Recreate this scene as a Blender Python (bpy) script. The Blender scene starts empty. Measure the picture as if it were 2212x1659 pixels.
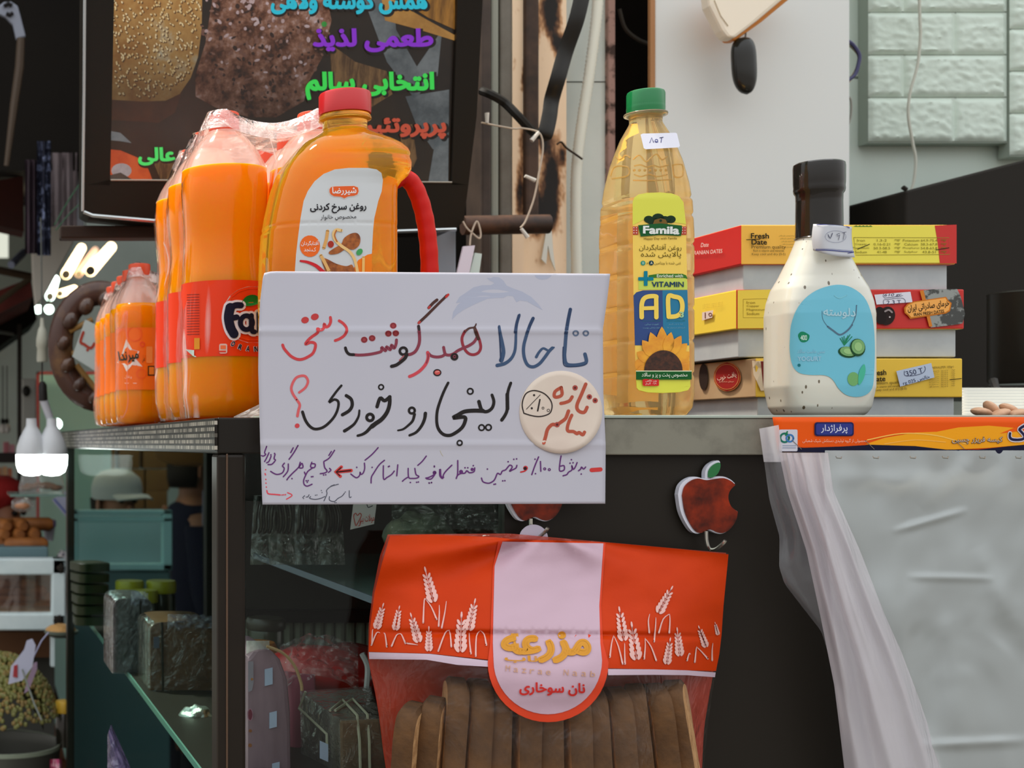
import bpy, bmesh, math, random
from mathutils import Vector, Matrix, noise
from mathutils.bvhtree import BVHTree
from mathutils.geometry import tessellate_polygon, delaunay_2d_cdt
RND = random.Random(11)
sc = bpy.context.scene
COL = sc.collection
PI = math.pi
# ---------------------------------------------------------------- camera, world, sun, exposure
F, VX, VY, CZ = 3000.0, -97.0, 958.0, 1.2          # focal length in pixels, vanishing point of the depth lines, eye height
cd = bpy.data.cameras.new('camera')
cam = bpy.data.objects.new('camera', cd); COL.objects.link(cam); sc.camera = cam
cam.location = (0, 0, CZ); cam.rotation_euler = (PI / 2, 0, 0)
cd.sensor_width = 36; cd.lens = 36 * F / 2212
cd.shift_x = (1106 - VX) / 2212; cd.shift_y = (VY - 829.5) / 2212
cd.clip_start = .05; cd.clip_end = 60
cd.dof.use_dof = True; cd.dof.focus_distance = 1.27; cd.dof.aperture_fstop = 11
w = bpy.data.worlds.new('street_daylight'); sc.world = w; w.use_nodes = True
nt = w.node_tree; bg = nt.nodes['Background']
tc = nt.nodes.new('ShaderNodeTexCoord'); sx = nt.nodes.new('ShaderNodeSeparateXYZ'); rp = nt.nodes.new('ShaderNodeValToRGB')
nt.links.new(tc.outputs['Generated'], sx.inputs[0]); nt.links.new(sx.outputs['Z'], rp.inputs[0]); nt.links.new(rp.outputs[0], bg.inputs[0])
rp.color_ramp.elements[0].position = .0; rp.color_ramp.elements[0].color = (.34, .31, .29, 1)
rp.color_ramp.elements[1].position = .55; rp.color_ramp.elements[1].color = (1.0, 1.03, 1.06, 1)
bg.inputs[1].default_value = 1.5
sl = bpy.data.lights.new('sun', 'SUN'); sun = bpy.data.objects.new('sun', sl); COL.objects.link(sun)
sl.energy = 5.0; sl.color = (1.0, .90, .76); sl.angle = math.radians(6)
sun.rotation_euler = Vector((.30, -.30, -.90)).to_track_quat('-Z', 'Y').to_euler()
sun.location = (-2, -1, 4)
sc.view_settings.view_transform = 'Standard'; sc.view_settings.look = 'None'
sc.view_settings.exposure = 0.0; sc.view_settings.gamma = 1.0; sc.view_settings.use_curve_mapping = False
sc.cycles.max_bounces = 14; sc.cycles.transparent_max_bounces = 24; sc.cycles.transmission_bounces = 10
sc.cycles.sample_clamp_indirect = 6.0; sc.cycles.use_denoising = True
# ---------------------------------------------------------------- helpers
def P(px, py, Y):
    return Vector(((px - VX) * Y / F, Y, CZ + (VY - py) * Y / F))
def lin(c):
    r = []
    for x in c[:3]:
        x = x / 255.0
        r.append(x / 12.92 if x <= .04045 else ((x + .055) / 1.055) ** 2.4)
    return (r[0], r[1], r[2], 1.0)
MATS = {}
def mix_out(nt, a, b, fac):
    m = nt.nodes.new('ShaderNodeMixShader')
    if isinstance(fac, (int, float)): m.inputs[0].default_value = fac
    else: nt.links.new(fac, m.inputs[0])
    nt.links.new(a, m.inputs[1]); nt.links.new(b, m.inputs[2])
    return m.outputs[0]
def coords(nt, scale=(1, 1, 1), rot=(0, 0, 0)):
    t = nt.nodes.new('ShaderNodeTexCoord'); mp = nt.nodes.new('ShaderNodeMapping')
    mp.inputs['Scale'].default_value = scale; mp.inputs['Rotation'].default_value = rot
    nt.links.new(t.outputs['Object'], mp.inputs[0]); return mp.outputs[0]
def tex_noise(nt, scale, detail=4, rough=.55, vec=None, dist=0):
    n = nt.nodes.new('ShaderNodeTexNoise'); n.inputs['Scale'].default_value = scale
    n.inputs['Detail'].default_value = detail; n.inputs['Roughness'].default_value = rough; n.inputs['Distortion'].default_value = dist
    nt.links.new(vec if vec is not None else coords(nt), n.inputs['Vector']); return n.outputs['Fac']
def ramp(nt, fac, stops):
    r = nt.nodes.new('ShaderNodeValToRGB'); e = r.color_ramp.elements
    while len(e) < len(stops): e.new(.5)
    for k, (p, c) in enumerate(stops):
        e[k].position = p; e[k].color = c if len(c) == 4 else lin(c)
    nt.links.new(fac, r.inputs[0]); return r.outputs[0]
def bump_node(nt, fac, strength, dist=.002):
    b = nt.nodes.new('ShaderNodeBump'); b.inputs['Strength'].default_value = strength; b.inputs['Distance'].default_value = dist
    nt.links.new(fac, b.inputs['Height']); return b.outputs[0]
def new_mat(name):
    m = bpy.data.materials.new(name); m.use_nodes = True; MATS[name] = m
    return m, m.node_tree, m.node_tree.nodes['Principled BSDF'], m.node_tree.nodes['Material Output']
def M(name, c=(128, 128, 128), rough=.5, metal=0, spec=.5, trans=0, ior=1.45, coat=0, emit=0, bump=None, var=None, sss=0, vscale=None):
    """procedural principled material; var = (noise scale, second colour, low, high); bump = (scale, strength, distance)"""
    if name in MATS: return MATS[name]
    m, nt, b, out = new_mat(name)
    if max(c) < 64 and not emit: c = tuple(x * .85 for x in c); spec = min(spec, .22)
    b.inputs['Base Color'].default_value = lin(c); b.inputs['Roughness'].default_value = rough; b.inputs['Metallic'].default_value = metal
    b.inputs['Specular IOR Level'].default_value = spec; b.inputs['Transmission Weight'].default_value = trans; b.inputs['IOR'].default_value = ior
    b.inputs['Coat Weight'].default_value = coat; b.inputs['Coat Roughness'].default_value = .06
    vec = coords(nt, vscale) if vscale else None
    if var:
        col = ramp(nt, tex_noise(nt, var[0], 6, .6, vec), [(var[2], c), (var[3], var[1])])
        nt.links.new(col, b.inputs['Base Color'])
        if emit: nt.links.new(col, b.inputs['Emission Color'])
    if emit:
        if not var: b.inputs['Emission Color'].default_value = lin(c)
        b.inputs['Emission Strength'].default_value = emit
    if bump: nt.links.new(bump_node(nt, tex_noise(nt, bump[0], 5, .6, vec), bump[1], bump[2] if len(bump) > 2 else .002), b.inputs['Normal'])
    return m
def glow_liquid(name, c, tl=.5, rough=.08):
    """cloudy drink: diffuse and translucent with a glossy skin"""
    if name in MATS: return MATS[name]
    m, nt, b, out = new_mat(name); nt.nodes.remove(b)
    d = nt.nodes.new('ShaderNodeBsdfDiffuse'); t = nt.nodes.new('ShaderNodeBsdfTranslucent'); g = nt.nodes.new('ShaderNodeBsdfGlossy')
    d.inputs[0].default_value = lin(c); t.inputs[0].default_value = lin(c); g.inputs['Roughness'].default_value = rough
    fr = nt.nodes.new('ShaderNodeFresnel'); fr.inputs[0].default_value = 1.4
    s = mix_out(nt, mix_out(nt, d.outputs[0], t.outputs[0], tl), g.outputs[0], fr.outputs[0])
    nt.links.new(s, out.inputs[0]); return m
def soft_liquid(name, c, r=(.05, .02, .004)):
    """cloudy drink lit through: light spreads inside it"""
    m = M(name, c, .1, spec=.3); b = m.node_tree.nodes['Principled BSDF']
    b.inputs['Subsurface Weight'].default_value = 1; b.inputs['Subsurface Radius'].default_value = r; b.inputs['Subsurface Scale'].default_value = 1
    return m
def film(name, white=.1, c=(255, 255, 255), rough=.2, bump=(60, .5, .004), tint=(255, 255, 255), gloss=1.0, tl=.5, stretch=(1, 1, 1), glare_lines=None, detail=4, base=.05):
    """thin clear plastic: see-through, a little milky, glossy with creases"""
    if name in MATS: return MATS[name]
    m, nt, b, out = new_mat(name); nt.nodes.remove(b)
    tr = nt.nodes.new('ShaderNodeBsdfTransparent'); tr.inputs[0].default_value = lin(tint)
    d = nt.nodes.new('ShaderNodeBsdfDiffuse'); t = nt.nodes.new('ShaderNodeBsdfTranslucent'); g = nt.nodes.new('ShaderNodeBsdfGlossy')
    for n in (d, t): n.inputs[0].default_value = lin(c)
    g.inputs['Roughness'].default_value = rough; g.inputs[0].default_value = (1, 1, 1, 1)
    if glare_lines:      # (scale, width, amount): thin white lines painted in place of glare streaks
        n1 = tex_noise(nt, glare_lines[0], 2, .5, coords(nt, stretch), .8)
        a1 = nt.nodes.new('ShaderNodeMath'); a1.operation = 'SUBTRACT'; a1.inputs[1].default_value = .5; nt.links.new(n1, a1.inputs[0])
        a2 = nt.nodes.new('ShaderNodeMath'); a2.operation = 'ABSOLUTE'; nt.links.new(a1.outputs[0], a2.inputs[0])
        white = ramp(nt, a2.outputs[0], [(0.0, (white + glare_lines[2],) * 3 + (1,)), (glare_lines[1], (white,) * 3 + (1,))])
    s = mix_out(nt, tr.outputs[0], mix_out(nt, d.outputs[0], t.outputs[0], tl), white)
    lw = nt.nodes.new('ShaderNodeLayerWeight'); lw.inputs[0].default_value = .5
    pw = nt.nodes.new('ShaderNodeMath'); pw.operation = 'POWER'; pw.inputs[1].default_value = 4.0; nt.links.new(lw.outputs['Facing'], pw.inputs[0])
    mu = nt.nodes.new('ShaderNodeMath'); mu.operation = 'MULTIPLY_ADD'; mu.inputs[1].default_value = .8 * gloss; mu.inputs[2].default_value = base * gloss; mu.use_clamp = True
    nt.links.new(pw.outputs[0], mu.inputs[0])
    if bump:
        nn = bump_node(nt, tex_noise(nt, bump[0], detail, .6, coords(nt, stretch), .6), bump[1], bump[2])
        nt.links.new(nn, g.inputs['Normal']); nt.links.new(nn, lw.inputs['Normal']); nt.links.new(nn, d.inputs['Normal'])
    nt.links.new(mix_out(nt, s, g.outputs[0], mu.outputs[0]), out.inputs[0]); return m
ORG = {}
class MB:
    """collects shapes in world coordinates; build() links them as ONE mesh object"""
    def __init__(s): s.v = []; s.f = []; s.m = []
    def add(s, vs, fs, mi=0):
        o = len(s.v); s.v += [Vector(x) for x in vs]
        for k, f in enumerate(fs):
            s.f.append([o + i for i in f]); s.m.append(mi[k] if isinstance(mi, list) else mi)
        return s
    def box(s, x0, x1, y0, y1, z0, z1, mi=0, mat=None):
        vs = [Vector(p) for p in ((x0, y0, z0), (x1, y0, z0), (x1, y1, z0), (x0, y1, z0), (x0, y0, z1), (x1, y0, z1), (x1, y1, z1), (x0, y1, z1))]
        if mat is not None: vs = [mat @ v for v in vs]
        return s.add(vs, [(3, 2, 1, 0), (4, 5, 6, 7), (0, 1, 5, 4), (1, 2, 6, 5), (2, 3, 7, 6), (3, 0, 4, 7)], mi)
    def pbox(s, px0, py0, px1, py1, Y, depth, mi=0):
        a = P(px0, py1, Y); b = P(px1, py0, Y)
        return s.box(a.x, b.x, Y, Y + depth, a.z, b.z, mi)
    def prism(s, pts, vec, mi=0, side=None):
        n = len(pts); vec = Vector(vec); a = [Vector(p) for p in pts]; b = [p + vec for p in a]
        tr = tessellate_polygon([a])
        if tr:
            nrm = (a[tr[0][1]] - a[tr[0][0]]).cross(a[tr[0][2]] - a[tr[0][0]])
        fs = [tuple(t) for t in tr] + [tuple(n + i for i in reversed(t)) for t in tr]
        k = len(fs); fs += [(i, n + i, n + (i + 1) % n, (i + 1) % n) for i in range(n)]
        return s.add(a + b, fs, [mi] * k + [mi if side is None else side] * n)
    def loft(s, rings, cap0=True, cap1=True, mi=0, closed=True):
        n = len(rings[0]); vs = [p for r in rings for p in r]; fs = []
        for k in range(len(rings) - 1):
            for i in range(n if closed else n - 1):
                j = (i + 1) % n; fs.append((k * n + i, k * n + j, (k + 1) * n + j, (k + 1) * n + i))
        if cap0: fs.append(tuple(reversed(range(n))))
        if cap1: fs.append(tuple((len(rings) - 1) * n + i for i in range(n)))
        return s.add(vs, fs, mi)
    def lathe(s, prof, c, n=36, mi=0, cap0=True, cap1=True):
        c = Vector(c)
        return s.loft([[c + Vector((r * math.cos(2 * PI * i / n), r * math.sin(2 * PI * i / n), z)) for i in range(n)] for r, z in prof], cap0, cap1, mi)
    def tube(s, pts, r, n=8, mi=0, flat=1.0):
        pts = [Vector(p) for p in pts]; rings = []; up = None
        for k, p in enumerate(pts):
            d = (pts[min(k + 1, len(pts) - 1)] - pts[max(k - 1, 0)]).normalized()
            if up is None:
                up = Vector((0, 0, 1)) if abs(d.z) < .8 else Vector((0, 1, 0))
            sd = d.cross(up).normalized(); up = sd.cross(d).normalized()
            rr = r[k] if isinstance(r, (list, tuple)) else r
            rings.append([p + sd * (rr * math.cos(2 * PI * i / n)) + up * (rr * flat * math.sin(2 * PI * i / n)) for i in range(n)])
        return s.loft(rings, True, True, mi)
    def grid(s, fn, nu, nv, mi=0):
        vs = [fn(i / nu, j / nv) for j in range(nv + 1) for i in range(nu + 1)]
        fs = [(j * (nu + 1) + i, j * (nu + 1) + i + 1, (j + 1) * (nu + 1) + i + 1, (j + 1) * (nu + 1) + i) for j in range(nv) for i in range(nu)]
        return s.add(vs, fs, mi)
    def ball(s, c, r, nu=16, nv=10, mi=0, rot=None, lump=0):
        c = Vector(c); r = (r, r, r) if isinstance(r, (int, float)) else r; rings = []
        for j in range(nv + 1):
            t = PI * (j / nv - .5); t = max(-PI / 2 + .03, min(PI / 2 - .03, t)); ring = []
            for i in range(nu):
                a = 2 * PI * i / nu
                v = Vector((r[0] * math.cos(t) * math.cos(a), r[1] * math.cos(t) * math.sin(a), r[2] * math.sin(t)))
                if lump: v *= 1 + lump * noise.noise(v * (2.2 / max(r)) + c * 40)
                if rot is not None: v = rot @ v
                ring.append(c + v)
            rings.append(ring)
        return s.loft(rings, True, True, mi)
    def bvh(s): return BVHTree.FromPolygons(s.v, [tuple(f) for f in s.f])
    def build(s, name, mats, parent=None, org=None, smooth=True, bevel=0, sub=0, angle=40, solid=0):
        if parent is not None and org is None: org = ORG[parent.name]
        if org is None:
            xs = [v.x for v in s.v]; ys = [v.y for v in s.v]; zs = [v.z for v in s.v]
            org = Vector(((min(xs) + max(xs)) / 2, (min(ys) + max(ys)) / 2, min(zs)))
        org = Vector(org)
        me = bpy.data.meshes.new(name); me.from_pydata([v - org for v in s.v], [], s.f)
        mats = mats if isinstance(mats, (list, tuple)) else [mats]
        for m in mats: me.materials.append(m)
        me.polygons.foreach_set('material_index', [min(k, len(mats) - 1) for k in s.m])
        bm = bmesh.new(); bm.from_mesh(me); bmesh.ops.recalc_face_normals(bm, faces=bm.faces); bm.to_mesh(me); bm.free()
        if smooth: me.shade_smooth(); me.set_sharp_from_angle(angle=math.radians(angle))
        o = bpy.data.objects.new(name, me); COL.objects.link(o)
        ORG[o.name] = org
        if parent is not None:
            o.parent = parent; o.location = org - ORG[parent.name]
        else: o.location = org
        if solid:
            md = o.modifiers.new('solid', 'SOLIDIFY'); md.thickness = solid; md.offset = 0
        if bevel:
            md = o.modifiers.new('bevel', 'BEVEL'); md.width = bevel; md.segments = 2; md.limit_method = 'ANGLE'; md.angle_limit = math.radians(40)
        if sub:
            md = o.modifiers.new('sub', 'SUBSURF'); md.levels = sub; md.render_levels = sub
        return o
def tag(o, label=None, cat=None, group=None, kind=None):
    for k, v in (('label', label), ('category', cat), ('group', group), ('kind', kind)):
        if v: o[k] = v
    return o
def thing(name, loc, label, cat, group=None):
    o = bpy.data.objects.new(name, None); COL.objects.link(o); o.location = loc; o.empty_display_size = .02
    ORG[o.name] = Vector(loc); return tag(o, label, cat, group)
def struct(o, ): o['kind'] = 'structure'; return o
def dup(root, loc, label=None, rz=0):
    def cp(o, par):
        c = o.copy(); COL.objects.link(c); c.parent = par
        for ch in o.children: cp(ch, c)
        return c
    r = cp(root, None); r.location = loc; r.rotation_euler = (0, 0, rz); ORG[r.name] = Vector(loc)
    if label: r['label'] = label
    return r
def catmull(pts, k=5, closed=False):
    pts = [Vector((p[0], p[1])) if len(p) == 2 else Vector(p) for p in pts]
    if len(pts) < 3 and not closed: return pts
    n = len(pts); out = []
    for i in range(n if closed else n - 1):
        if closed: a, b, c, d = pts[(i - 1) % n], pts[i], pts[(i + 1) % n], pts[(i + 2) % n]
        else: a, b, c, d = pts[max(i - 1, 0)], pts[i], pts[i + 1], pts[min(i + 2, n - 1)]
        for j in range(k):
            t = j / k
            out.append(.5 * ((2 * b) + (c - a) * t + (2 * a - 5 * b + 4 * c - d) * t * t + (3 * b - a - 3 * c + d) * t ** 3))
    if not closed: out.append(pts[-1])
    return out
# ---------------------------------------------------------------- writing: joins Persian letters, then turns text into filled outlines
FORMS = {'ا': 'FE8D FE8E', 'آ': 'FE81 FE82', 'ب': 'FE8F FE90 FE91 FE92', 'پ': 'FB56 FB57 FB58 FB59', 'ت': 'FE95 FE96 FE97 FE98', 'ث': 'FE99 FE9A FE9B FE9C',
 'ج': 'FE9D FE9E FE9F FEA0', 'چ': 'FB7A FB7B FB7C FB7D', 'ح': 'FEA1 FEA2 FEA3 FEA4', 'خ': 'FEA5 FEA6 FEA7 FEA8', 'د': 'FEA9 FEAA', 'ذ': 'FEAB FEAC', 'ر': 'FEAD FEAE',
 'ز': 'FEAF FEB0', 'ژ': 'FB8A FB8B', 'س': 'FEB1 FEB2 FEB3 FEB4', 'ش': 'FEB5 FEB6 FEB7 FEB8', 'ص': 'FEB9 FEBA FEBB FEBC', 'ض': 'FEBD FEBE FEBF FEC0',
 'ط': 'FEC1 FEC2 FEC3 FEC4', 'ظ': 'FEC5 FEC6 FEC7 FEC8', 'ع': 'FEC9 FECA FECB FECC', 'غ': 'FECD FECE FECF FED0', 'ف': 'FED1 FED2 FED3 FED4', 'ق': 'FED5 FED6 FED7 FED8',
 'ک': 'FB8E FB8F FB90 FB91', 'گ': 'FB92 FB93 FB94 FB95', 'ل': 'FEDD FEDE FEDF FEE0', 'م': 'FEE1 FEE2 FEE3 FEE4', 'ن': 'FEE5 FEE6 FEE7 FEE8', 'ه': 'FEE9 FEEA FEEB FEEC',
 'و': 'FEED FEEE', 'ی': 'FBFC FBFD FBFE FBFF', 'ئ': 'FE89 FE8A FE8B FE8C'}
FORMS = {k: [chr(int(x, 16)) for x in v.split()] for k, v in FORMS.items()}
def shape(s):
    if not any(ch in FORMS for ch in s): return s
    s = s.replace('لا', '\u0001'); fm = dict(FORMS); fm['\u0001'] = ['\ufefb', '\ufefc']; out = []
    for i, ch in enumerate(s):
        if ch not in fm: out.append(ch); continue
        pj = i > 0 and s[i - 1] in fm and len(fm[s[i - 1]]) == 4
        nj = len(fm[ch]) == 4 and i + 1 < len(s) and s[i + 1] in fm
        f = fm[ch]; out.append(f[3] if pj and nj else f[2] if nj else f[1] if pj else f[0])
    return ''.join(reversed(out))
TXT = {}
def area2(p): return sum(p[i - 1][0] * p[i][1] - p[i][0] * p[i - 1][1] for i in range(len(p)))
def nonzero(loops):
    """one clean triangulation of everything inside any of the loops"""
    pts = [Vector(p) for l in loops for p in l]; eds = []; b = 0
    for l in loops: eds += [(b + k, b + (k + 1) % len(l)) for k in range(len(l))]; b += len(l)
    V, _, T = delaunay_2d_cdt(pts, eds, [], 0, 1e-6)[:3]
    segs = [(pts[p], pts[q]) for p, q in eds]; Fs = []
    for t in T:
        cx = sum(V[k].x for k in t) / len(t); cy = sum(V[k].y for k in t) / len(t); wn = 0
        for p, q in segs:
            if (p.y > cy) != (q.y > cy) and p.x + (q.x - p.x) * (cy - p.y) / (q.y - p.y) > cx: wn += 1 if q.y > p.y else -1
        if wn: Fs.append(tuple(t))
    return [(v.x, v.y) for v in V], Fs
def text_mesh(s, bold=0, shear=0):
    """outlines of every letter, each filled by itself with its holes; bold adds a ribbon along the outlines"""
    key = (s, bold, shear)
    if key not in TXT:
        cu = bpy.data.curves.new('t', 'FONT'); cu.body = shape(s); cu.size = 1; cu.shear = shear
        o = bpy.data.objects.new('t', cu); COL.objects.link(o); dg = bpy.context.evaluated_depsgraph_get(); dg.update()
        loops = []
        for sp in o.evaluated_get(dg).to_curve(dg).splines:
            bp = sp.bezier_points; n = len(bp); L = []
            for k in range(n):
                b0, b1 = bp[k], bp[(k + 1) % n]; m = 1 if (b0.handle_right - b0.co).length < 1e-4 and (b1.handle_left - b1.co).length < 1e-4 else 3
                if (b1.co - b0.co).length < 1e-4: continue
                d = (b1.co - b0.co); st = abs((b0.handle_right - b0.co).cross(d).z) + abs((b1.handle_left - b0.co).cross(d).z)
                if st < 1e-5: m = 1
                for t in range(m):
                    u = t / m; v = (1 - u) ** 3 * b0.co + 3 * u * (1 - u) ** 2 * b0.handle_right + 3 * u * u * (1 - u) * b1.handle_left + u ** 3 * b1.co
                    L.append((v.x, v.y))
            if len(L) > 2: loops.append(L)
        bpy.data.objects.remove(o); bpy.data.curves.remove(cu)
        sg = 1 if max((area2(l) for l in loops), key=abs) > 0 else -1
        V, Fs = nonzero(loops); V = [(x, y, 0) for x, y in V]
        if bold:
            for gi, g in enumerate(loops):
                n = len(g); b = len(V); L = []; zz = .3 + .13 * (gi % 4)
                for k in range(n):
                    d = Vector(g[(k + 1) % n]) - Vector(g[k - 1]); d = d.normalized() if d.length > 1e-9 else Vector((1, 0)); nn = Vector((d.y, -d.x)) * bold * sg
                    L.append((g[k][0] + nn.x, g[k][1] + nn.y, zz))
                V += [(x, y, zz) for x, y in g] + L; Fs += [(b + k, b + (k + 1) % n, b + n + (k + 1) % n, b + n + k) for k in range(n)]
        TXT[key] = (V, Fs)
    return TXT[key]
def on_bvh(tree, Ynom):
    o = Vector((0, 0, CZ))
    def f(px, py, off):
        d = (P(px, py, 1.0) - o).normalized(); h = tree.ray_cast(o, d)
        if h[0] is None: h = tree.find_nearest(P(px, py, Ynom))
        n = h[1]
        if n.dot(d) > 0: n = -n
        return h[0] + n * off
    return f
class Art:
    """print and handwriting laid on a surface; every colour is a material slot of one mesh"""
    def __init__(s, surf, maxlen=None, step=.00025, base=.0003):
        s.surf = surf; s.maxlen = maxlen; s.step = step; s.base = base; s.v = []; s.f = []; s.m = []; s.mats = []; s.o = (0, 0, 1); s.n = 0
    def at(s, ox, oy, k): s.o = (ox, oy, k); return s
    def mi(s, c):
        m = c if not isinstance(c, tuple) else M('ink_%d_%d_%d' % c, c, .6, spec=.25)
        if m not in s.mats: s.mats.append(m)
        return s.mats.index(m)
    def put(s, pts, fs, c, layer, fine=True):
        ox, oy, k = s.o; up = [p[2] if len(p) > 2 else 0 for p in pts]; pts = [(ox + p[0] / k, oy + p[1] / k) for p in pts]; mi = s.mi(c)
        if s.maxlen and fine:
            bm = bmesh.new(); vs = [bm.verts.new((p[0], p[1], 0)) for p in pts]
            for f in fs:
                try: bm.faces.new([vs[i] for i in f])
                except ValueError: pass
            bmesh.ops.triangulate(bm, faces=bm.faces)
            for _ in range(6):
                es = [e for e in bm.edges if e.calc_length() > s.maxlen]
                if not es: break
                bmesh.ops.subdivide_edges(bm, edges=es, cuts=1); bmesh.ops.triangulate(bm, faces=[f for f in bm.faces if len(f.verts) > 3])
            bm.verts.index_update(); pts = [(v.co.x, v.co.y) for v in bm.verts]; fs = [[v.index for v in f.verts] for f in bm.faces]; bm.free()
        o = len(s.v); off = s.base + s.step * layer
        if len(up) != len(pts): up = [0] * len(pts)
        s.v += [s.surf(p[0], p[1], off + s.step * u) for p, u in zip(pts, up)]; s.f += [[o + i for i in f] for f in fs]; s.m += [mi] * len(fs)
    def poly(s, pts, c, layer=1, smooth=0):
        if smooth: pts = [tuple(p) for p in catmull(pts, smooth, True)]
        tr = tessellate_polygon([[Vector((p[0], p[1], 0)) for p in pts]])
        s.put(pts, [tuple(t) for t in tr], c, layer)
    def rect(s, x0, y0, x1, y1, c, layer=1, rot=0, r=0):
        cx, cy = (x0 + x1) / 2, (y0 + y1) / 2; pts = []
        if r:
            for qx, qy, a0 in ((x1 - r, y1 - r, 0), (x0 + r, y1 - r, 90), (x0 + r, y0 + r, 180), (x1 - r, y0 + r, 270)):
                pts += [(qx + r * math.cos(math.radians(a0 + a)), qy + r * math.sin(math.radians(a0 + a))) for a in (0, 30, 60, 90)]
        else: pts = [(x0, y0), (x1, y0), (x1, y1), (x0, y1)]
        cr, sr = math.cos(math.radians(rot)), math.sin(math.radians(rot))
        s.poly([(cx + (x - cx) * cr - (y - cy) * sr, cy + (x - cx) * sr + (y - cy) * cr) for x, y in pts], c, layer)
    def dot(s, cx, cy, r, c, layer=2, ry=None, rot=0, n=18):
        ry = r if ry is None else ry; cr, sr = math.cos(math.radians(rot)), math.sin(math.radians(rot)); pts = []
        for i in range(n):
            x, y = r * math.cos(2 * PI * i / n), ry * math.sin(2 * PI * i / n); pts.append((cx + x * cr - y * sr, cy + x * sr + y * cr))
        s.poly(pts, c, layer)
    def ring(s, cx, cy, r, w, c, layer=2, ry=None):
        ry = r if ry is None else ry
        s.stroke([(cx + r * math.cos(a * PI / 8), cy + ry * math.sin(a * PI / 8)) for a in range(17)], w, c, layer, k=2)
    def stroke(s, pts, w, c, layer=2, k=5, taper=None, fat=False):
        q = [Vector((p[0], p[1])) for p in catmull(pts, k)]; n = len(q); L = []; Rr = []
        if fat: return s.fat(q, w / 2, c, layer)
        for i, p in enumerate(q):
            d = q[min(i + 1, n - 1)] - q[max(i - 1, 0)]
            d = d.normalized() if d.length > 1e-9 else Vector((1, 0)); nn = Vector((-d.y, d.x))
            h = w / 2 * (1 if not taper else taper[0] + (taper[1] - taper[0]) * i / (n - 1)); L.append(p + nn * h); Rr.append(p - nn * h)
        a0 = math.atan2((L[0] - q[0]).y, (L[0] - q[0]).x); a1 = math.atan2((Rr[-1] - q[-1]).y, (Rr[-1] - q[-1]).x)
        h0 = (L[0] - q[0]).length; h1 = (Rr[-1] - q[-1]).length
        c0 = [q[0] + h0 * Vector((math.cos(a0 + PI * j / 6), math.sin(a0 + PI * j / 6))) for j in range(1, 6)]
        c1 = [q[-1] + h1 * Vector((math.cos(a1 + PI * j / 6), math.sin(a1 + PI * j / 6))) for j in range(1, 6)]
        vs = L + Rr; fs = [(i, i + 1, n + i + 1, n + i) for i in range(n - 1)]
        b = len(vs); vs = vs + c0; fs.append([0] + [b + j for j in range(5)] + [n])
        b = len(vs); vs = vs + c1; fs.append([2 * n - 1] + [b + j for j in range(5)] + [n - 1])
        s.n += 1; s.put([(p.x, p.y) for p in vs], fs, c, layer + .1 * (s.n % 7), False)
    def fat(s, q, r, c, layer):
        loops = [[(p.x + r * math.cos(2 * PI * j / 14), p.y + r * math.sin(2 * PI * j / 14)) for j in range(14)] for p in q]
        for a, b in zip(q[:-1], q[1:]):
            d = (b - a).normalized(); n = Vector((-d.y, d.x)) * r; loops.append([tuple(a - n), tuple(b - n), tuple(b + n), tuple(a + n)])
        V, Fs = nonzero(loops); s.n += 1; s.put(V, Fs, c, layer + .1 * (s.n % 7), True)
    def text(s, t, cx, cy, w, h=None, c=(30, 30, 30), layer=3, bold=0, rot=0, shear=0):
        vs, fs = text_mesh(t, bold, shear)
        x0, x1 = min(v[0] for v in vs), max(v[0] for v in vs); y0, y1 = min(v[1] for v in vs), max(v[1] for v in vs)
        kx = w / (x1 - x0); ky = kx if h is None else h / (y1 - y0); cr, sr = math.cos(math.radians(rot)), math.sin(math.radians(rot)); pts = []
        for x, y, up in vs:
            a, b = (x - (x0 + x1) / 2) * kx, -(y - (y0 + y1) / 2) * ky; pts.append((cx + a * cr - b * sr, cy + a * sr + b * cr, up))
        s.put(pts, fs, c, layer, False)
    def build(s, name, parent=None, org=None, smooth=False):
        if parent is not None and org is None: org = ORG[parent.name]
        if org is None:
            org = Vector((sum(v.x for v in s.v) / len(s.v), sum(v.y for v in s.v) / len(s.v), min(v.z for v in s.v)))
        me = bpy.data.meshes.new(name); me.from_pydata([v - org for v in s.v], [], s.f)
        for m in s.mats: me.materials.append(m)
        me.polygons.foreach_set('material_index', s.m)
        if smooth: me.shade_smooth()
        o = bpy.data.objects.new(name, me); COL.objects.link(o); ORG[o.name] = Vector(org)
        if parent is not None: o.parent = parent; o.location = org - ORG[parent.name]
        else: o.location = org
        return o
# ---------------------------------------------------------------- the setting
ZFL = -.35                                                  # the floor, 1.55 m below the eye
def slab(name, x0, x1, y0, y1, z0, z1, m):
    o = MB().box(x0, x1, y0, y1, z0, z1).build(name, m, smooth=False); return struct(o)
slab('floor', -6, 6, -3, 9, ZFL - .1, ZFL, M('floor_concrete', (96, 92, 86), .8, var=(6, (70, 66, 60), .35, .7)))
dark = M('deep_dark', (30, 26, 21), .8, spec=.15, var=(5, (22, 19, 16), .4, .7))
slab('wall_back', .48, 1.42, 2.42, 2.5, ZFL, 3.2, dark)
tile = M('mint_tile', (200, 215, 204), .45, var=(3, (214, 226, 216), .35, .7), bump=(30, .1))
mw = MB()                                                  # tiled wall on the right: each tile bevelled, joints between them
a = P(1700, 958, 2.12).x
mw.box(a, 2.6, 2.126, 2.22, ZFL, 3.2)
for zc in range(0, 14):
    z0, z1 = zc * .24 + .08, zc * .24 + .317
    sh = .16 if zc % 2 else .0
    for k in range(-1, 6):
        x0 = a + .088 + k * .1615 * 2 + sh
        if x0 + .32 < a: continue
        mw.box(max(a, x0 + .0015), x0 + .3215, 2.1205, 2.1262, z0, z1)
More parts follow.
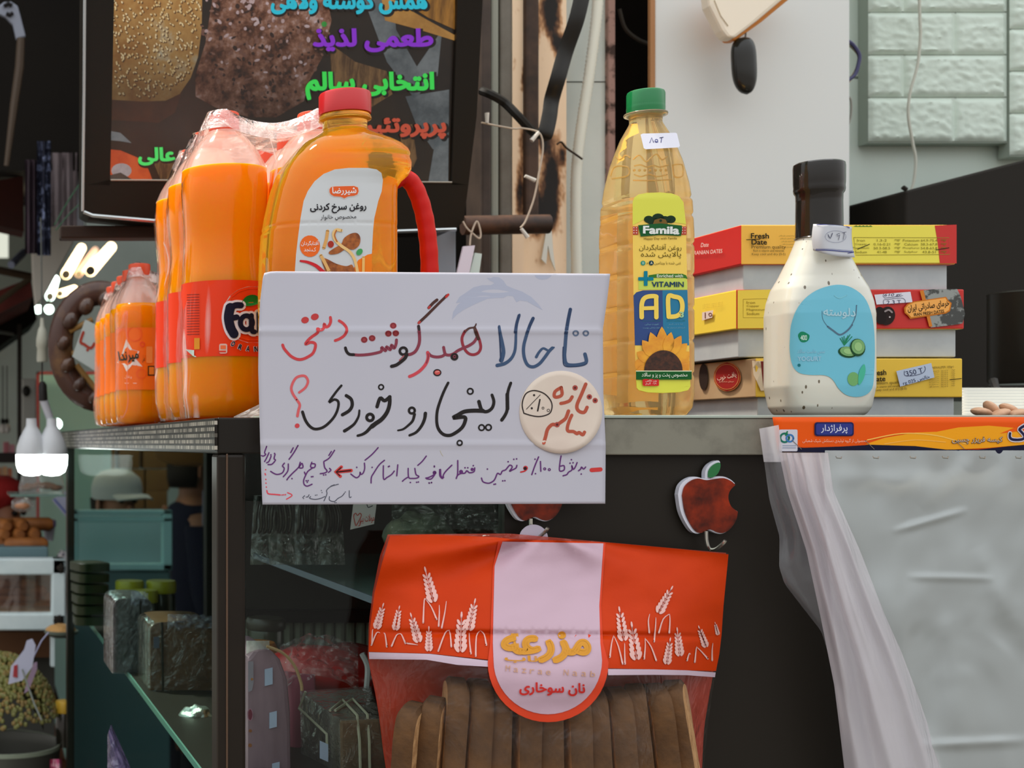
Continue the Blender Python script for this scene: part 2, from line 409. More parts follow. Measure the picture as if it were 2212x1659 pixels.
struct(mw.build('wall_right', tile, smooth=False, bevel=.0008))
market = M('market_wall', (214, 226, 216), .7, var=(2, (190, 204, 194), .35, .7))
slab('wall_left', -2.6, 2.4, 7.6, 7.7, ZFL, 3.4, market)
mc = MB()
mc.prism([(-2.5, 2.95, 1.78), (-2.5, 7.6, 2.5), (-2.5, 7.6, 3.3), (-2.5, 2.95, 3.3)], (3.2, 0, 0))
struct(mc.build('ceiling', dark, smooth=False))
slab('wall_side', 1.42, 1.5, 2.25, 7.6, ZFL, 3.3, dark)

# burnt pillar and door posts in the middle
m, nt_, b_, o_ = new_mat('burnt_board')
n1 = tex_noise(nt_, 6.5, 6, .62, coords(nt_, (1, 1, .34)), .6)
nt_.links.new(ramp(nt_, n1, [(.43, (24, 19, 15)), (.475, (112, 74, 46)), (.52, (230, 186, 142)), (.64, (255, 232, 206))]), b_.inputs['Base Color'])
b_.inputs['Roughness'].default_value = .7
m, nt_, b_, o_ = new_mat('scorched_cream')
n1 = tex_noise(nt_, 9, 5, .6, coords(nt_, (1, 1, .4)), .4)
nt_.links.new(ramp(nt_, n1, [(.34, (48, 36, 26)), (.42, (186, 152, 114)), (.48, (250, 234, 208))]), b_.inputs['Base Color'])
plaster = M('mint_plaster', (226, 232, 224), .75, var=(4, (208, 216, 208), .4, .7), bump=(40, .12))
pil = MB().pbox(1222, -700, 1318, 1900, 2.0, .25).pbox(1222, 175.5, 1316, 178, 1.9995, .01, 1)
struct(pil.build('pillar', [plaster, M('joint_dark', (96, 98, 92), .9)], smooth=False))
o = MB().pbox(1314, -700, 1330, 1900, 1.99, .2).build('pillar_edge_strip', M('pink_edge', (176, 140, 128), .8, var=(30, (70, 52, 44), .5, .6)), smooth=False, bevel=.002)
tag(o, 'narrow chipped pinkish strip down the edge of the pale pillar', 'trim')
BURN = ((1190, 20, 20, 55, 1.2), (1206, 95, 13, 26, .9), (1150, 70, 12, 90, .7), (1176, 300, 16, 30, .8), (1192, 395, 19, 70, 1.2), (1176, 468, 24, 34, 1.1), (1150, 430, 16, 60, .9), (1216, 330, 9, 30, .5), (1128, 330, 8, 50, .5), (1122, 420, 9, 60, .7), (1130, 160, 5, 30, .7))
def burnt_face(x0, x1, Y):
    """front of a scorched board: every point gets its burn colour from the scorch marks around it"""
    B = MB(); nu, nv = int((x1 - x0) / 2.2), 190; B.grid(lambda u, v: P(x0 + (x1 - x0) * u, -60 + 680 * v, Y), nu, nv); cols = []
    st = [(.22, (252, 222, 186)), (.40, (206, 156, 110)), (.58, (112, 74, 46)), (.82, (26, 21, 17))]  # cream stop holds sunlit patches in the colour; darker stops are burns
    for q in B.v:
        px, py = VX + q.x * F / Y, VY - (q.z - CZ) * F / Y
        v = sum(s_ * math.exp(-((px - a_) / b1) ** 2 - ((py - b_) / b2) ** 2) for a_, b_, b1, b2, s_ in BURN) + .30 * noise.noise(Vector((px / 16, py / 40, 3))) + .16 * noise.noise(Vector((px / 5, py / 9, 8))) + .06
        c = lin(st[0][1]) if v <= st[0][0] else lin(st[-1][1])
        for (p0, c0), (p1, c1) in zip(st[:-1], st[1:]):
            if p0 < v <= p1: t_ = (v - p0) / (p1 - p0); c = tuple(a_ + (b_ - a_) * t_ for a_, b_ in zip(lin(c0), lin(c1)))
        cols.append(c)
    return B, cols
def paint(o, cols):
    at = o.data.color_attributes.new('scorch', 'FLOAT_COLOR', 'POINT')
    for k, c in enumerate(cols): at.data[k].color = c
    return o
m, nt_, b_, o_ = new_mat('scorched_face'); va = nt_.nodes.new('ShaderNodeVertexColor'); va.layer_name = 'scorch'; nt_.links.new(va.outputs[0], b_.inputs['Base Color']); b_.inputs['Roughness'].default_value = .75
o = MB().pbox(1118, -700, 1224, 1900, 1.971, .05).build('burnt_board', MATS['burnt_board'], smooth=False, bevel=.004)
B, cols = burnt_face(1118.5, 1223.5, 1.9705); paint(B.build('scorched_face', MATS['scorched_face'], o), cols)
tag(o, 'scorched beige wooden board with black burn marks behind the cords', 'board')
o = MB().pbox(1136, -700, 1166, 478, 1.93, .03).build('rusty_bar', M('rust', (82, 60, 46), .7, var=(18, (46, 36, 29), .4, .65)), smooth=False, bevel=.004)
tag(o, 'dark rusty upright bar in front of the scorched board', 'bar')
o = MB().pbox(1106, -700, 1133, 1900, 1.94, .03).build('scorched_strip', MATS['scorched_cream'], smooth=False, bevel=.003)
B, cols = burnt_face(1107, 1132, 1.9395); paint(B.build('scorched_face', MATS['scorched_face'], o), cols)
tag(o, 'cream upright strip with scorched edge beside the grey channel', 'trim')
t = thing('door_post', P(1080, 1500, 1.95), 'grey ribbed metal door post left of the scorched strip', 'post')
MB().pbox(1061, -700, 1078, 1900, 1.93, .04).build('rib', M('post_light', (150, 152, 138), .5), t, smooth=False, bevel=.003)
MB().pbox(1080, -700, 1107, 1900, 1.94, .04).build('channel', M('post_grey', (122, 116, 104), .5, var=(12, (104, 96, 84), .4, .6)), t, smooth=False, bevel=.003)
o = MB().pbox(1040, -700, 1062, 1900, 1.92, .06).build('brown_jamb', M('brown_jamb', (74, 60, 50), .6, var=(15, (58, 46, 38), .4, .6)), smooth=False, bevel=.003)
tag(o, 'dark brown door jamb right beside the television', 'jamb')
pts = [P(1298, -120, 1.965), P(1290, 20, 1.965), P(1276, 140, 1.965), P(1258, 260, 1.965), P(1246, 360, 1.965), P(1244, 480, 1.965), P(1246, 600, 1.965), P(1248, 800, 1.965)]
q = catmull(pts, 26); B = MB(); B.tube(q, [.0068 if k % 2 else .0078 for k in range(len(q))], 12)
tag(B.build('corrugated_conduit', M('conduit_white', (230, 230, 214), .5), smooth=True, angle=60), 'white corrugated conduit running down the pale pillar', 'conduit')
o = MB().tube([P(1000, 487, 1.86), P(1186, 484, 1.86)], .013, 10).build('rusty_pipe', M('rust_pipe', (88, 58, 40), .55, var=(25, (50, 36, 28), .4, .6)))
tag(o, 'short rusty horizontal pipe below the black strap', 'pipe')
bk = M('black_rubber', (44, 42, 38), .4)
def strap(name, pts, label, Y=1.84, r=.0105, fl=.3):
    q = catmull([P(a, b, Y - .01 * i % .02) for i, (a, b) in enumerate(pts)], 8)
    return tag(MB().tube(q, r, 8, flat=fl).build(name, bk), label, 'strap')
strap('black_strap', [(1262, -30), (1246, 40), (1222, 110), (1205, 170), (1192, 215), (1187, 250), (1178, 288), (1168, 296)], 'flat black strap coming down from the top in front of the burnt board')
strap('black_strap', [(1040, 196), (1062, 205), (1090, 222), (1120, 252), (1150, 284), (1166, 292)], 'black strap sagging from the television to the burnt board', 1.83, .0062, .9)
cord = M('clear_cord', (196, 180, 160), .4)
def wire(name, pts, Y, r, m, label, cat='cord', k=6):
    return tag(MB().tube(catmull([P(p[0], p[1], p[2] if len(p) > 2 else Y) for p in pts], k), r, 6).build(name, m), label, cat)
wire('light_string', [(1040, 265), (1070, 271), (1110, 278), (1128, 277), (1160, 284), (1171, 300), (1172, 330), (1164, 375), (1158, 410), (1150, 440), (1135, 478), (1124, 492)], 1.815, .0012, cord, 'thin clear string of fairy lights hanging over the burnt board', 'light string')
fairy = M('fairy_glass', (220, 216, 205), .2)
for a, b, lab in (((1052, 266), (1052, 244), 'tiny fairy light standing up near the television'), ((1164, 286), (1148, 304), 'tiny fairy light where the two straps meet'), ((1134, 380), (1156, 390), 'tiny fairy light halfway down the string'), ((1126, 494), (1140, 513), 'tiny fairy light at the low end of the string')):
    tag(MB().tube([P(a[0], a[1], 1.81), P(b[0], b[1], 1.81)], [.0022, .003], 8).build('fairy_light', fairy), lab, 'fairy light', 'fairy lights on the string')
wire('twisted_wire', [(1203, 312), (1212, 307), (1222, 318), (1232, 326), (1244, 334), (1258, 344)], 1.95, .0014, M('dark_wire', (60, 46, 32), .5), 'short twisted dark wire sticking out of the burnt board', 'wire')
B = MB()
B.prism([P(1170, 560, 1.963), P(1180, 500, 1.963), P(1186, 468, 1.963), P(1192, 500, 1.963), P(1195, 540, 1.963), P(1200, 585, 1.963), P(1190, 560, 1.963), P(1184, 530, 1.963), P(1180, 570, 1.963)], (0, .003, 0))
tag(B.build('paper_scrap', M('scrap_white', (226, 226, 214), .8), smooth=False), 'torn white paper scrap stuck on the board under the rusty pipe', 'paper')
t = thing('hanging_tag', P(1012, 590, 1.78), 'white folded plastic tag standing behind the paper sign', 'tag')
MB().prism([P(985, 600, 1.78), P(1001, 532, 1.78), P(1026, 530, 1.78), P(1012, 600, 1.78)], (0, .004, 0)).build('front_leaf', M('tag_white', (225, 216, 228), .5), t, smooth=False)
MB().prism([P(1012, 600, 1.785), P(1026, 546, 1.785), P(1041, 548, 1.785), P(1034, 600, 1.785)], (0, .01, 0)).build('back_leaf', M('tag_pale', (206, 222, 214), .5), t, smooth=False)
wire('white_wire', [(1000, 478), (1008, 492), (1022, 505), (1036, 515), (1038, 500), (1030, 478), (1018, 505), (1015, 530)], 1.79, .0012, cord, 'tangled white cord looped above the white tag')

o = MB().pbox(1326, -700, 1407, 1900, 2.06, .03).build('recess_shade_sheet', M('recess_shade', (26, 22, 18), .9, spec=.05), smooth=False); tag(o, 'black sheet added for the shade in the narrow gap between pillar and white cabinet', 'board')  # dark sheet added where the gap is only shaded
wire('grey_hose', [(1338, 20), (1350, 60), (1376, 84), (1404, 96)], 2.04, .003, M('hose_grey', (70, 64, 56), .6), 'faint grey hose curving in the dark gap beside the pale pillar', 'hose')
# white cabinet side with brown edge, and what hangs on it
t = thing('tall_cabinet', P(1620, 1900, 1.95), 'tall smooth white cabinet with a brown edge strip behind the bottles', 'cabinet')
MB().pbox(1414, -700, 1836, 1900, 1.95, .010).build('side_panel', M('white_laminate', (222, 226, 223), .38, bump=(3, .05)), t, smooth=False, bevel=.002)
MB().pbox(1405, -700, 1416, 1900, 1.947, .008).build('edge_strip', M('brown_edging', (172, 122, 76), .45), t, smooth=False, bevel=.001)
t = thing('plastic_case', P(1575, 80, 1.9), 'cream plastic case with an orange rim hanging slanted at the top', 'case')
pts = [(1528, -30), (1533, 12), (1560, 65), (1572, 80), (1588, 82), (1640, 42), (1725, -30)]
fr = [P(a, b, 1.88) for a, b in pts]
MB().prism(fr, (0, .022, 0)).build('front_cover', M('cream_plastic', (246, 236, 216), .35), t, smooth=False, bevel=.004)
pts = [(1534, -30), (1540, 14), (1564, 66), (1578, 87), (1592, 86), (1648, 46), (1740, -30)]
MB().prism([P(a, b, 1.896) for a, b in pts], (0, .02, 0)).build('orange_rim', M('orange_plastic', (222, 142, 58), .4), t, smooth=False, bevel=.004)
MB().tube([P(a, b, 1.879) for a, b in ((1543, 0), (1557, 34), (1573, 56))], .0006, 5).build('seam', M('seam_grey', (190, 176, 150), .6), t)
t = thing('oval_pull', P(1610, 204, 1.9), 'glossy black oval pull hanging under the cream plastic case', 'pull')
rings = []
for k in range(33):
    u = k / 32; py = 80 + 124 * u; hw = 29 * math.sqrt(max(.004, 1 - abs(2 * u ** .85 - 1) ** 3.2))
    cxp = 1607 + 6 * u; c = P(cxp, py, 1.9)
    rings.append([c + Vector((hw * 1.9 / F * math.cos(q) * (1 if math.cos(q) < 0 else .8), .012 * math.sin(q) * (hw / 29), 0)) for q in [2 * PI * i / 20 for i in range(20)]])
MB().loft(rings).build('body', M('black_gloss', (40, 40, 36), .22, coat=.5), t)
MB().tube([P(1611, 70, 1.9), P(1610, 84, 1.9)], .0012, 6).build('cord', M('cord_grey', (110, 105, 98), .6), t)

# white foam brick panels on the tiled wall
foam = M('foam_brick', (212, 227, 215), .6, bump=(120, .3, .002))
def brick_panel(rows, label, Y=2.09):
    B = MB()
    for y0, y1, xs in rows:
        for x0, x1 in zip(xs[:-1], xs[1:]):
            B.pbox(x0 + 1.6, y0 + 1.6, x1 - 1.6, y1 - 1.6, Y + .004, .016)
            nu, nv = max(8, int((x1 - x0) / 5)), 20
            def emb(u, v, x0=x0, x1=x1, y0=y0, y1=y1):
                px, py = x0 + 1.6 + (x1 - x0 - 3.2) * u, y0 + 1.6 + (y1 - y0 - 3.2) * v; e = min(u * (x1 - x0), (1 - u) * (x1 - x0), v * 92, (1 - v) * 92) / 9
                p = P(px, py, Y); k = noise.noise(Vector((px / 26, py / 17, x0))) + .5 * noise.noise(Vector((px / 9, py / 7, x0)))
                p.y = Y + .0045 * (1 - min(1, max(0, e)) ** .6) - .0042 * abs(k) ** .8 * min(1, max(0, e)); return p
            B.grid(emb, nu, nv)
    ys = [r[0] for r in rows] + [rows[-1][1]]; xx = rows[0][2]
    B.pbox(xx[0] - 2, ys[0] - 2, xx[-1] + 2, ys[-1] + 3, Y + .006, .024, 1)
    return tag(B.build('foam_brick_panel', [foam, M('foam_joint', (168, 180, 168), .7)], angle=50), label, 'wall panel')
rw = []; y = -342
for k in range(7):
    y1 = y + 92 if k < 6 else 306
    rw.append((y, y1, (1878, 2064, 2176) if k % 2 == 0 else (1878, 1954, 2176))); y = y1
brick_panel(rw, 'large white embossed brick-pattern foam panel on the tiled wall')
rw = []; y = -302
for k in range(7):
    rw.append((y, y + 91, (2184, 2370, 2482) if k % 2 else (2184, 2260, 2482))); y += 91
brick_panel(rw, 'lower hanging white brick-pattern foam panel at the right edge', 2.085)
wire('white_cable', [(1985, -30), (1987, 40), (1988, 80), (1982, 140), (1966, 200), (1962, 250), (1972, 310), (1978, 345), (1974, 390), (1964, 430), (1960, 500)], 2.06, .0022, M('cable_white', (196, 198, 184), .45), 'white cable hanging down in front of the brick-pattern panel', 'cable')
for k, (c, lab) in enumerate((((70, 70, 110), 'dark blue'), ((176, 160, 120), 'tan'), ((200, 200, 190), 'white'))):
    wire('looped_wire', [(1826, 86 + 3 * k), (1842, 96 + 3 * k), (1856, 118 + k), (1854, 140), (1846, 162 - 2 * k), (1828, 176 + 3 * k)], 2.0 + .008 * k, .0025, M('wire_%d' % k, c, .5), lab + ' wire in the loop sticking out beside the white cabinet', 'wire')
wire('grey_wire', [(1828, 206), (1838, 216), (1838, 250), (1830, 276)], 2.0, .0014, M('wire_grey', (150, 150, 140), .5), 'thin grey wire loop lower down beside the white cabinet', 'wire')

# black hood and pot at the right
t = thing('black_hood', P(2080, 905, 1.95), 'black metal hood with a slanted top edge behind the date boxes', 'hood')
blk = M('matt_black', (42, 38, 32), .6)
MB().prism([P(1956, 412, 1.9), P(2240, 338, 1.9), P(2420, 300, 1.9), P(2420, 860, 1.9), P(1980, 860, 1.9), P(1957, 480, 1.9)], (0, .16, 0)).build('shell', blk, t, smooth=False, bevel=.003)
MB().tube([P(1950, 404, 1.895), P(1958, 410, 1.895)], .003, 6).build('corner_tab', blk, t)
t = thing('black_pot', P(2200, 832, 1.75), 'black cylindrical pot at the right edge in front of the hood', 'pot')
c = P(2212, 830, 1.75)
MB().lathe([(.036, 0), (.038, .004), (.038, .112), (.0385, .114), (.036, .116)], c).build('body', M('pot_black', (46, 42, 35), .3), t)
MB().tube([P(2146, 822, 1.70), P(2152, 840, 1.69), P(2157, 858, 1.68)], [.005, .004, .0035], 8).build('spout', M('pot_black', (46, 42, 35), .3), t)
o = MB().grid(lambda u, v: P(2078 + 260 * u, 838 + 76 * v, 1.62 - .14 * v + .002 * math.sin(v * 75)), 20, 60).build('ribbed_packet', M('ribbed_white', (176, 178, 172), .4), angle=180, solid=.001)
tag(o, 'white ribbed packet lying right of the date boxes', 'packet')
peach = M('peach_slice', (226, 184, 150), .5, var=(40, (198, 140, 102), .4, .7))
for k, (x, y, a, lab) in enumerate(((2120, 886, .2, 'leftmost'), (2142, 879, .9, 'second from left'), (2160, 890, -.4, 'third from left'), (2180, 880, .5, 'fourth from left'), (2200, 889, -.2, 'rightmost whole'))):
    tag(MB().ball(P(x, y + 4, 1.40 + .012 * (k % 2)), (.010, .008, .0045), 12, 8, rot=Matrix.Rotation(a, 3, 'Y')).build('almond', peach), lab + ' pale peach almond in the row right of the date boxes', 'almond', 'almonds by the ribbed packet')

# ---------------------------------------------------------------- the glass display counter
def cx_(px, Y): return (px - VX) * Y / F
XL, YF, ZT, ZB = cx_(470, 1.22), 1.22, 1.2248, 1.191
t = counter = thing('display_counter', (XL + .3, YF + .2, 0), 'glass display counter with black front and worn grey top edge', 'counter')
worn = M('worn_stone', (132, 130, 116), .55, var=(14, (80, 76, 66), .42, .68), bump=(40, .2))
MB().prism([(XL, YF, ZB), (1.4, YF, ZB), (1.4, 1.84, ZB), (.66, 1.84, ZB), (.5, 2.7, ZB), (.208, 2.7, ZB)], (0, 0, ZT - ZB - .002), 0).build('countertop', M('top_dark', (40, 36, 31), .3), t, smooth=False, bevel=.0015)
MB().box(cx_(1305, 1.218), 1.4, 1.217, 1.222, ZB - .001, ZT - .0028).build('worn_edge', worn, t, smooth=False, bevel=.001)
MB().box(cx_(565, 1.216), 1.4, 1.2158, 1.25, ZT - .0026, ZT).build('glass_edge', M('glass_edge', (170, 182, 170), .15), t, smooth=False, bevel=.0006)
m, nt_, b_, o_ = new_mat('perforated_trim')
br = nt_.nodes.new('ShaderNodeTexBrick'); br.inputs['Scale'].default_value = 1
for k, v in (('Brick Width', .009), ('Row Height', .0055), ('Mortar Size', .0011)): br.inputs[k].default_value = v
br.inputs['Color1'].default_value = lin((206, 200, 186)); br.inputs['Color2'].default_value = lin((96, 92, 84)); br.inputs['Mortar'].default_value = lin((34, 30, 26))
mp = nt_.nodes.new('ShaderNodeMapping'); mp.inputs['Rotation'].default_value = (PI / 2, 0, 0)
tcn = nt_.nodes.new('ShaderNodeTexCoord'); sp = nt_.nodes.new('ShaderNodeSeparateXYZ'); cb = nt_.nodes.new('ShaderNodeCombineXYZ')
nt_.links.new(tcn.outputs['Object'], sp.inputs[0]); nt_.links.new(sp.outputs['Y'], cb.inputs['X']); nt_.links.new(sp.outputs['Z'], cb.inputs['Y']); nt_.links.new(cb.outputs[0], br.inputs['Vector'])
nt_.links.new(br.outputs[0], b_.inputs['Base Color']); b_.inputs['Metallic'].default_value = .6; b_.inputs['Roughness'].default_value = .3
MB().prism([(XL - .003, YF - .002, ZB + .003), (XL - .0005, YF - .002, ZB + .003), (.2075, 2.7, ZB + .003), (.205, 2.7, ZB + .003)], (0, 0, ZT - ZB - .006)).build('trim_strip', MATS['perforated_trim'], t, smooth=False)
post = M('post_black', (44, 37, 30), .32, var=(8, (30, 26, 22), .4, .7))
xr = cx_(531, 1.222)
MB().box(XL, xr, 1.221, 1.25, ZFL, ZB).build('post', post, t, smooth=False, bevel=.003)
MB().box(XL + .0075, XL + .0092, 1.2195, 1.222, ZFL, ZB).build('post_bead', M('bead_brown', (92, 70, 54), .3), t, smooth=False, bevel=.0006)
MB().box(cx_(145, 2.6), cx_(161, 2.6), 2.6, 2.63, ZFL, ZB).build('post', post, t, smooth=False, bevel=.002)
MB().box(.47, .5, 2.6, 2.63, ZFL, ZB).build('post', post, t, smooth=False, bevel=.002)
pane = film('glass_pane', .0, rough=.02, bump=None, tint=(232, 243, 241), gloss=.014)
MB().prism([(XL + .002, 1.25, .3), (.2105, 2.6, .3), (.2105, 2.6, ZB), (XL + .002, 1.25, ZB)], (.003, 0, 0)).build('glass_pane', pane, t, smooth=False)
xe = cx_(1088, 1.228)
MB().box(xr, xe, 1.232, 1.236, .3, ZB).build('glass_pane', film('glass_front', .0, rough=.02, bump=None, tint=(240, 246, 244), gloss=.22), t, smooth=False)
MB().box(xe, 1.4, 1.226, 1.24, ZFL, ZB - .0005).build('front_panel', M('black_panel', (43, 38, 31), .42, var=(2.5, (38, 34, 28), .4, .7)), t, smooth=False)
shg = M('shelf_glass', (150, 176, 170), .08, trans=.4, ior=1.3)
MB().box(.393, 1.2, 1.30, 1.82, 1.050, 1.056).build('shelf', shg, t, smooth=False)
MB().box(.3915, .3935, 1.30, 1.82, 1.0495, 1.0565).build('shelf_edge', M('shelf_edge', (132, 140, 160), .25, metal=.3), t, smooth=False)
MB().prism([(.24, 1.30, .877), (1.2, 1.30, .877), (1.2, 1.82, .877), (.62, 1.82, .877), (.48, 2.55, .877), (.24, 2.55, .877)], (0, 0, .006)).build('shelf', M('shelf_wood', (52, 44, 38), .5), t, smooth=False)
MB().box(.2385, .2405, 1.28, 2.55, .8765, .8835).build('shelf_edge', M('shelf_edge_green', (120, 160, 145), .2), t, smooth=False)
B = MB()
for k in range(64):
    x = .385 + k * .0135; B.tube([(x, 1.83, .884), (x, 1.83, .975)], .0066, 8)
B.box(.38, 1.25, 1.832, 1.85, ZFL, 1.19, 1)
B.box(.36, 1.25, 1.812, 1.85, .966, .982, 2)
B.build('back_panel', [M('ribbed_grey', (138, 138, 120), .6), M('back_dark', (56, 52, 45), .7), M('rail_black', (36, 32, 28), .5)], t)
# ---------------------------------------------------------------- television
def YT(py): return 1.80 / (1 + .25 * (480 - py) / F)
def PT(px, py, off=0.0):
    v = P(px, py, YT(py)); return v + (Vector((0, 0, CZ)) - v).normalized() * off
TB = Vector((0, .055, 0))
t = tv = thing('television', PT(610, 480), 'large black flat television showing a burger advert behind the bottles', 'television')
tvb = M('tv_black', (38, 34, 28), .35)
outer = [(182, -60), (1046, -60), (1030, 250), (1002, 478), (985, 494), (800, 500), (620, 494), (430, 484), (300, 474), (196, 464), (180, 455)]
inner = [(248, -60), (990, -60), (978, 300), (976, 393), (600, 390), (238, 388)]
MB().prism([PT(a, b) + Vector((0, .012, 0)) for a, b in outer], TB).build('housing', tvb, t, smooth=False, bevel=.002)
B = MB()
B.prism([PT(a, b) for a, b in [(182, -60), (248, -60), (238, 388), (238, 400), (181, 400)]], (0, .012, 0))
B.prism([PT(a, b) for a, b in [(990, -60), (1046, -60), (1030, 250), (1012, 400), (976, 400), (976, 393)]], (0, .012, 0))
B.prism([PT(a, b) for a, b in [(181, 400), (238, 388), (600, 390), (976, 393), (1012, 400), (1002, 478), (985, 494), (800, 500), (620, 494), (430, 484), (300, 474), (196, 464), (180, 455)]], (0, .012, 0))
B.build('bezel', tvb, t, smooth=False, bevel=.001)
B = MB(); B.tube([PT(a, b, .002) for a, b in ((184, -60), (182, 200), (179, 456))], .0022, 6)
B.tube([PT(a, b, .001) for a, b in ((180, 458), (200, 466), (430, 486), (620, 496), (800, 502), (985, 496))], .0026, 6)
B.build('chrome_edge', M('chrome_edge', (200, 205, 205), .18, metal=.9), t)
MB().tube([PT(a, b, .001) for a, b in ((239, 389), (600, 391), (976, 394))], .0012, 6).build('screen_lip', M('lip_silver', (170, 160, 145), .3, metal=.6), t)
def emis(name, stops, scale, st=1.0, kind='noise', vscale=(1, 1, 1), fade=None):
    m, nt, b, out = new_mat(name); vec = coords(nt, vscale)
    if kind == 'voronoi':
        n = nt.nodes.new('ShaderNodeTexVoronoi'); n.inputs['Scale'].default_value = scale; nt.links.new(vec, n.inputs['Vector']); fac = n.outputs['Distance']
    else: fac = tex_noise(nt, scale, 6, .68, vec)
    col = ramp(nt, fac, stops); b.inputs['Base Color'].default_value = (.012, .011, .01, 1); b.inputs['Roughness'].default_value = .25
    if fade:       # the advert photograph itself is dark towards its lower edge
        sp = nt.nodes.new('ShaderNodeSeparateXYZ'); nt.links.new(coords(nt), sp.inputs[0]); mr = nt.nodes.new('ShaderNodeMapRange')
        for k, v in enumerate((fade[0], fade[1], fade[2], 1.0)): mr.inputs[k + 1].default_value = v
        nt.links.new(sp.outputs['Z'], mr.inputs[0]); mx = nt.nodes.new('ShaderNodeVectorMath'); mx.operation = 'SCALE'; nt.links.new(col, mx.inputs[0]); nt.links.new(mr.outputs[0], mx.inputs['Scale']); col = mx.outputs[0]
    nt.links.new(col, b.inputs['Emission Color']); b.inputs['Emission Strength'].default_value = st; return m
def surfT(px, py, off): return PT(px, py, off + .0015 - .012)
A = Art(lambda a, b, off: PT(a, b, off) + Vector((0, .008, 0)), None, .0004)
pic_dark = emis('picture_dark', [(.35, (20, 16, 13)), (.62, (40, 30, 21))], 8, .6)
pic_bun = emis('picture_bun', [(.30, (130, 84, 36)), (.45, (168, 114, 52)), (.6, (196, 150, 84)), (.72, (200, 196, 170))], 13, .66, fade=(.16, .27, .28))
pic_seed = emis('picture_seed', [(.4, (226, 190, 124)), (.6, (250, 226, 176))], 30, .68, fade=(.16, .25, .35))
pic_dent = emis('picture_dent', [(.4, (92, 56, 22)), (.6, (120, 76, 32))], 30, .6, fade=(.16, .27, .3))
pic_bun_shade = emis('picture_bun_crust', [(.3, (40, 22, 13)), (.7, (72, 40, 20))], 18, .5)
pic_meat = emis('picture_meat', [(.36, (40, 20, 12)), (.46, (98, 56, 36)), (.56, (146, 100, 78)), (.68, (192, 160, 150))], 46, .64, fade=(.14, .26, .34))
pic_tom = emis('picture_tomato', [(.4, (176, 60, 26)), (.6, (206, 84, 36))], 14, .7)
pic_grey = emis('picture_steel', [(.4, (72, 80, 84)), (.6, (118, 124, 126))], 10, .6)
pic_wood = emis('picture_wood', [(.4, (74, 50, 28)), (.6, (124, 92, 56))], 24, .6, 'noise', (6, 1, 1))
A.poly(inner, pic_dark, 0)
A.poly([(246, -60), (440, -60), (438, 60), (430, 120), (414, 165), (390, 200), (360, 214), (310, 216), (243, 212)], pic_bun, 1)
rs = random.Random(4)
for k in range(430):
    x, y = rs.uniform(246, 436), rs.uniform(-30, 205)
    if x > 440 - max(0, y - 60) * .33 - (max(0, y - 160) * .9): continue
    A.dot(x + 1.5, y + 1.5, 3.6, pic_dent, 1.4, 2.6, 60, 8); A.dot(x, y, rs.uniform(2.2, 3.2), pic_seed, 1.8, rs.uniform(1.4, 2), rs.uniform(30, 110), 8)
A.poly([(243, 212), (310, 216), (362, 214), (395, 196), (380, 240), (345, 262), (242, 256)], pic_bun_shade, 1)
A.poly([(470, -60), (700, -60), (720, 40), (700, 120), (672, 170), (660, 215), (600, 250), (540, 250), (470, 230), (425, 205), (424, 160), (446, 90)], pic_meat, 1)
mts = [emis('picture_meat_%d' % k, [(.4, c1), (.6, c2)], 40, .62, fade=(.14, .27, .3)) for k, (c1, c2) in enumerate((((196, 166, 164), (214, 190, 190)), ((126, 84, 70), (150, 110, 94)), ((44, 26, 20), (66, 40, 32))))]
for k in range(420):
    x, y = rs.uniform(430, 715), rs.uniform(-30, 245); d_ = (x - 580) ** 2 / 150 ** 2 + (y - 60) ** 2 / 195 ** 2
    if d_ > .92: continue
    A.dot(x, y, rs.uniform(2, 7), mts[min(2, int(rs.random() * 2 + (y + 60) / 260))], 1.2 + .1 * (k % 6), rs.uniform(2, 5), rs.uniform(0, 180), 7)
A.poly([(240, 320), (262, 322), (300, 338), (322, 362), (332, 388), (238, 387)], pic_tom, 2)
A.dot(264, 366, 22, emis('picture_shine', [(.4, (190, 180, 180)), (.6, (150, 130, 130))], 9, .6), 3, 16)
A.poly([(238, 376), (262, 370), (290, 387), (238, 387)], emis('picture_pepper', [(.4, (60, 54, 50)), (.6, (90, 80, 72))], 20, .6), 4)
A.poly([(242, 280), (262, 284), (286, 306), (262, 302), (240, 300)], pic_grey, 2)
A.poly([(332, 345), (420, 340), (420, 389), (350, 389)], pic_wood, 2)
A.poly([(770, -60), (850, -60), (860, 60), (905, 140), (960, 60), (950, 160), (900, 210), (840, 130)], pic_grey, 1)
A.poly([(836, 40), (910, 60), (988, 84), (988, 72), (930, 40), (860, 0), (840, -60), (820, -60)], emis('picture_plate', [(.4, (150, 104, 44)), (.6, (190, 140, 70))], 8, .7), 2)
A.poly([(850, -60), (988, -60), (988, 60), (930, 34), (876, 0)], emis('picture_fries', [(.4, (120, 78, 22)), (.6, (176, 120, 44))], 12, .6, 'noise', (8, 1, 1)), 2)
A.poly([(716, 90), (772, 130), (840, 150), (852, 200), (800, 232), (740, 232), (722, 190)], pic_wood, 1)
A.poly([(880, 205), (975, 190), (974, 300), (940, 320), (905, 270)], pic_grey, 1)
A.poly([(945, 300), (974, 300), (973, 390), (930, 390)], pic_grey, 1)
A.poly([(868, 270), (895, 265), (905, 340), (896, 360), (872, 320)], pic_wood, 1)
A.dot(704, 48, 6, emis('picture_herb', [(.4, (40, 130, 50)), (.6, (60, 170, 70))], 20, .8), 2)
A.build('screen', t)
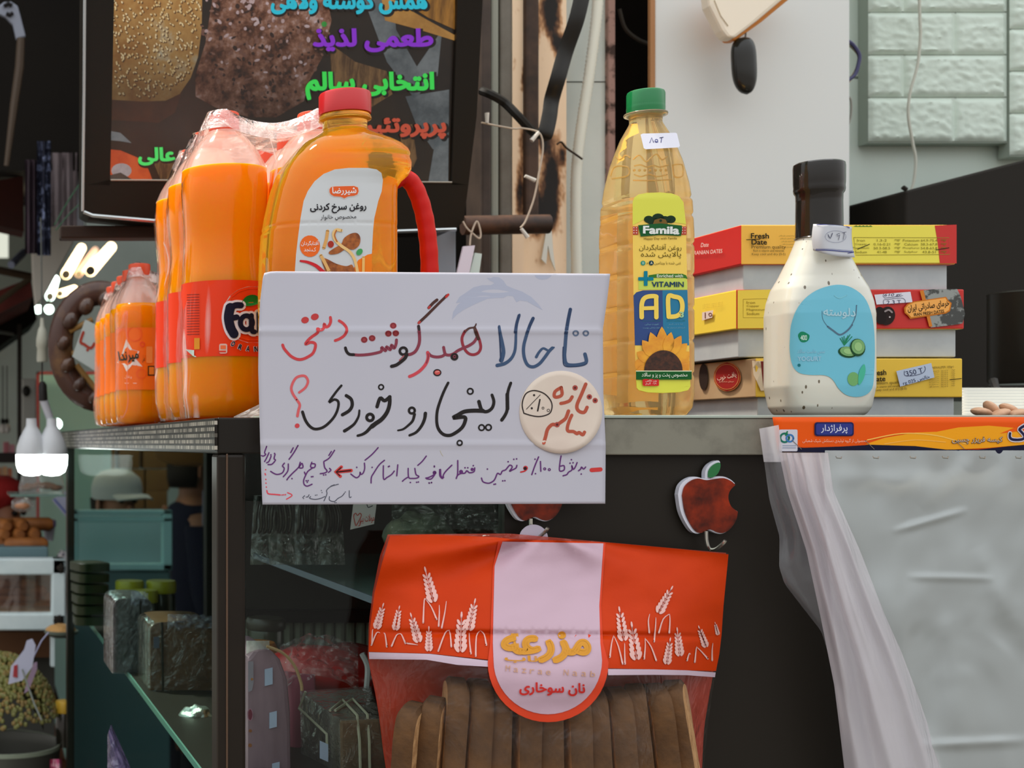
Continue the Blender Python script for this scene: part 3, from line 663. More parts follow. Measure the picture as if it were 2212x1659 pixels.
def tvtext(s, cx, cy, w, h, c, bold=.045):
    A = Art(lambda a, b, off: PT(a, b, off) + Vector((0, .008, 0)), None, .0004, .003)
    ed = emis('caption_edge', [(.4, (10, 8, 10)), (.6, (12, 9, 12))], 4, .5) if 'caption_edge' not in MATS else MATS['caption_edge']
    A.text(s, cx + 3, cy + 3, w + 6, h + 5, ed, 1, bold * 1.5)
    nm = 'caption_%d_%d_%d' % c
    A.text(s, cx, cy, w, h, MATS.get(nm) or M(nm, c, .4, emit=.78), 2, bold); A.build('caption', tv)
tvtext('همش گوشته ولاهی', 758, -2, 340, 58, (30, 150, 170))
tvtext('طعمی لذیذ', 810, 83, 262, 52, (104, 36, 160))
tvtext('انتخابی سالم', 803, 182, 280, 62, (44, 172, 66))
tvtext('پرپروتئین', 870, 274, 198, 46, (150, 62, 44))
tvtext('ذوق عالی', 384, 335, 168, 40, (60, 178, 84))
o = MB().pbox(131, 487, 372, 514, 1.84, .03).build('tv_bracket', M('bracket_brown', (60, 46, 38), .6), smooth=False, bevel=.002)
tag(o, 'dark brown beam under the left half of the television', 'beam')
o = MB().pbox(938, 470, 986, 640, 1.88, .03).build('grey_upright', M('grey_blue', (150, 158, 168), .5), smooth=False, bevel=.003)
tag(o, 'pale grey-blue upright bar behind the red jug handle', 'bar')

# ---------------------------------------------------------------- bottles of orange drink and their wrap
def rim_cap(B, c, r, h, mi=0, ribs=60):
    n = ribs * 2; rings = []
    for z, rr in ((0, r), (h * .12, r * 1.0), (h * .16, r), (h * .86, r), (h * .96, r * .97), (h, r * .9)):
        rings.append([Vector(c) + Vector((rr * (1 + (.012 if i % 2 and .1 < z / h < .9 else 0)) * math.cos(2 * PI * i / n), rr * (1 + (.012 if i % 2 and .1 < z / h < .9 else 0)) * math.sin(2 * PI * i / n), z)) for i in range(n)])
    B.loft(rings, True, True, mi); return B
drink = soft_liquid('orange_drink', (252, 142, 6))
haze = film('hazy_bottle', .36, (248, 226, 216), .1, None, gloss=1.2)
cap_o = glow_liquid('orange_cap', (250, 104, 66), .35, .3)
def soda(name, loc, prof, level, cap_r, cap_z, lab, label, cat, group, labmat):
    loc = Vector(loc); t = thing(name, loc, label, cat, group)
    lo = [p for p in prof if p[1] < level]; r_at = None
    for (r0, z0), (r1, z1) in zip(prof[:-1], prof[1:]):
        if z0 <= level <= z1: r_at = r0 + (r1 - r0) * (level - z0) / max(1e-9, z1 - z0)
    MB().lathe(lo + [(r_at - .0006, level)], loc, 40).build('drink', drink, t, angle=80)
    up = [(r_at, level)] + [p for p in prof if p[1] > level]
    B = MB().lathe(up, loc, 40, cap0=False); B.lathe([(cap_r * 1.12, cap_z - .0035), (cap_r * 1.14, cap_z - .0025), (cap_r * 1.1, cap_z - .0015)], loc, 32)
    B.build('bottle', haze, t, angle=80)
    B = MB(); rim_cap(B, loc + Vector((0, 0, cap_z)), cap_r, prof[-1][1] - cap_z if prof[-1][1] > cap_z else .016); B.build('cap', cap_o, t, angle=30)
    if lab:
        z0, z1 = lab; pr = []
        for k in range(9):
            z = z0 + (z1 - z0) * k / 8
            for (r0, a0), (r1, a1) in zip(prof[:-1], prof[1:]):
                if a0 <= z <= a1: rr = r0 + (r1 - r0) * (z - a0) / max(1e-9, a1 - a0); break
            pr.append((rr + .0005, z))
        Bl = MB().lathe(pr, loc, 48, cap0=False, cap1=False); Bl.build('label', labmat, t, angle=80)
        return t, Bl
    return t, None
FP = [(.030, 0), (.038, .004), (.0425, .02), (.043, .06), (.043, .1375), (.0412, .15), (.0395, .172), (.0402, .19), (.0425, .21), (.0437, .235), (.0432, .2535), (.0385, .264), (.0315, .276), (.0225, .287), (.016, .2925), (.0135, .296), (.0135, .3126)]
Yf = 1.42; xf = cx_(484, Yf)
red_lab = M('red_label', (244, 62, 14), .4, spec=.25)
f0, lab = soda('soda_bottle', (xf, Yf, ZT), FP, .2535, .0152, .2945, (.062, .1375), 'large orange soda bottle with red label, front left of its pack', 'bottle', 'large orange soda bottles in shrink wrap', red_lab)
for i in range(2):
    for j in range(3):
        if i == 0 and j == 0: continue
        lb = 'large orange soda bottle in the big pack, ' + (('left row, second from front', 'left row, third from front')[j - 1] if i == 0 else ('right row at front, behind the oil jug', 'right row, second from front', 'right row, third from front')[j])
        dup(f0, (xf + .0905 * i, Yf + .0905 * j, ZT), lb)
# the logo stands only on the label of the front bottle, seen through the wrap
sf = on_bvh(lab.bvh(), 1.38)
A = Art(sf, None, .00025, .0004).at(180, 220, 2.2731)
lv = (238, 226, 232)
cc = (830, 1045)
A.dot(cc[0], cc[1], 148, lv, 1, 140); A.dot(cc[0], cc[1], 136, (250, 84, 26), 2, 128)
A.poly([(775, 995), (790, 962), (820, 948), (850, 955), (862, 985), (830, 1000), (800, 1003)], (20, 128, 40), 4, 4)
nv = (24, 22, 52)
for c_, e_, ly in ((lv, 22, 3), (nv, 0, 6)):
    w_ = e_
    A.stroke([(720, 1010), (712, 1060), (722, 1110), (738, 1140)], 44 + w_, c_, ly, fat=True); A.stroke([(715, 1015), (745, 1000), (770, 1000)], 30 + w_, c_, ly, fat=True); A.stroke([(718, 1066), (750, 1058)], 28 + w_, c_, ly, fat=True)
    A.ring(796, 1085, 28, 24 + w_, c_, ly, 34); A.stroke([(820, 1050), (822, 1120), (834, 1130)], 24 + w_, c_, ly, fat=True)
    A.stroke([(856, 1040), (858, 1128)], 24 + w_, c_, ly, fat=True); A.stroke([(858, 1064), (890, 1042), (908, 1070), (908, 1128)], 24 + w_, c_, ly, fat=True)
    A.stroke([(940, 1000), (938, 1110), (956, 1126)], 24 + w_, c_, ly, fat=True); A.stroke([(922, 1040), (960, 1034)], 20 + w_, c_, ly, fat=True)
for k, ch in enumerate('ORANGE'):
    a_ = math.radians(122 - k * 12); x_, y_ = cc[0] + 182 * math.cos(a_), cc[1] + 182 * math.sin(a_) * .93
    A.text(ch, x_, y_, 20, 30, lv, 2, .12, rot=32 - 12 * k); A.text(ch, x_, y_, 17, 26, nv, 5, .05, rot=32 - 12 * k)
A.rect(668, 1188, 706, 1236, (236, 200, 190), 3, r=8); A.rect(674, 1196, 700, 1214, (250, 120, 70), 4); A.rect(664, 1222, 700, 1230, (230, 60, 40), 4)
for k in range(16): A.rect(512, 945 + k * 13, 572, 949 + k * 13, (150, 40, 26), 2, rot=-2)
A.rect(548, 1160, 574, 1215, (230, 150, 40), 3); A.rect(465, 1215, 505, 1290, (200, 215, 205), 3); A.rect(468, 1245, 500, 1275, (60, 130, 60), 4)
A.build('print', f0)
MP = [(.021, 0), (.027, .003), (.0295, .012), (.0305, .035), (.0292, .045), (.0288, .08), (.029, .118), (.0302, .132), (.0302, .145), (.0285, .156), (.024, .167), (.018, .176), (.0137, .182), (.0122, .185), (.0122, .201)]
Ym = 1.75; xm = cx_(301, Ym)
m0, lab = soda('soda_bottle', (xm, Ym, ZT), MP, .150, .0138, .1865, (.042, .119), 'small orange soda bottle with orange label, front left of the small pack', 'bottle', 'small orange soda bottles in shrink wrap', M('orange_label', (250, 118, 24), .4, spec=.25))
for i in range(2):
    for j in range(5):
        if i == 0 and j == 0 or (i == 1 and j > 1): continue
        dup(m0, (xm + .062 * i, Ym + .064 * j, ZT), 'small orange soda bottle in the small pack, ' + (('left row, second from front', 'left row, third from front', 'left row, fourth from front', 'left row, last at the back')[j - 1] if i == 0 else ('right row at front', 'right row, second from front')[j]))
A = Art(on_bvh(lab.bvh(), 1.72), None, .00025, .0004).at(180, 220, 2.2731)
A.poly([(212, 1165), (240, 1215), (275, 1225), (258, 1262), (290, 1300), (240, 1292), (214, 1325), (196, 1288), (168, 1280), (190, 1240)], (240, 236, 226), 1)
A.text('میرندا', 224, 1250, 96, 62, (30, 60, 46), 3, .03, rot=-8)
A.text('اصل', 296, 1262, 14, 36, (70, 60, 30), 2)
A.ring(252, 1140, 34, 4, (246, 104, 40), 1); A.ring(290, 1190, 10, 6, (244, 90, 40), 1); A.ring(284, 1335, 22, 4, (246, 104, 40), 1)
A.rect(308, 1200, 338, 1282, (250, 150, 70), 1, r=6); A.rect(316, 1296, 350, 1345, (70, 50, 20), 1); A.rect(321, 1302, 345, 1339, (240, 140, 40), 2)
A.rect(356, 1300, 420, 1345, (60, 70, 50), 1); A.text('پرتقال', 222, 1352, 34, 18, (250, 220, 190), 2); A.rect(205, 1380, 262, 1384, (250, 200, 170), 2)
A.build('print', m0)
def shrink(name, loc, nx, ny, s, prof, zs, label, mat, seed):
    hx, hy = s * (nx - 1) / 2, s * (ny - 1) / 2; c = Vector(loc) + Vector((hx, hy, 0)); n = 20; rings = []
    def ringz(z, r, dz=None, sx=1):
        ring = []
        for qx, qy, a0 in ((1, 1, 0), (-1, 1, 90), (-1, -1, 180), (1, -1, 270)):
            for k in range(n):
                a = math.radians(a0 + 90 * k / (n - 1)); ring.append((qx * hx + r * math.cos(a), qy * hy + r * math.sin(a)))
        out = []
        for i in range(len(ring)):
            p, q = Vector(ring[i]), Vector(ring[(i + 1) % len(ring)])
            m = 1 if (q - p).length < s * .5 else 14
            for j in range(m):
                v = p.lerp(q, j / m); w_ = .0022 * noise.noise(Vector((v.x * 26, v.y * 26, z * 16 + seed))) + .0012 * noise.noise(Vector((v.x * 70, v.y * 70, z * 20 + seed)))
                d = Vector((v.x - max(-hx, min(hx, v.x)), v.y - max(-hy, min(hy, v.y)))); d = d.normalized() if d.length > 1e-6 else Vector((0, 0))
                fx = (2 * ((v.x + hx) / s % 1) - 1) if hx else 1; fy = (2 * ((v.y + hy) / s % 1) - 1) if hy else 1
                inside_x = abs(v.x) < hx - 1e-6; inside_y = abs(v.y) < hy - 1e-6
                sag = 0
                if dz and (inside_x or inside_y): sag = -dz * (1 - (fx if inside_x else 1) ** 2 if inside_x else 1 - fy ** 2)
                tuck = (.010 * (1 - fx ** 2) if inside_x else 0) + (.010 * (1 - fy ** 2) if inside_y else 0)
                v2 = v + d * (w_ + .0012) - d * tuck
                out.append(c + Vector((v2.x, v2.y, z + sag + .3 * w_)))
        return out
    def rad(z):
        for (r0, a0), (r1, a1) in zip(prof[:-1], prof[1:]):
            if a0 <= z <= a1: return r0 + (r1 - r0) * (z - a0) / max(1e-9, a1 - a0)
        return prof[-1][0]
    zt = prof[-1][1]
    zw = max(prof, key=lambda p: p[0] * (p[1] > zt * .5))[1]
    for z in zs:
        if z > zw:   # above the shoulder the film runs straight to the cap edge
            u = (z - zw) / (zt - zw); r = rad(zw) + (.0162 * zt / .3126 - rad(zw)) * u ** 1.25; dz = .012 * u
        else: r = rad(z) if z > .004 else prof[1][0]; dz = 0
        rings.append(ringz(z, r, dz))
    rings.append(ringz(zt + .0012, .0105 * zt / .3126, .016))
    top = rings[-1]; cz = Vector((sum(p.x for p in top) / len(top), sum(p.y for p in top) / len(top), min(p.z for p in top) - .001))
    rings.append([p.lerp(cz, .5) for p in top]); rings.append([p.lerp(cz, .97) for p in top])
    nt_ = len(rings) - 3 - 3
    t = thing(name, (c.x, c.y, loc[2]), label, 'wrap')
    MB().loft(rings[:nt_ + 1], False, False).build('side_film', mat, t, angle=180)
    MB().loft(rings[nt_:], False, True).build('top_film', film('glare_top_film', .30, (255, 250, 246), .14, (40, 1.0, .008), gloss=1.6, glare_lines=(26, .05, .5), tl=.4), t, angle=180)  # whiter copy of the film: glare on the pack top put into its colour
    return t
fm = film('shrink_film', .0, (255, 246, 240), .12, (30, .9, .006), gloss=1.15, base=.006, glare_lines=(15, .011, .9), stretch=(1, 1, .16))
zs = [.0006 + .3126 * k / 30 for k in range(31)]
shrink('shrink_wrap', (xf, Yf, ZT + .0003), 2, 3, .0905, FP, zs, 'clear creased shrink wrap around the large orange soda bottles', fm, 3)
shrink('shrink_wrap', (xm, Ym, ZT + .0003), 2, 5, .0635, MP, [.0006 + .2 * k / 24 for k in range(25)], 'clear shrink wrap around the small orange soda bottles at left', film('shrink_film_thin', .03, (255, 190, 170), .2, (36, 1.0, .006), gloss=1.15, base=.008, glare_lines=(16, .012, .5), stretch=(1, 1, .2)), 8)
o = MB().grid(lambda u, v: P(505 + 70 * u, 903 - 34 * u * v - 3 * v, 1.335 - .05 * v + .004 * noise.noise(Vector((u * 5, v * 5, 1)))), 14, 10).build('loose_film', film('loose_film', .3, rough=.12, bump=(50, .8, .004), glare_lines=(30, .05, .5)), angle=180)
tag(o, 'crumpled loose flap of clear film at the foot of the large soda pack', 'film')
# ---------------------------------------------------------------- jug of frying oil
def sring(c, a, b, n=40, e=2.0, wob=None):
    out = []
    for i in range(n):
        t = 2 * PI * i / n; ct, st = math.cos(t), math.sin(t)
        out.append(Vector(c) + Vector((a * math.copysign(abs(ct) ** (2 / e), ct), b * math.copysign(abs(st) ** (2 / e), st), 0)))
    return out
def interp(tab, y):
    for p, q in zip(tab[:-1], tab[1:]):
        if p[0] <= y <= q[0]:
            t = (y - p[0]) / (q[0] - p[0]); return [a + (b - a) * t for a, b in zip(p[1:], q[1:])]
    return list(tab[0][1:]) if y < tab[0][0] else list(tab[-1][1:])
def oil(name, c, rough=.03, ior=1.36, mix=.2):
    """clear yellow oil in a clear bottle: mostly refracting, a little body of its own"""
    if name in MATS: return MATS[name]
    m, nt, b, out = new_mat(name)
    b.inputs['Base Color'].default_value = lin(c); b.inputs['Transmission Weight'].default_value = .86; b.inputs['Roughness'].default_value = rough; b.inputs['IOR'].default_value = ior
    t = nt.nodes.new('ShaderNodeBsdfTranslucent'); t.inputs[0].default_value = lin(c)
    nt.links.new(mix_out(nt, b.outputs[0], t.outputs[0], mix), out.inputs[0])
    nt.links.new(bump_node(nt, tex_noise(nt, 34, 3, .5, coords(nt, (1, 1, .5))), .25, .002), b.inputs['Normal']); return m
Yj = 1.305
t = jug = thing('oil_jug', (cx_(745, Yj), Yj, ZT), 'large amber oil jug with red cap, red handle and white label', 'jug')
JR = [(283, 697, 794, .0205), (288, 697, 795, .021), (296, 684, 808, .026), (304, 671, 826, .031), (315, 652, 849, .037), (325, 642, 864, .041), (336, 632, 874, .043), (345, 625, 877, .044), (354, 617, 875, .0435), (365, 609, 879, .045), (381, 600, 878, .0455), (392, 596, 872, .0455), (405, 591, 857, .045), (418, 587, 849, .045),
      (442, 581, 848, .0455), (470, 575, 848, .046), (498, 570, 848, .0465), (502, 572, 847, .0458), (507, 568, 848, .0465), (565, 564, 848, .0465), (640, 562, 848, .0465), (760, 563, 848, .0465), (870, 566, 848, .046), (892, 572, 842, .043), (905, 585, 830, .037)]
def zY(py, Y): return CZ + (VY - py) * Y / F
B = MB(); rings = []
for y in [283 + 3.5 * k for k in range(178)] + [905]:
    l, r, b = interp(JR, min(y, 905)); xl, xr_ = cx_(l, Yj), cx_(r, Yj); z = zY(min(y, 905), Yj)
    z = ZT + (z - zY(905, Yj)); e = 2.0 + 1.3 * min(1, max(0, (y - 290) / 60)); tn = ((xl + xr_) / 2) / Yj
    a_ = (xr_ - xl) / 2; a_ = math.sqrt(max(a_ * a_ - (b * tn) ** 2 * .7, (a_ * .8) ** 2)); rings.append(sring(((xl + xr_) / 2, Yj, z), a_, b, 56, e))
B.loft(rings); jb = B.bvh()
B.build('body', oil('amber_oil', (255, 204, 62), mix=.11), t, angle=70)
capc = Vector((cx_(745, Yj), Yj, 0)); zc = lambda py: ZT + (905 - py) * Yj / F
red_cap = M('red_cap', (206, 34, 38), .32, coat=.3)
B = MB(); rim_cap(B, (capc.x, capc.y, zc(252)), .0236, (252 - 205) * Yj / F, ribs=50); B.build('cap', red_cap, t, angle=30)
MB().lathe([(.0205, zc(284)), (.0203, zc(268)), (.0238, zc(265)), (.0242, zc(262)), (.0236, zc(258)), (.0225, zc(254))], (capc.x, capc.y, 0), 40).build('neck_ring', oil('amber_neck', (250, 210, 90)), t, angle=50)
hp = [(850, 396), (872, 388), (890, 400), (905, 430), (916, 468), (923, 510), (927, 556), (928, 610), (925, 680), (914, 750), (890, 805), (846, 836)]
q = catmull([P(a, b, Yj) + Vector((0, 0, ZT - zY(905, Yj))) for a, b in hp], 6); B = MB()
B.tube(q, [.0085 + .0002 * math.sin(k * 1.3) for k in range(len(q))], 14, flat=.95)
B.build('handle', M('red_handle', (206, 24, 16), .4, spec=.3), t)
A = Art(on_bvh(jb, 1.27), 9, .0002, .0006).at(540, 180, 3.77)
lab = [(1080, 790), (1068, 730), (1030, 702), (960, 690), (800, 690), (690, 702), (600, 738), (525, 800), (470, 880), (437, 960), (412, 1100), (392, 1250), (375, 1400), (366, 1530), (360, 1900), (980, 1900), (990, 1390), (1000, 1200), (1010, 1100), (1042, 960), (1070, 880)]
A.poly(lab, M('jug_label', (206, 210, 212), .4), 0)
A.poly([(990, 1388), (955, 1396), (880, 1440), (830, 1530), (800, 1900), (980, 1900)], (246, 128, 24), 1)
w_ = (238, 238, 238); og = (232, 98, 42)
A.poly([(638, 862), (650, 842), (690, 835), (850, 832), (884, 846), (890, 880), (880, 912), (850, 924), (800, 930), (766, 946), (735, 932), (680, 928), (650, 912), (638, 890)], (216, 206, 200), 1)
A.poly([(646, 864), (658, 848), (690, 842), (845, 838), (876, 850), (882, 880), (872, 906), (846, 917), (798, 922), (766, 938), (738, 925), (682, 921), (656, 906), (646, 888)], og, 2)
A.text('شیررضا', 765, 880, 196, 66, w_, 3, .02, rot=-1)
ik = (42, 40, 46)
A.text('روغن سرخ کردنی', 716, 1018, 456, 84, ik, 3, .03, rot=-1)
A.text('مخصوص خانوار', 718, 1092, 288, 44, ik, 3, .0, rot=-1)
A.dot(487, 1327, 82, (238, 108, 36), 2, 88)
A.text('آفتابگردان', 487, 1306, 142, 46, w_, 4, .01); A.text('کـنجد', 487, 1358, 96, 40, w_, 4, .01)
tan, brn = (218, 158, 84), (160, 86, 34)
fry = M('fried_crust', (176, 98, 36), .6, var=(160, (120, 60, 22), .4, .65))
A.poly([(640, 1375), (690, 1340), (740, 1310), (765, 1260), (820, 1225), (870, 1222), (895, 1260), (885, 1320), (840, 1355), (780, 1350), (720, 1385), (655, 1395)], fry, 3, 4)
A.poly([(580, 1430), (620, 1430), (700, 1470), (780, 1490), (830, 1480), (835, 1560), (640, 1560), (600, 1500)], fry, 3, 4)
A.stroke([(630, 1205), (620, 1270), (600, 1340)], 26, (222, 166, 96), 2); A.dot(655, 1312, 25, (170, 52, 36), 4, 28)
A.stroke([(740, 1200), (700, 1195), (678, 1225), (690, 1275), (740, 1325), (810, 1375), (850, 1440), (872, 1540)], 24, (236, 196, 130), 4)
A.stroke([(700, 1200), (686, 1240), (705, 1290)], 10, (190, 110, 50), 5)
A.stroke([(412, 1448), (470, 1458), (540, 1490), (600, 1545)], 28, (206, 40, 48), 3, taper=(.6, 1.2)); A.dot(888, 1375, 30, (70, 160, 90), 4, 22, -50)
A.stroke([(575, 1405), (600, 1450), (640, 1530)], 26, (226, 176, 108), 4); A.stroke([(920, 1420), (918, 1540)], 22, (240, 190, 110), 4)
A.build('label', t, smooth=True)

# ---------------------------------------------------------------- sunflower oil bottle
Yo = 1.30; xo = .6465
zo = lambda py: ZT + (905 - py) * Yo / F * (905 - 225) / (905 - 225)
t = oilb = thing('oil_bottle', (xo, Yo, ZT), 'tall clear bottle of pale yellow oil with green cap and sunflower label', 'bottle')
OR_ = [(255, .0148, 2.0), (266, .0140, 2.0), (272, .0142, 2.05), (304, .0212, 2.3), (331, .0250, 2.6), (359, .0282, 3.0), (409, .0316, 3.8), (436, .0326, 4.2), (446, .0332, 4.4), (520, .0340, 4.8), (860, .0340, 4.8), (885, .0332, 4.4), (900, .030, 4), (905, .028, 4)]
B = MB(); rings = []
ys = [255 + 3.0 * k for k in range(217)] + [905]
for y in ys:
    a_, e = interp(OR_, y); g = 0
    for gy in (441, 478, 540, 605, 675, 745, 815): g += .0013 * math.exp(-((y - gy) / 4.0) ** 2)
    emb = .0
    rings.append(sring((xo, Yo, zo(y)), a_ - g, a_ - g, 64, e))
B.loft(rings); ob = B.bvh(); ol = MB().loft([sring((xo, Yo, zo(y)), *[interp(OR_, y)[0]] * 2, 64, interp(OR_, y)[1]) for y in ys]).bvh()
B.build('body', oil('pale_oil', (255, 230, 168), ior=1.33, mix=.14), t, angle=70)
back = glow_liquid('back_label', (255, 206, 92), .55, .4)
B = MB(); B.grid(lambda u, v: Vector((xo + (u - .5) * .040, Yo + interp(OR_, 446 + 414 * v)[0] + .0006, zo(436 + 8 * abs(u - .5) + 428 * v))), 8, 40); B.build('back_label', back, t)
def flank(u, v):
    y_ = 470 + 370 * v; a_, e_ = interp(OR_, y_); dy = -.014 + .044 * u; a_ -= .0006; return Vector((xo - a_ * max(0, 1 - abs(dy / a_) ** e_) ** (1 / e_) - .0002, Yo + dy, zo(462 + 8 * (1 - u) + 390 * v)))
B = MB(); B.grid(flank, 12, 60); B.build('back_label', film('flank_tint_film', .62, (255, 200, 96), .2, None, gloss=.6, tl=.5), t, angle=180)  # tinted film added on the flank, standing for the sunlit back label
gcap = M('green_cap', (0, 122, 62), .3, coat=.4)
B = MB(); rim_cap(B, (xo, Yo, zo(247)), .0163, (247 - 202) * Yo / F, ribs=60)
B.lathe([(.0164, zo(250)), (.0166, zo(240)), (.0166, zo(237)), (.0164, zo(233))], (xo, Yo, 0), 40); B.build('cap', gcap, t, angle=30)
MB().lathe([(.0142, zo(256)), (.0186, zo(254.5)), (.019, zo(252)), (.0186, zo(250)), (.0145, zo(249))], (xo, Yo, 0), 48).build('neck_ring', oil('clear_ring', (250, 232, 200)), t, angle=60)
# embossed ornament band on the shoulder
A5 = on_bvh(ob, 1.27); B = MB()
for pts in ([(300, 690), (350, 720), (400, 680), (440, 700)], [(260, 880), (300, 790), (420, 790), (420, 870), (270, 900)], [(470, 720), (530, 680), (590, 740), (640, 700), (690, 670), (740, 720), (790, 690)], [(480, 780), (540, 770), (600, 790), (660, 775), (720, 790), (800, 770)],
            [(480, 860), (540, 880), (620, 860), (700, 880), (790, 860)], [(840, 770), (930, 770), (935, 870), (860, 880), (845, 780)], [(470, 915), (640, 918), (830, 908)]):
    B.tube([A5(1260 + p.x / 4.367, 180 + p.y / 4.367, .0002) for p in catmull(pts, 5)], .0007, 6)
for k in range(7): B.ball(A5(1260 + (480 + 50 * k) / 4.367, 180 + 820 / 4.367, 0), .0013, 8, 6)
B.build('embossing', oil('pale_oil', (255, 226, 150)), t)
A = Art(on_bvh(ol, 1.27), 14, .00028, .0006).at(1260, 180, 4.367)
L5 = lambda x, y: (x, y + 1572)          # second zoom window shifted into the first one's frame
lime, yel = M('lime_print', (224, 224, 70), .4, coat=.3), M('yellow_print', (252, 214, 92), .4, coat=.3)
A.poly([(466, 1120), (480, 1080), (520, 1050), (600, 1034), (720, 1030), (830, 1040), (900, 1066), (940, 1120), (960, 1300), (966, 1400), (968, 1560), L5(978, 400), L5(995, 900), L5(1000, 1290), L5(980, 1325), L5(900, 1345), L5(740, 1352), L5(600, 1346), L5(520, 1325), L5(500, 1300), L5(485, 850), L5(474, 400), (468, 1560)], yel, 0)
A.poly([(467, 1122), (481, 1082), (521, 1052), (600, 1036), (720, 1032), (830, 1042), (899, 1068), (939, 1122), (960, 1300), (964, 1330), (700, 1290), (560, 1290), (466, 1340)], lime, 1)
dg_ = (22, 92, 44); dk = (28, 60, 34)
for x, y, rx, ry in ((612, 1285, 44, 34), (700, 1270, 56, 40), (820, 1285, 46, 36), (760, 1290, 60, 36), (650, 1300, 60, 34)): A.dot(x, y, rx, dk, 2, ry)
A.poly([(650, 1330), (665, 1290), (720, 1276), (770, 1288), (790, 1330)], (120, 92, 40), 3); A.dot(722, 1298, 12, dk, 4)
chk = (190, 70, 54)
for x0 in (468, 918):
    A.rect(x0, 1352, x0 + 48, 1430, chk, 2)
    for i in range(2):
        for j in range(3): A.rect(x0 + 6 + 22 * i, 1360 + 24 * j, x0 + 14 + 22 * i, 1370 + 24 * j, (236, 214, 200), 3)
A.poly([(514, 1342), (720, 1324), (920, 1345), (922, 1380), (912, 1442), (720, 1432), (536, 1448), (528, 1410)], dg_, 4)
A.text('Famila', 725, 1388, 340, 78, (240, 244, 240), 5, .045, rot=1, shear=0)
A.text('Happy Day with Famila', 722, 1468, 310, 28, (120, 96, 30), 2, -.005, rot=-1)
A.text('روغن آفتابگردان', 722, 1552, 396, 68, (92, 78, 16), 2)
A.text('پالایش شده', 728, 1622, 376, 66, (92, 78, 16), 2)
A.text('غنی شده با ویتامین', 790, 1699, 250, 34, (92, 78, 16), 2)
A.dot(636, 1696, 23, (20, 60, 70), 2); A.text('A', 636, 1696, 20, 24, (230, 230, 210), 3, .05); A.dot(560, 1697, 22, (40, 150, 130), 2); A.text('D', 560, 1697, 18, 22, (220, 240, 220), 3, .03); A.text('و', 598, 1700, 12, 18, (92, 78, 16), 2)
A.poly([L5(612, 240), L5(700, 226), L5(930, 226), L5(965, 240), L5(978, 275), L5(940, 264), L5(660, 264), L5(612, 262)], (58, 122, 40), 1)
A.text('Enriched with', L5(0, 246)[0] + 810, L5(0, 246)[1], 246, 30, (236, 242, 220), 2, .03)
A.rect(*L5(515, 258), *L5(655, 290), (0, 128, 152), 3, r=6); A.rect(*L5(566, 200), *L5(600, 340), (0, 128, 152), 3, r=6)
A.poly([L5(520, 268), L5(960, 268), L5(975, 300), L5(975, 375), L5(520, 375)], (206, 222, 96), 1)
A.text('VITAMIN', 788, L5(0, 326)[1], 304, 52, (22, 62, 98), 3, .035)
nvy, tl = M('navy_print', (28, 66, 130), .4, coat=.3), M('teal_print', (0, 120, 160), .4, coat=.3)
A.poly([L5(474, 430), L5(500, 400), L5(560, 382), L5(742, 380), L5(752, 900), L5(486, 900)], nvy, 1); A.poly([L5(742, 380), L5(976, 378), L5(992, 900), L5(752, 900)], tl, 1)
yl = (250, 216, 96)
A.stroke([L5(546, 636), L5(546, 520), L5(566, 462), L5(610, 440), L5(676, 440), L5(680, 470), L5(682, 636)], 42, yl, 3, fat=True); A.stroke([L5(552, 552), L5(676, 548)], 36, yl, 3, fat=True)
A.stroke([L5(798, 632), L5(794, 446), L5(850, 442), L5(905, 460), L5(925, 520), L5(915, 590), L5(870, 625), L5(806, 632)], 42, yl, 3, fat=True)
A.text('3', 918, L5(0, 612)[1], 46, 60, (0, 110, 140), 3, .12); A.text('3', 918, L5(0, 612)[1], 40, 54, (180, 220, 170), 4, .03)
for x, ln in ((640, ('نقش ویتامین آ در بدن', 'تقویت بینایی', 'حفظ شادابی پوست')), (868, ('نقش ویتامین د در بدن', 'کمک به جذب کلسیم', 'استحکام استخوان ها'))):
    for k, s_ in enumerate(ln): A.text(s_, x, L5(0, 668 + 34 * k)[1], (170, 130, 165)[k], 20, (120, 170, 190) if k else (40, 120, 110), 2)
pet = M('petal_print', (244, 172, 40), .4, var=(60, (224, 140, 30), .4, .65), coat=.3)
for ang, ln in ((-84, 210), (-62, 175), (-40, 210), (-22, 235), (-2, 265), (14, 220), (32, 230), (48, 215), (66, 215), (84, 210), (100, 150), (-100, 150)):
    a_ = math.radians(ang); cx0, cy0 = L5(742, 1105); bx, by = cx0 + 130 * math.sin(a_), cy0 - 130 * math.cos(a_); ex, ey = cx0 + (130 + ln * .82) * math.sin(a_), cy0 - (130 + ln * .95) * math.cos(a_)
    nx, ny = math.cos(a_), math.sin(a_); pts = []
    for u, hw in ((0, 26), (.35, 52), (.65, 46), (.88, 20), (1, 1), (.88, -20), (.65, -46), (.35, -52), (0, -26)):
        x_ = bx + (ex - bx) * u + nx * hw; y_ = by + (ey - by) * u + ny * hw; x_ = max(488, min(990, x_)); y_ = min(y_, L5(0, 1142)[1]); pts.append((x_, y_))
    A.poly(pts, pet, 4 + (ang % 3))
pts = [L5(742 + 178 * math.cos(PI + PI * k / 20), 1138 - 190 * -math.sin(PI + PI * k / 20)) for k in range(21)]
A.poly(pts, M('seed_print', (78, 40, 20), .5, var=(240, (46, 24, 14), .4, .6)), 8)
A.rect(*L5(495, 1140), *L5(997, 1148), (230, 232, 200), 9); A.rect(*L5(496, 1148), *L5(997, 1224), (14, 88, 36), 9)
A.text('مخصوص پخت و پز و سالاد', 750, L5(0, 1184)[1], 420, 52, (232, 240, 222), 10, .005)
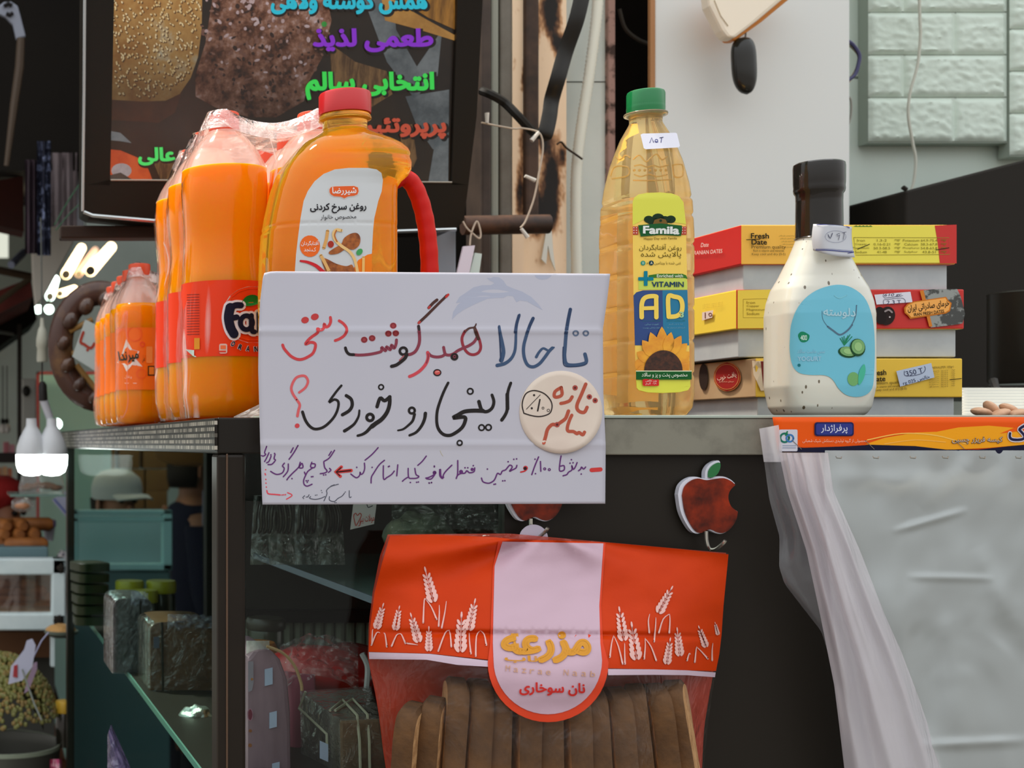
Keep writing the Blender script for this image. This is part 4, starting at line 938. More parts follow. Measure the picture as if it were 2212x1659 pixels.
A.poly([L5(497, 1226), L5(997, 1220), L5(999, 1288), L5(980, 1322), L5(900, 1342), L5(740, 1349), L5(600, 1343), L5(520, 1322), L5(501, 1298)], lime, 3)
A.rect(*L5(550, 1218), *L5(698, 1284), (206, 40, 40), 9, r=10); A.text('وزن خالص', 624, L5(0, 1236)[1], 100, 26, (240, 220, 210), 10); A.text('۸۱۰ گرم', 624, L5(0, 1264)[1], 100, 26, (240, 220, 210), 10)
A.build('label', t, smooth=True)
A = Art(lambda a, b, o_: P(a, b, 1.2795 - .0065 * (b - 288) / 34 - o_), None, .0003, .0022).at(1260, 180, 4.367)
A.poly([(540, 484), (560, 474), (870, 466), (884, 474), (912, 590), (900, 604), (590, 622), (570, 612)], M('sticker_white', (226, 226, 238), .5), 0)
bl = (70, 76, 140)
A.stroke([(628, 560), (646, 512), (664, 556)], 6, bl, 1, 1); A.ring(690, 542, 13, 6, bl, 1, 14); A.stroke([(722, 514), (754, 508)], 6, bl, 1, 1); A.stroke([(740, 512), (734, 556)], 6, bl, 1, 1); A.stroke([(676, 548), (704, 552)], 6, bl, 1, 1)
A.build('price_sticker', t, smooth=True)

# ---------------------------------------------------------------- dressing bottle
Yy = 1.31; xy = .8150
zy = lambda py: ZT + (905 - py) * Yy / F
t = thing('dressing_bottle', (xy, Yy, ZT), 'white speckled dressing bottle with long black cap and blue label', 'bottle')
YR = [(505, .0185, .0185, 2), (516, .0188, .0188, 2), (530, .0205, .0200, 2.1), (561, .0255, .0215, 2.4), (604, .0340, .0240, 2.9), (629, .0395, .0262, 3.3), (657, .0425, .0275, 3.8), (685, .0436, .0282, 4.2), (840, .0436, .0282, 4.2), (863, .0420, .0275, 4), (884, .0410, .0268, 3.6), (897, .0385, .0245, 3.2), (905, .034, .021, 3)]
B = MB(); rings = []
for y in [505 + 3 * k for k in range(134)] + [905]:
    a_, b, e = interp(YR, y); rings.append(sring((xy, Yy, zy(y)), a_, b, 56, e))
B.loft(rings); yb = B.bvh()
m, nt_, b_, o_ = new_mat('speckled_dressing')
vo = nt_.nodes.new('ShaderNodeTexVoronoi'); vo.inputs['Scale'].default_value = 150; nt_.links.new(coords(nt_, (1, 1, .5)), vo.inputs['Vector'])
n2 = tex_noise(nt_, 40, 2); mm = nt_.nodes.new('ShaderNodeMath'); mm.operation = 'MULTIPLY_ADD'; mm.inputs[1].default_value = .55
nt_.links.new(n2, mm.inputs[0]); nt_.links.new(vo.outputs['Distance'], mm.inputs[2]); mm.inputs[1].default_value = .5
nt_.links.new(ramp(nt_, mm.outputs[0], [(.35, (96, 84, 62)), (.39, (216, 216, 204))]), b_.inputs['Base Color'])
b_.inputs['Roughness'].default_value = .3; b_.inputs['Coat Weight'].default_value = .8; b_.inputs['Coat Roughness'].default_value = .05
b_.inputs['Subsurface Weight'].default_value = .12; b_.inputs['Subsurface Radius'].default_value = (.01, .008, .006)
B.build('body', MATS['speckled_dressing'], t, angle=70)
bc = M('black_cap', (36, 33, 29), .2, coat=.6, bump=(40, .25, .001))
B = MB(); B.lathe([(.0205, zy(519)), (.0196, zy(517)), (.0192, zy(440)), (.0194, zy(425)), (.0208, zy(420)), (.0213, zy(414)), (.0211, zy(408)), (.0214, zy(400)), (.0216, zy(366)), (.0212, zy(359)), (.0196, zy(356)), (.016, zy(357))], (xy, Yy, 0), 56); B.build('cap', bc, t, angle=40)
ys_ = on_bvh(yb, 1.28)
A = Art(ys_, 9, .0002, .0005).at(1620, 330, 2.813)
blue = M('dressing_label', (104, 188, 212), .4, coat=.3)
A.poly([(244, 1130), (250, 1050), (280, 960), (330, 890), (400, 838), (480, 810), (550, 803), (620, 822), (690, 876), (730, 960), (750, 1060), (756, 1200), (751, 1350), (740, 1430), (700, 1472), (640, 1484), (580, 1470), (535, 1430), (510, 1390), (480, 1362), (440, 1351), (380, 1351), (310, 1342), (270, 1312), (250, 1260), (242, 1190)], blue, 0, 3)
hb = (84, 112, 134); pl = (176, 214, 226)
A.stroke([(436, 962), (440, 1010), (470, 1056), (505, 1082), (545, 1104), (590, 1078), (622, 1034), (640, 985), (645, 928)], 6, hb, 1, taper=(.4, 1)); A.stroke([(470, 1056), (505, 1082), (545, 1106), (590, 1080), (618, 1046)], 10, hb, 1)
A.text('دلوسته', 540, 975, 196, 66, pl, 2, .02, rot=2); A.stroke([(510, 868), (540, 884), (585, 866)], 5, (130, 200, 216), 1)
A.poly([(292, 1110), (305, 1090), (325, 1088), (345, 1098), (360, 1112), (352, 1140), (328, 1152), (304, 1144)], (14, 130, 92), 1, 4); A.text('400', 325, 1124, 38, 32, (210, 240, 226), 2, .02)
A.text('سس ماست سالاد', 370, 1208, 164, 34, (150, 200, 220), 2, .01); A.text('YOGURT', 359, 1252, 142, 30, (150, 200, 222), 2, .05); A.dot(298, 1291, 9, (10, 110, 120), 2)
for x, y, rx, ry, r_ in ((590, 1212, 58, 34, 8), (648, 1184, 46, 54, -10)):
    A.dot(x, y, rx, (26, 74, 40), 2 + (x > 600) * 3, ry, r_); A.dot(x + 2, y - 5, rx * .86, (120, 170, 110), 3 + (x > 600) * 3, ry * .84, r_); A.dot(x + 2, y - 5, rx * .5, (150, 194, 130), 4 + (x > 600) * 3, ry * .5, r_)
for k in range(7): A.stroke([(570, 1170), (545 + 12 * k, 1128 - 6 * (k % 3) - 10 * (k > 3))], 5, (30, 130, 90), 1, 1)
A.dot(625, 1375, 36, (112, 170, 106), 2, 42); A.poly([(690, 1285), (697, 1330), (680, 1385), (655, 1412), (655, 1350), (668, 1310)], (70, 180, 150), 3, 3)
A.build('label', t, smooth=True)
# paper strip round the neck
t2 = thing('neck_tag', (cx_(1800, 1.27), 1.275, zy(548)), 'white paper price strip with blue border round the neck of the dressing bottle', 'price tag')
ring_c = Vector((xy, Yy, 0))
def tagp(u, v):
    px = 1757 + (1840 - 1757) * u + 6 * v * u * u - 3 * math.sin(PI * v); py = 484 + 6 * u + (541 - 484) * v + 5 * math.sin(PI * u) * (v - .3) + 9 * u * v * v; a_ = (u - .45) * 2.0
    return P(px, py, Yy - .030 * math.cos(a_) - .004)
B = MB(); B.grid(tagp, 24, 12); tb = B.bvh()
B.build('strip', M('tag_paper', (200, 204, 212), .6), t2, angle=180, solid=.0004)
A = Art(on_bvh(tb, 1.28), 8, .0002, .0005).at(1620, 330, 2.813)
for pts in ([(410, 438), (480, 436), (560, 442), (600, 456)], [(404, 590), (470, 592), (560, 600), (628, 604)]): A.stroke(pts, 5, (46, 56, 130), 1)
A.stroke([(404, 583), (470, 585), (560, 592), (620, 596)], 2, (70, 80, 140), 1)
ik = (56, 56, 84); A.stroke([(472, 498), (484, 522), (496, 490)], 4, ik, 2, 2); A.stroke([(540, 490), (522, 496), (530, 508), (540, 498), (532, 532)], 2.5, ik, 2, 2); A.stroke([(556, 486), (578, 482)], 2.5, ik, 2, 1); A.stroke([(568, 486), (562, 528)], 2.5, ik, 2, 1); A.ring(518, 510, 62, 1.6, (120, 124, 150), 1, 36)
A.build('writing', t2)

# ---------------------------------------------------------------- date boxes
Yd = 1.42; grey = M('box_board', (188, 194, 195), .7, var=(20, (176, 182, 185), .4, .6))
zd = lambda py: ZT + (905 - py) * Yd / F
def date_box(label, x0, x1, ytop, ylid, ybase, side, front, dep=.15, dy=0, tilt=0, inset=.005):
    a, b = cx_(x0, Yd + dy), cx_(x1, Yd + dy); t = thing('date_box', ((a + b) / 2, Yd + dy + dep / 2, zd(ybase)), label, 'box', 'stacked date boxes')
    z0, z1, z2 = zd(ybase), zd(ylid), zd(ytop)
    rot = Matrix.Translation(Vector((a, Yd + dy, 0))) @ Matrix.Rotation(math.radians(tilt), 4, 'Z') @ Matrix.Translation(Vector((-a, -Yd - dy, 0)))
    MB().box(a + inset, b - inset, Yd + dy + inset, Yd + dy + dep - inset, z0, z1 + .004, 0, rot).build('base', grey, t, smooth=False, bevel=.001)
    B = MB(); B.add([rot @ Vector(p) for p in ((a, Yd + dy, z1), (b, Yd + dy, z1), (b, Yd + dy + dep, z1), (a, Yd + dy + dep, z1), (a, Yd + dy, z2), (b, Yd + dy, z2), (b, Yd + dy + dep, z2), (a, Yd + dy + dep, z2))],
          [(3, 2, 1, 0), (4, 5, 6, 7), (0, 1, 5, 4), (1, 2, 6, 5), (2, 3, 7, 6), (3, 0, 4, 7)], [0, 1, 1, 0, 0, 0])
    tree = B.bvh(); lid = B.build('lid', [side, front], t, smooth=False, bevel=.0012)
    return t, Art(on_bvh(tree, Yd), 24, .0002, .0014)
def C15(A): return A.at(1500, 460, 3.107)
yo, yl_, rd = M('box_orange_yellow', (250, 192, 74), .45), M('box_yellow', (244, 214, 74), .45), M('box_red', (204, 44, 38), .4)
bk_ = (40, 34, 24)
t, A = date_box('topmost date box, red side and yellow front with a red right end', 1601, 2064, 485, 571, 626, rd, yo, dy=0); C15(A)
A.text('Fresh', 433, 156, 122, 38, bk_, 2, .03); A.text('Date', 428, 197, 104, 36, bk_, 2, .03); A.stroke([(342, 182), (432, 178)], 5, bk_, 3, 1)
A.text('Premium quality', 492, 233, 230, 30, (70, 50, 20), 2); A.text('Rich in vitamin and minerals', 492, 255, 206, 16, (90, 66, 26), 2); A.text('Keep cool and dry (0-5)', 492, 280, 226, 20, (90, 66, 26), 2)
for k in range(5): A.text('مخلوط خرما و اسیدچرب برای سلامتی', 625 + 4 * k, 155 + 19 * k, 130 - 8 * k, 13, (110, 80, 30), 2)
A.build('print', t); A = Art(A.surf, 24, .0002, .0014).at(1500, 460, 3.107)
A.rect(1040, 86, 1730, 336, M('box_lemon', (240, 226, 84), .45), 0); A.poly([(1606, 86), (1800, 78), (1800, 340), (1640, 340), (1625, 200)], rd, 1)
A.stroke([(1062, 166), (1700, 168), (1706, 280), (1076, 284), (1062, 166)], 3, (150, 140, 50), 2, 1)
tb_ = (130, 122, 40)
for k, row in enumerate((('Iron', '1.3-2', 'mgr', 'Potassium', '64.9-75.4', 'mgr'), ('Copper', '0.16-0.21', 'mgr', 'Calcium', '58.3-67.8', 'mgr'), ('Magnesium', '50.3-58.5', 'mgr', 'Phosphorus', '54.8-63.8', 'mgr'), ('Sodium', '41-48', 'mgr', 'Sulphur', '43.8-51', 'mgr'))):
    for x, s_ in zip((1110, 1250, 1356, 1446, 1566, 1666), row): A.text(s_, x, 186 + 26 * k, min(110, 13 * len(s_)), 16, tb_, 3)
A.stroke([(1088, 244), (1166, 212)], 5, (50, 46, 26), 4, 1); A.stroke([(1612, 250), (1698, 236)], 5, (50, 46, 26), 4, 1)
wh = (232, 216, 206)
A.build('print', t); A = Art(A.surf, 24, .0002, .0014).at(1500, 460, 3.107)
A.text('Date', 80, 214, 54, 28, wh, 2, 0, shear=.3, rot=-4); A.text('IRANIAN DATES', 100, 262, 200, 26, wh, 2, 0, shear=.2, rot=-4)
A.build('print', t); A = Art(A.surf, 24, .0002, .0014).at(1500, 460, 3.107)
for k in range(5): A.poly([(1060 + 24 * k, 92), (1080 + 24 * k, 84), (1092 + 24 * k, 94)], (40, 120, 50), 2)
A.build('print', t)
t, A = date_box('middle date box, yellow side, its lid red and silver at the right end', 1590, 2078, 624, 710, 770, yl_, M('box_red', (204, 44, 38), .4), dy=.004, tilt=-.8); C15(A)
A.poly([(285, 520), (1120, 500), (1120, 770), (285, 776)], yl_, 0)
A.stroke([(322, 580), (480, 576), (480, 704), (322, 704), (322, 580)], 3, (180, 150, 50), 1, 1)
for k, s_ in enumerate(('Iron', 'Copper', 'Magnesium', 'Sodium')): A.text(s_, 345 + 7 * len(s_), 602 + 25 * k, 14 * len(s_), 18, (150, 126, 40), 2)
for k in range(3): A.text('خرمای مرغوب صادراتی', 135, 608 + 11 * k, 140, 8, (190, 150, 60), 2, rot=-8)
A.poly([(62, 668), (136, 652), (130, 702), (62, 722)], (226, 206, 196), 1); A.ring(118, 682, 10, 5, (120, 70, 60), 2); A.stroke([(84, 670), (84, 705)], 6, (120, 70, 60), 2, 1)
A.poly([(1530, 520), (1760, 494), (1830, 740), (1580, 770)], M('damask', (150, 154, 150), .5, var=(46, (70, 72, 70), .48, .52)), 1)
A.poly([(1505, 524), (1530, 520), (1590, 764), (1568, 764)], (216, 128, 44), 2)
A.poly([(1200, 550), (1442, 530), (1456, 600), (1215, 616)], M('sticker_white', (226, 226, 238), .5), 2); bl = (50, 54, 90)
A.text('610 gr', 1325, 553, 118, 24, bl, 3, -.005, shear=.2, rot=-3); A.stroke([(1262, 545), (1268, 572), (1390, 556)], 3, bl, 3, 2); A.text('2 3 T', 1330, 600, 96, 26, bl, 3, -.005, rot=-3); A.stroke([(1262, 612), (1262, 586), (1300, 580), (1380, 572), (1406, 588), (1404, 606)], 3, bl, 3, 3)
A.dot(1285, 692, 54, (48, 34, 32), 2, 64, 20); A.dot(1240, 690, 40, (38, 28, 26), 3, 60, -10); A.stroke([(1270, 662), (1295, 652), (1316, 668)], 12, (150, 140, 140), 4); A.dot(1302, 700, 6, (190, 180, 180), 4)
A.poly([(1398, 640), (1420, 612), (1460, 596), (1680, 564), (1696, 590), (1718, 606), (1706, 660), (1680, 676), (1440, 712), (1424, 690), (1402, 672)], (206, 120, 30), 3); A.poly([(1408, 640), (1428, 618), (1466, 602), (1674, 572), (1688, 594), (1708, 610), (1698, 654), (1674, 668), (1446, 702), (1430, 684), (1410, 668)], (250, 178, 92), 4)
A.text('خرمای صادراتی ایران', 1560, 628, 282, 54, (40, 30, 20), 5, .015, rot=-8); A.text('IRAN FRESH DATES', 1564, 672, 204, 22, (40, 30, 20), 5, .02, rot=-7)
A.build('print', t)
kraft = M('kraft', (190, 160, 122), .55, var=(8, (178, 146, 108), .4, .6))
t, A = date_box('lowest date box, kraft side with a red seal and yellow front with a price sticker', 1632, 2084, 774, 858, 905, kraft, M('box_amber', (238, 196, 62), .45), dy=-.006, tilt=.8); C15(A)
A.poly([(392, 950), (490, 950), (490, 1190), (440, 1194), (412, 1130)], (226, 206, 176), 1); A.poly([(438, 996), (490, 996), (490, 1166), (456, 1166)], (120, 36, 30), 2)
A.poly([(490, 950), (1130, 950), (1130, 1230), (490, 1240)], kraft, 0)
sr_ = (158, 38, 34)
A.dot(230, 1100, 92, (196, 120, 60), 1, 98); A.dot(230, 1100, 88, sr_, 2, 92); A.ring(230, 1100, 80, 3, (210, 150, 80), 3, 84); A.text('یافت خوب', 230, 1100, 130, 44, (232, 206, 190), 4, 0, rot=-12); A.text('خرمای صادراتی', 230, 1132, 100, 12, (226, 190, 160), 4)
A.poly([(205, 1014), (230, 1002), (256, 1014)], sr_, 2); A.poly([(205, 1184), (230, 1198), (256, 1184)], sr_, 2); A.dot(70, 1100, 30, (58, 42, 34), 1, 90)
A.text('Fresh', 1228, 1072, 104, 38, bk_, 2, .03, rot=-2); A.text('Date', 1226, 1114, 96, 36, bk_, 2, .03, rot=-2); A.text('Premium quality', 1280, 1143, 220, 26, (70, 50, 20), 2, rot=-3); A.text('Rich in vitamin and minerals', 1280, 1165, 200, 15, (90, 66, 26), 2, rot=-3); A.text('Keep cool and dry (0-5)', 1310, 1186, 214, 20, (90, 66, 26), 2, rot=-3)
A.text('MINERAL(PER 100gr)', 1650, 1038, 164, 18, (90, 66, 26), 2, rot=-3)
for k in range(9): A.text(('Iron', 'Copper', 'Magnesium', 'Sodium', 'Potassium', 'Calcium', 'Phosphorus', 'Sulphur', 'Zinc')[k], 1600, 1062 + 13 * k, 66, 9, (130, 100, 40), 2, rot=-3); A.text('58.3-67.8', 1670, 1060 + 13 * k, 46, 9, (130, 100, 40), 2, rot=-3); A.text('mgr', 1730, 1056 + 13 * k, 24, 9, (130, 100, 40), 2, rot=-3)
A.stroke([(1705, 1120), (1782, 1112)], 5, (60, 50, 26), 3, 1)
A.poly([(1346, 1062), (1580, 1008), (1602, 1104), (1372, 1166)], M('sticker_blue', (190, 204, 226), .5), 3); bl = (46, 52, 90)
A.text('350 T', 1466, 1068, 116, 34, bl, 4, -.005, rot=-13); A.stroke([(1400, 1062), (1404, 1092), (1460, 1092), (1520, 1076), (1540, 1050), (1534, 1030)], 3.5, bl, 4, 3); A.text('خالص 520 gr', 1480, 1124, 184, 30, bl, 4, -.005, rot=-15)
A.build('print', t)
# ---------------------------------------------------------------- the hand-written paper sign
def YS(px, py):
    u = (px - 560) / 750; top = max(0, 715 - py) / 130; edge = max(0, u - .86) / .14
    return 1.2065 + .010 * top * (.6 + .4 * u) - .010 * max(0, py - 715) / 370 + .003 * math.sin(PI * u) * (-1) + .001 * math.exp(-((py - 960) / 5) ** 2) * -1 + .0012 * math.exp(-((py - 715) / 5) ** 2) * -1 - .006 * edge * top
def SS(px, py, off=0):
    v = P(px, py, YS(px, py)); return v + (Vector((0, 0, CZ)) - v).normalized() * off
SL = [(586, 572), (600, 568), (650, 562), (716, 559), (800, 558), (950, 562), (1090, 567)]
SR = [(586, 1317), (593, 1318), (650, 1311), (712, 1302), (850, 1303), (960, 1308), (1090, 1307)]
t = sign = thing('paper_sign', P(935, 1090, 1.2), 'large white creased paper sign with hand-written lines in red, black and purple', 'sign')
B = MB()
def sg(u, v):
    yt = 586 + 5.5 * u + (4 * max(0, .02 - u) / .02); y = yt + (1090 - 2 * u - yt) * v; l = interp(SL, y)[0]; r = interp(SR, y)[0]; return SS(l + (r - l) * u, y)
B.grid(sg, 60, 84); B.build('sheet', M('sign_paper', (193, 191, 201), .55, spec=.3, var=(3, (186, 186, 198), .35, .65)), t, angle=180, solid=.0006)
A = Art(SS, None, .00006, .0004)
A.at(920, 560, 5.267)
wm = (172, 176, 194)
A.poly([(690, 210), (740, 215), (770, 200), (830, 205), (880, 240), (920, 300), (990, 330), (1100, 370), (1200, 430), (1280, 510), (1330, 580), (1240, 530), (1150, 480), (1070, 470), (1030, 490), (990, 420), (930, 415), (880, 440), (800, 440), (700, 450), (560, 510), (440, 570), (350, 630), (295, 690), (310, 600), (360, 520), (400, 490), (340, 500), (380, 430), (470, 370), (540, 320), (640, 295), (740, 295), (780, 270), (720, 240)], wm, 0)
A.poly([(1238, 182), (1250, 205), (1280, 226), (1325, 234), (1380, 226), (1412, 205), (1432, 182)], wm, 0)
A.at(540, 560, 5.267)
red, mauve, blk_, brn_ = (204, 66, 70), (136, 58, 74), (46, 38, 38), (74, 44, 38)
A.stroke([(1015, 700), (1060, 730), (1095, 775), (1100, 820), (1070, 870), (1020, 905), (970, 925)], 32, red)
A.stroke([(915, 662), (918, 710), (898, 755), (866, 772), (846, 735), (838, 785), (802, 805), (768, 790), (772, 832), (710, 878), (662, 920), (632, 966), (690, 945), (738, 957), (744, 1000), (715, 1070), (660, 1110), (600, 1136), (540, 1138), (470, 1105), (415, 1050), (385, 1010), (372, 975)], 33, red)
A.dot(627, 692, 44, (190, 60, 60), 2, 37, -15); A.dot(738, 655, 46, (190, 60, 60), 2, 37, -20)
A.stroke([(1667, 918), (1662, 965), (1640, 1012), (1612, 975), (1596, 1030), (1556, 995), (1542, 1042), (1500, 1002), (1496, 1045), (1440, 1066), (1340, 1084), (1240, 1090), (1170, 1084)], 33, mauve)
A.stroke([(1180, 1086), (1130, 1080), (1100, 1050), (1086, 1008)], 33, blk_, 3)
for x, y in ((1300, 916), (1390, 898), (1575, 846), (1659, 842), (1630, 756)): A.dot(x, y, 38, (158, 58, 62), 2, 35); A.ring(x, y, 24, 7, (110, 40, 48), 3)
A.ring(1745, 1045, 40, 30, blk_, 4); A.stroke([(1785, 1085), (1760, 1130), (1700, 1180), (1660, 1205), (1612, 1218)], 38, blk_, 4); A.stroke([(1750, 1098), (1700, 1150)], 12, (170, 80, 84), 5)
A.stroke([(1918, 762), (1926, 830), (1930, 920), (1915, 990), (1880, 1050), (1830, 1080), (1790, 1085)], 35, mauve); A.stroke([(1918, 762), (1924, 800)], 30, blk_, 3)
A.stroke([(1926, 718), (2000, 650), (2080, 570), (2150, 500), (2212, 440), (2238, 412)], 36, brn_, 3, taper=(.9, .8)); A.stroke([(2232, 428), (2256, 402)], 26, (190, 50, 44), 4, 1); A.stroke([(1920, 724), (1930, 714)], 30, (180, 64, 60), 4, 1)
A.stroke([(2034, 552), (2082, 500), (2128, 462)], 33, brn_, 3); A.stroke([(2034, 553), (2046, 540)], 26, (180, 60, 58), 4, 1)
A.at(920, 560, 5.267)
A.stroke([(446, 818), (412, 890), (418, 965), (450, 1035), (495, 1076), (548, 1085), (600, 1060), (624, 1005), (614, 935), (592, 870), (566, 800)], 32, (150, 50, 62), 2)
A.stroke([(582, 890), (545, 945), (485, 985), (425, 1010), (360, 1042), (320, 1072), (270, 1090), (225, 1082), (210, 1045), (202, 1002)], 33, mauve, 3)
A.stroke([(446, 820), (495, 785), (552, 772), (572, 735)], 28, brn_, 4, taper=(1, .5)); A.stroke([(556, 785), (574, 848), (598, 905)], 36, brn_, 4)
A.stroke([(218, 1082), (180, 1105), (120, 1112), (60, 1098), (22, 1062)], 33, mauve, 2); A.stroke([(20, 1060), (25, 1120), (0, 1190), (-60, 1262), (-130, 1310), (-186, 1334)], 36, (206, 74, 84), 2); A.stroke([(24, 1075), (26, 1120), (6, 1180)], 14, mauve, 3)
A.dot(325, 1110, 45, blk_, 4, 43); A.ring(326, 1108, 14, 10, (130, 60, 74), 5); A.dot(130, 1290, 47, blk_, 3, 41); A.dot(130, 1289, 33, (206, 84, 80), 4, 26); A.stroke([(112, 1284), (150, 1276)], 7, (240, 180, 170), 5, 1)
bl, bl2 = (62, 84, 116), (44, 62, 94)
A.stroke([(834, 762), (848, 850), (868, 950), (882, 1060), (858, 1150)], 44, bl, taper=(.6, 1.2)); A.stroke([(826, 770), (840, 900), (850, 1100), (846, 1158)], 16, bl2, 3)
A.stroke([(1066, 630), (1040, 720), (1026, 830), (1022, 950), (1010, 1050), (970, 1130), (900, 1185), (812, 1208)], 46, bl, taper=(.5, .9)); A.stroke([(1060, 640), (1032, 740), (1018, 830)], 34, bl2, 3)
A.stroke([(1220, 672), (1180, 760), (1140, 880), (1112, 1000), (1118, 1110), (1156, 1200), (1220, 1224), (1290, 1190), (1350, 1120), (1400, 1050), (1438, 1010)], 46, bl, taper=(.8, .8)); A.stroke([(1222, 672), (1180, 762), (1150, 840)], 34, bl2, 3)
A.stroke([(1456, 1004), (1402, 1040), (1336, 1014), (1290, 1055), (1256, 1112)], 36, bl, taper=(.6, .9))
A.stroke([(1644, 570), (1618, 700), (1596, 850), (1584, 1000), (1578, 1110), (1600, 1190), (1680, 1206), (1780, 1192), (1826, 1164), (1810, 1080)], 52, bl, taper=(.75, .8)); A.stroke([(1644, 572), (1616, 700), (1590, 850)], 34, bl2, 3); A.stroke([(1562, 1000), (1560, 1120), (1580, 1212), (1690, 1222), (1790, 1208), (1832, 1186)], 12, bl2, 3)
for x in (1705, 1820): A.ring(x, 842, 28, 18, (96, 112, 138), 2, 26)
A.at(920, 780, 5.026)
k2 = (42, 37, 36)
A.stroke([(922, 238), (892, 330), (886, 430), (882, 530), (858, 590), (824, 640)], 52, k2, 2, taper=(.6, .7)); A.stroke([(884, 360), (886, 520)], 40, k2, 2)
A.stroke([(718, 368), (738, 440), (718, 510), (662, 548), (606, 530), (576, 440)], 40, k2, taper=(.8, 1)); A.stroke([(618, 540), (520, 538), (420, 548), (350, 584), (300, 616), (420, 608), (424, 660), (392, 722), (332, 772), (262, 806), (192, 796), (140, 742), (118, 660), (124, 540), (160, 420), (200, 320), (242, 236)], 46, k2, taper=(1, .62))
for x, y, r_ in ((482, 328, 30), (605, 722, 30), (680, 720, 30), (367, 888, 26)): A.ring(x, y, r_, 18, k2, 3)
A.at(540, 820, 5.267)
A.stroke([(1996, 384), (1986, 450), (1950, 530), (1890, 600), (1816, 634)], 40, k2, taper=(1, .7)); A.ring(1842, 352, 33, 28, k2); A.stroke([(1872, 395), (1850, 470), (1790, 530), (1740, 565), (1684, 578)], 34, k2, taper=(1, .6))
A.stroke([(1446, 308), (1482, 210), (1532, 240), (1592, 196)], 40, k2); A.stroke([(1590, 196), (1588, 280), (1560, 370), (1500, 450), (1430, 500), (1388, 532)], 58, k2, taper=(.7, .9)); A.ring(1366, 430, 38, 34, k2); A.stroke([(1384, 530), (1330, 590), (1280, 622), (1226, 638)], 40, k2, taper=(1, .7)); A.ring(1492, 85, 27, 18, k2)
A.stroke([(1245, 350), (1235, 420), (1190, 500), (1130, 550), (1076, 584)], 38, k2, taper=(.6, 1)); A.stroke([(1096, 182), (1150, 222), (1163, 290), (1130, 352), (1052, 400)], 38, k2)
A.stroke([(1040, 68), (980, 140), (900, 256), (960, 226), (1005, 252), (1000, 330), (960, 420), (890, 500), (820, 548), (740, 562), (680, 530), (630, 460), (598, 368)], 38, k2, taper=(.7, .9))
qr = (216, 96, 100)
A.stroke([(560, 146), (630, 91), (660, 21), (635, -34), (590, -44), (530, -24), (490, 31), (470, 101), (490, 165), (530, 225), (566, 285), (552, 350), (540, 415)], 28, qr, taper=(1, 1.1)); A.dot(537, 525, 28, (206, 70, 76), 2, 26, -30); A.dot(531, 228, 8, (60, 30, 30), 3)
A.at(920, 780, 5.026)
pu = (98, 48, 112)
def ink(lst, w=15, c=pu):
    for s_ in lst: A.stroke(s_, w, c, 2, 4)
def pts_(lst, r=9, c=pu):
    for x, y in lst: A.dot(x, y, r, c, 3, n=10)
A.stroke([(1800, 1183), (1896, 1176)], 46, (204, 60, 58), 2, 1)
ink([[(1734, 1150), (1712, 1172), (1690, 1150), (1680, 1172), (1658, 1190)], [(1642, 1102), (1622, 1150), (1600, 1175), (1584, 1132), (1586, 1180), (1550, 1205), (1530, 1232), (1490, 1245)], [(1468, 1030), (1456, 1100), (1452, 1190), (1500, 1182), (1500, 1136), (1464, 1140)], [(1244, 1090), (1248, 1196)], [(1224, 1040), (1186, 1130), (1150, 1232)],
     [(988, 1132), (978, 1160), (938, 1182), (908, 1196), (938, 1150), (910, 1130), (866, 1180), (830, 1194), (810, 1230), (778, 1218), (758, 1262), (735, 1300), (682, 1326), (622, 1310), (604, 1270)], [(530, 1160), (522, 1200), (474, 1212), (444, 1190), (424, 1216), (380, 1220), (345, 1240), (330, 1274)], [(346, 1080), (346, 1200), (340, 1250)], [(282, 1130), (222, 1190), (192, 1232), (182, 1274), (152, 1244), (150, 1178)], [(96, 1228), (60, 1250), (22, 1266), (0, 1270)]])
A.ring(1290, 1170, 11, 11, pu); A.ring(1340, 1178, 11, 11, pu); A.dot(1082, 1162, 26, (196, 54, 60), 2); A.stroke([(1090, 1180), (1070, 1195), (1030, 1205)], 16, (196, 54, 60), 2); A.dot(1078, 1166, 18, (50, 26, 34), 3); A.dot(503, 1176, 18, pu); A.dot(382, 1202, 22, pu); A.dot(95, 1212, 18, pu)
pts_([(1687, 1226), (1580, 1070), (1565, 1108), (1598, 1104), (1185, 1065), (1190, 1222), (955, 1066), (985, 1062), (893, 1092), (835, 1300), (858, 1298), (740, 1338), (756, 1335), (668, 1172), (515, 1135), (425, 1158), (455, 1158), (92, 1140), (35, 1322), (60, 1320)])
A.stroke([(155, 972), (165, 1000), (185, 1030)], 5, (190, 180, 150), 1)
A.at(540, 820, 5.267)
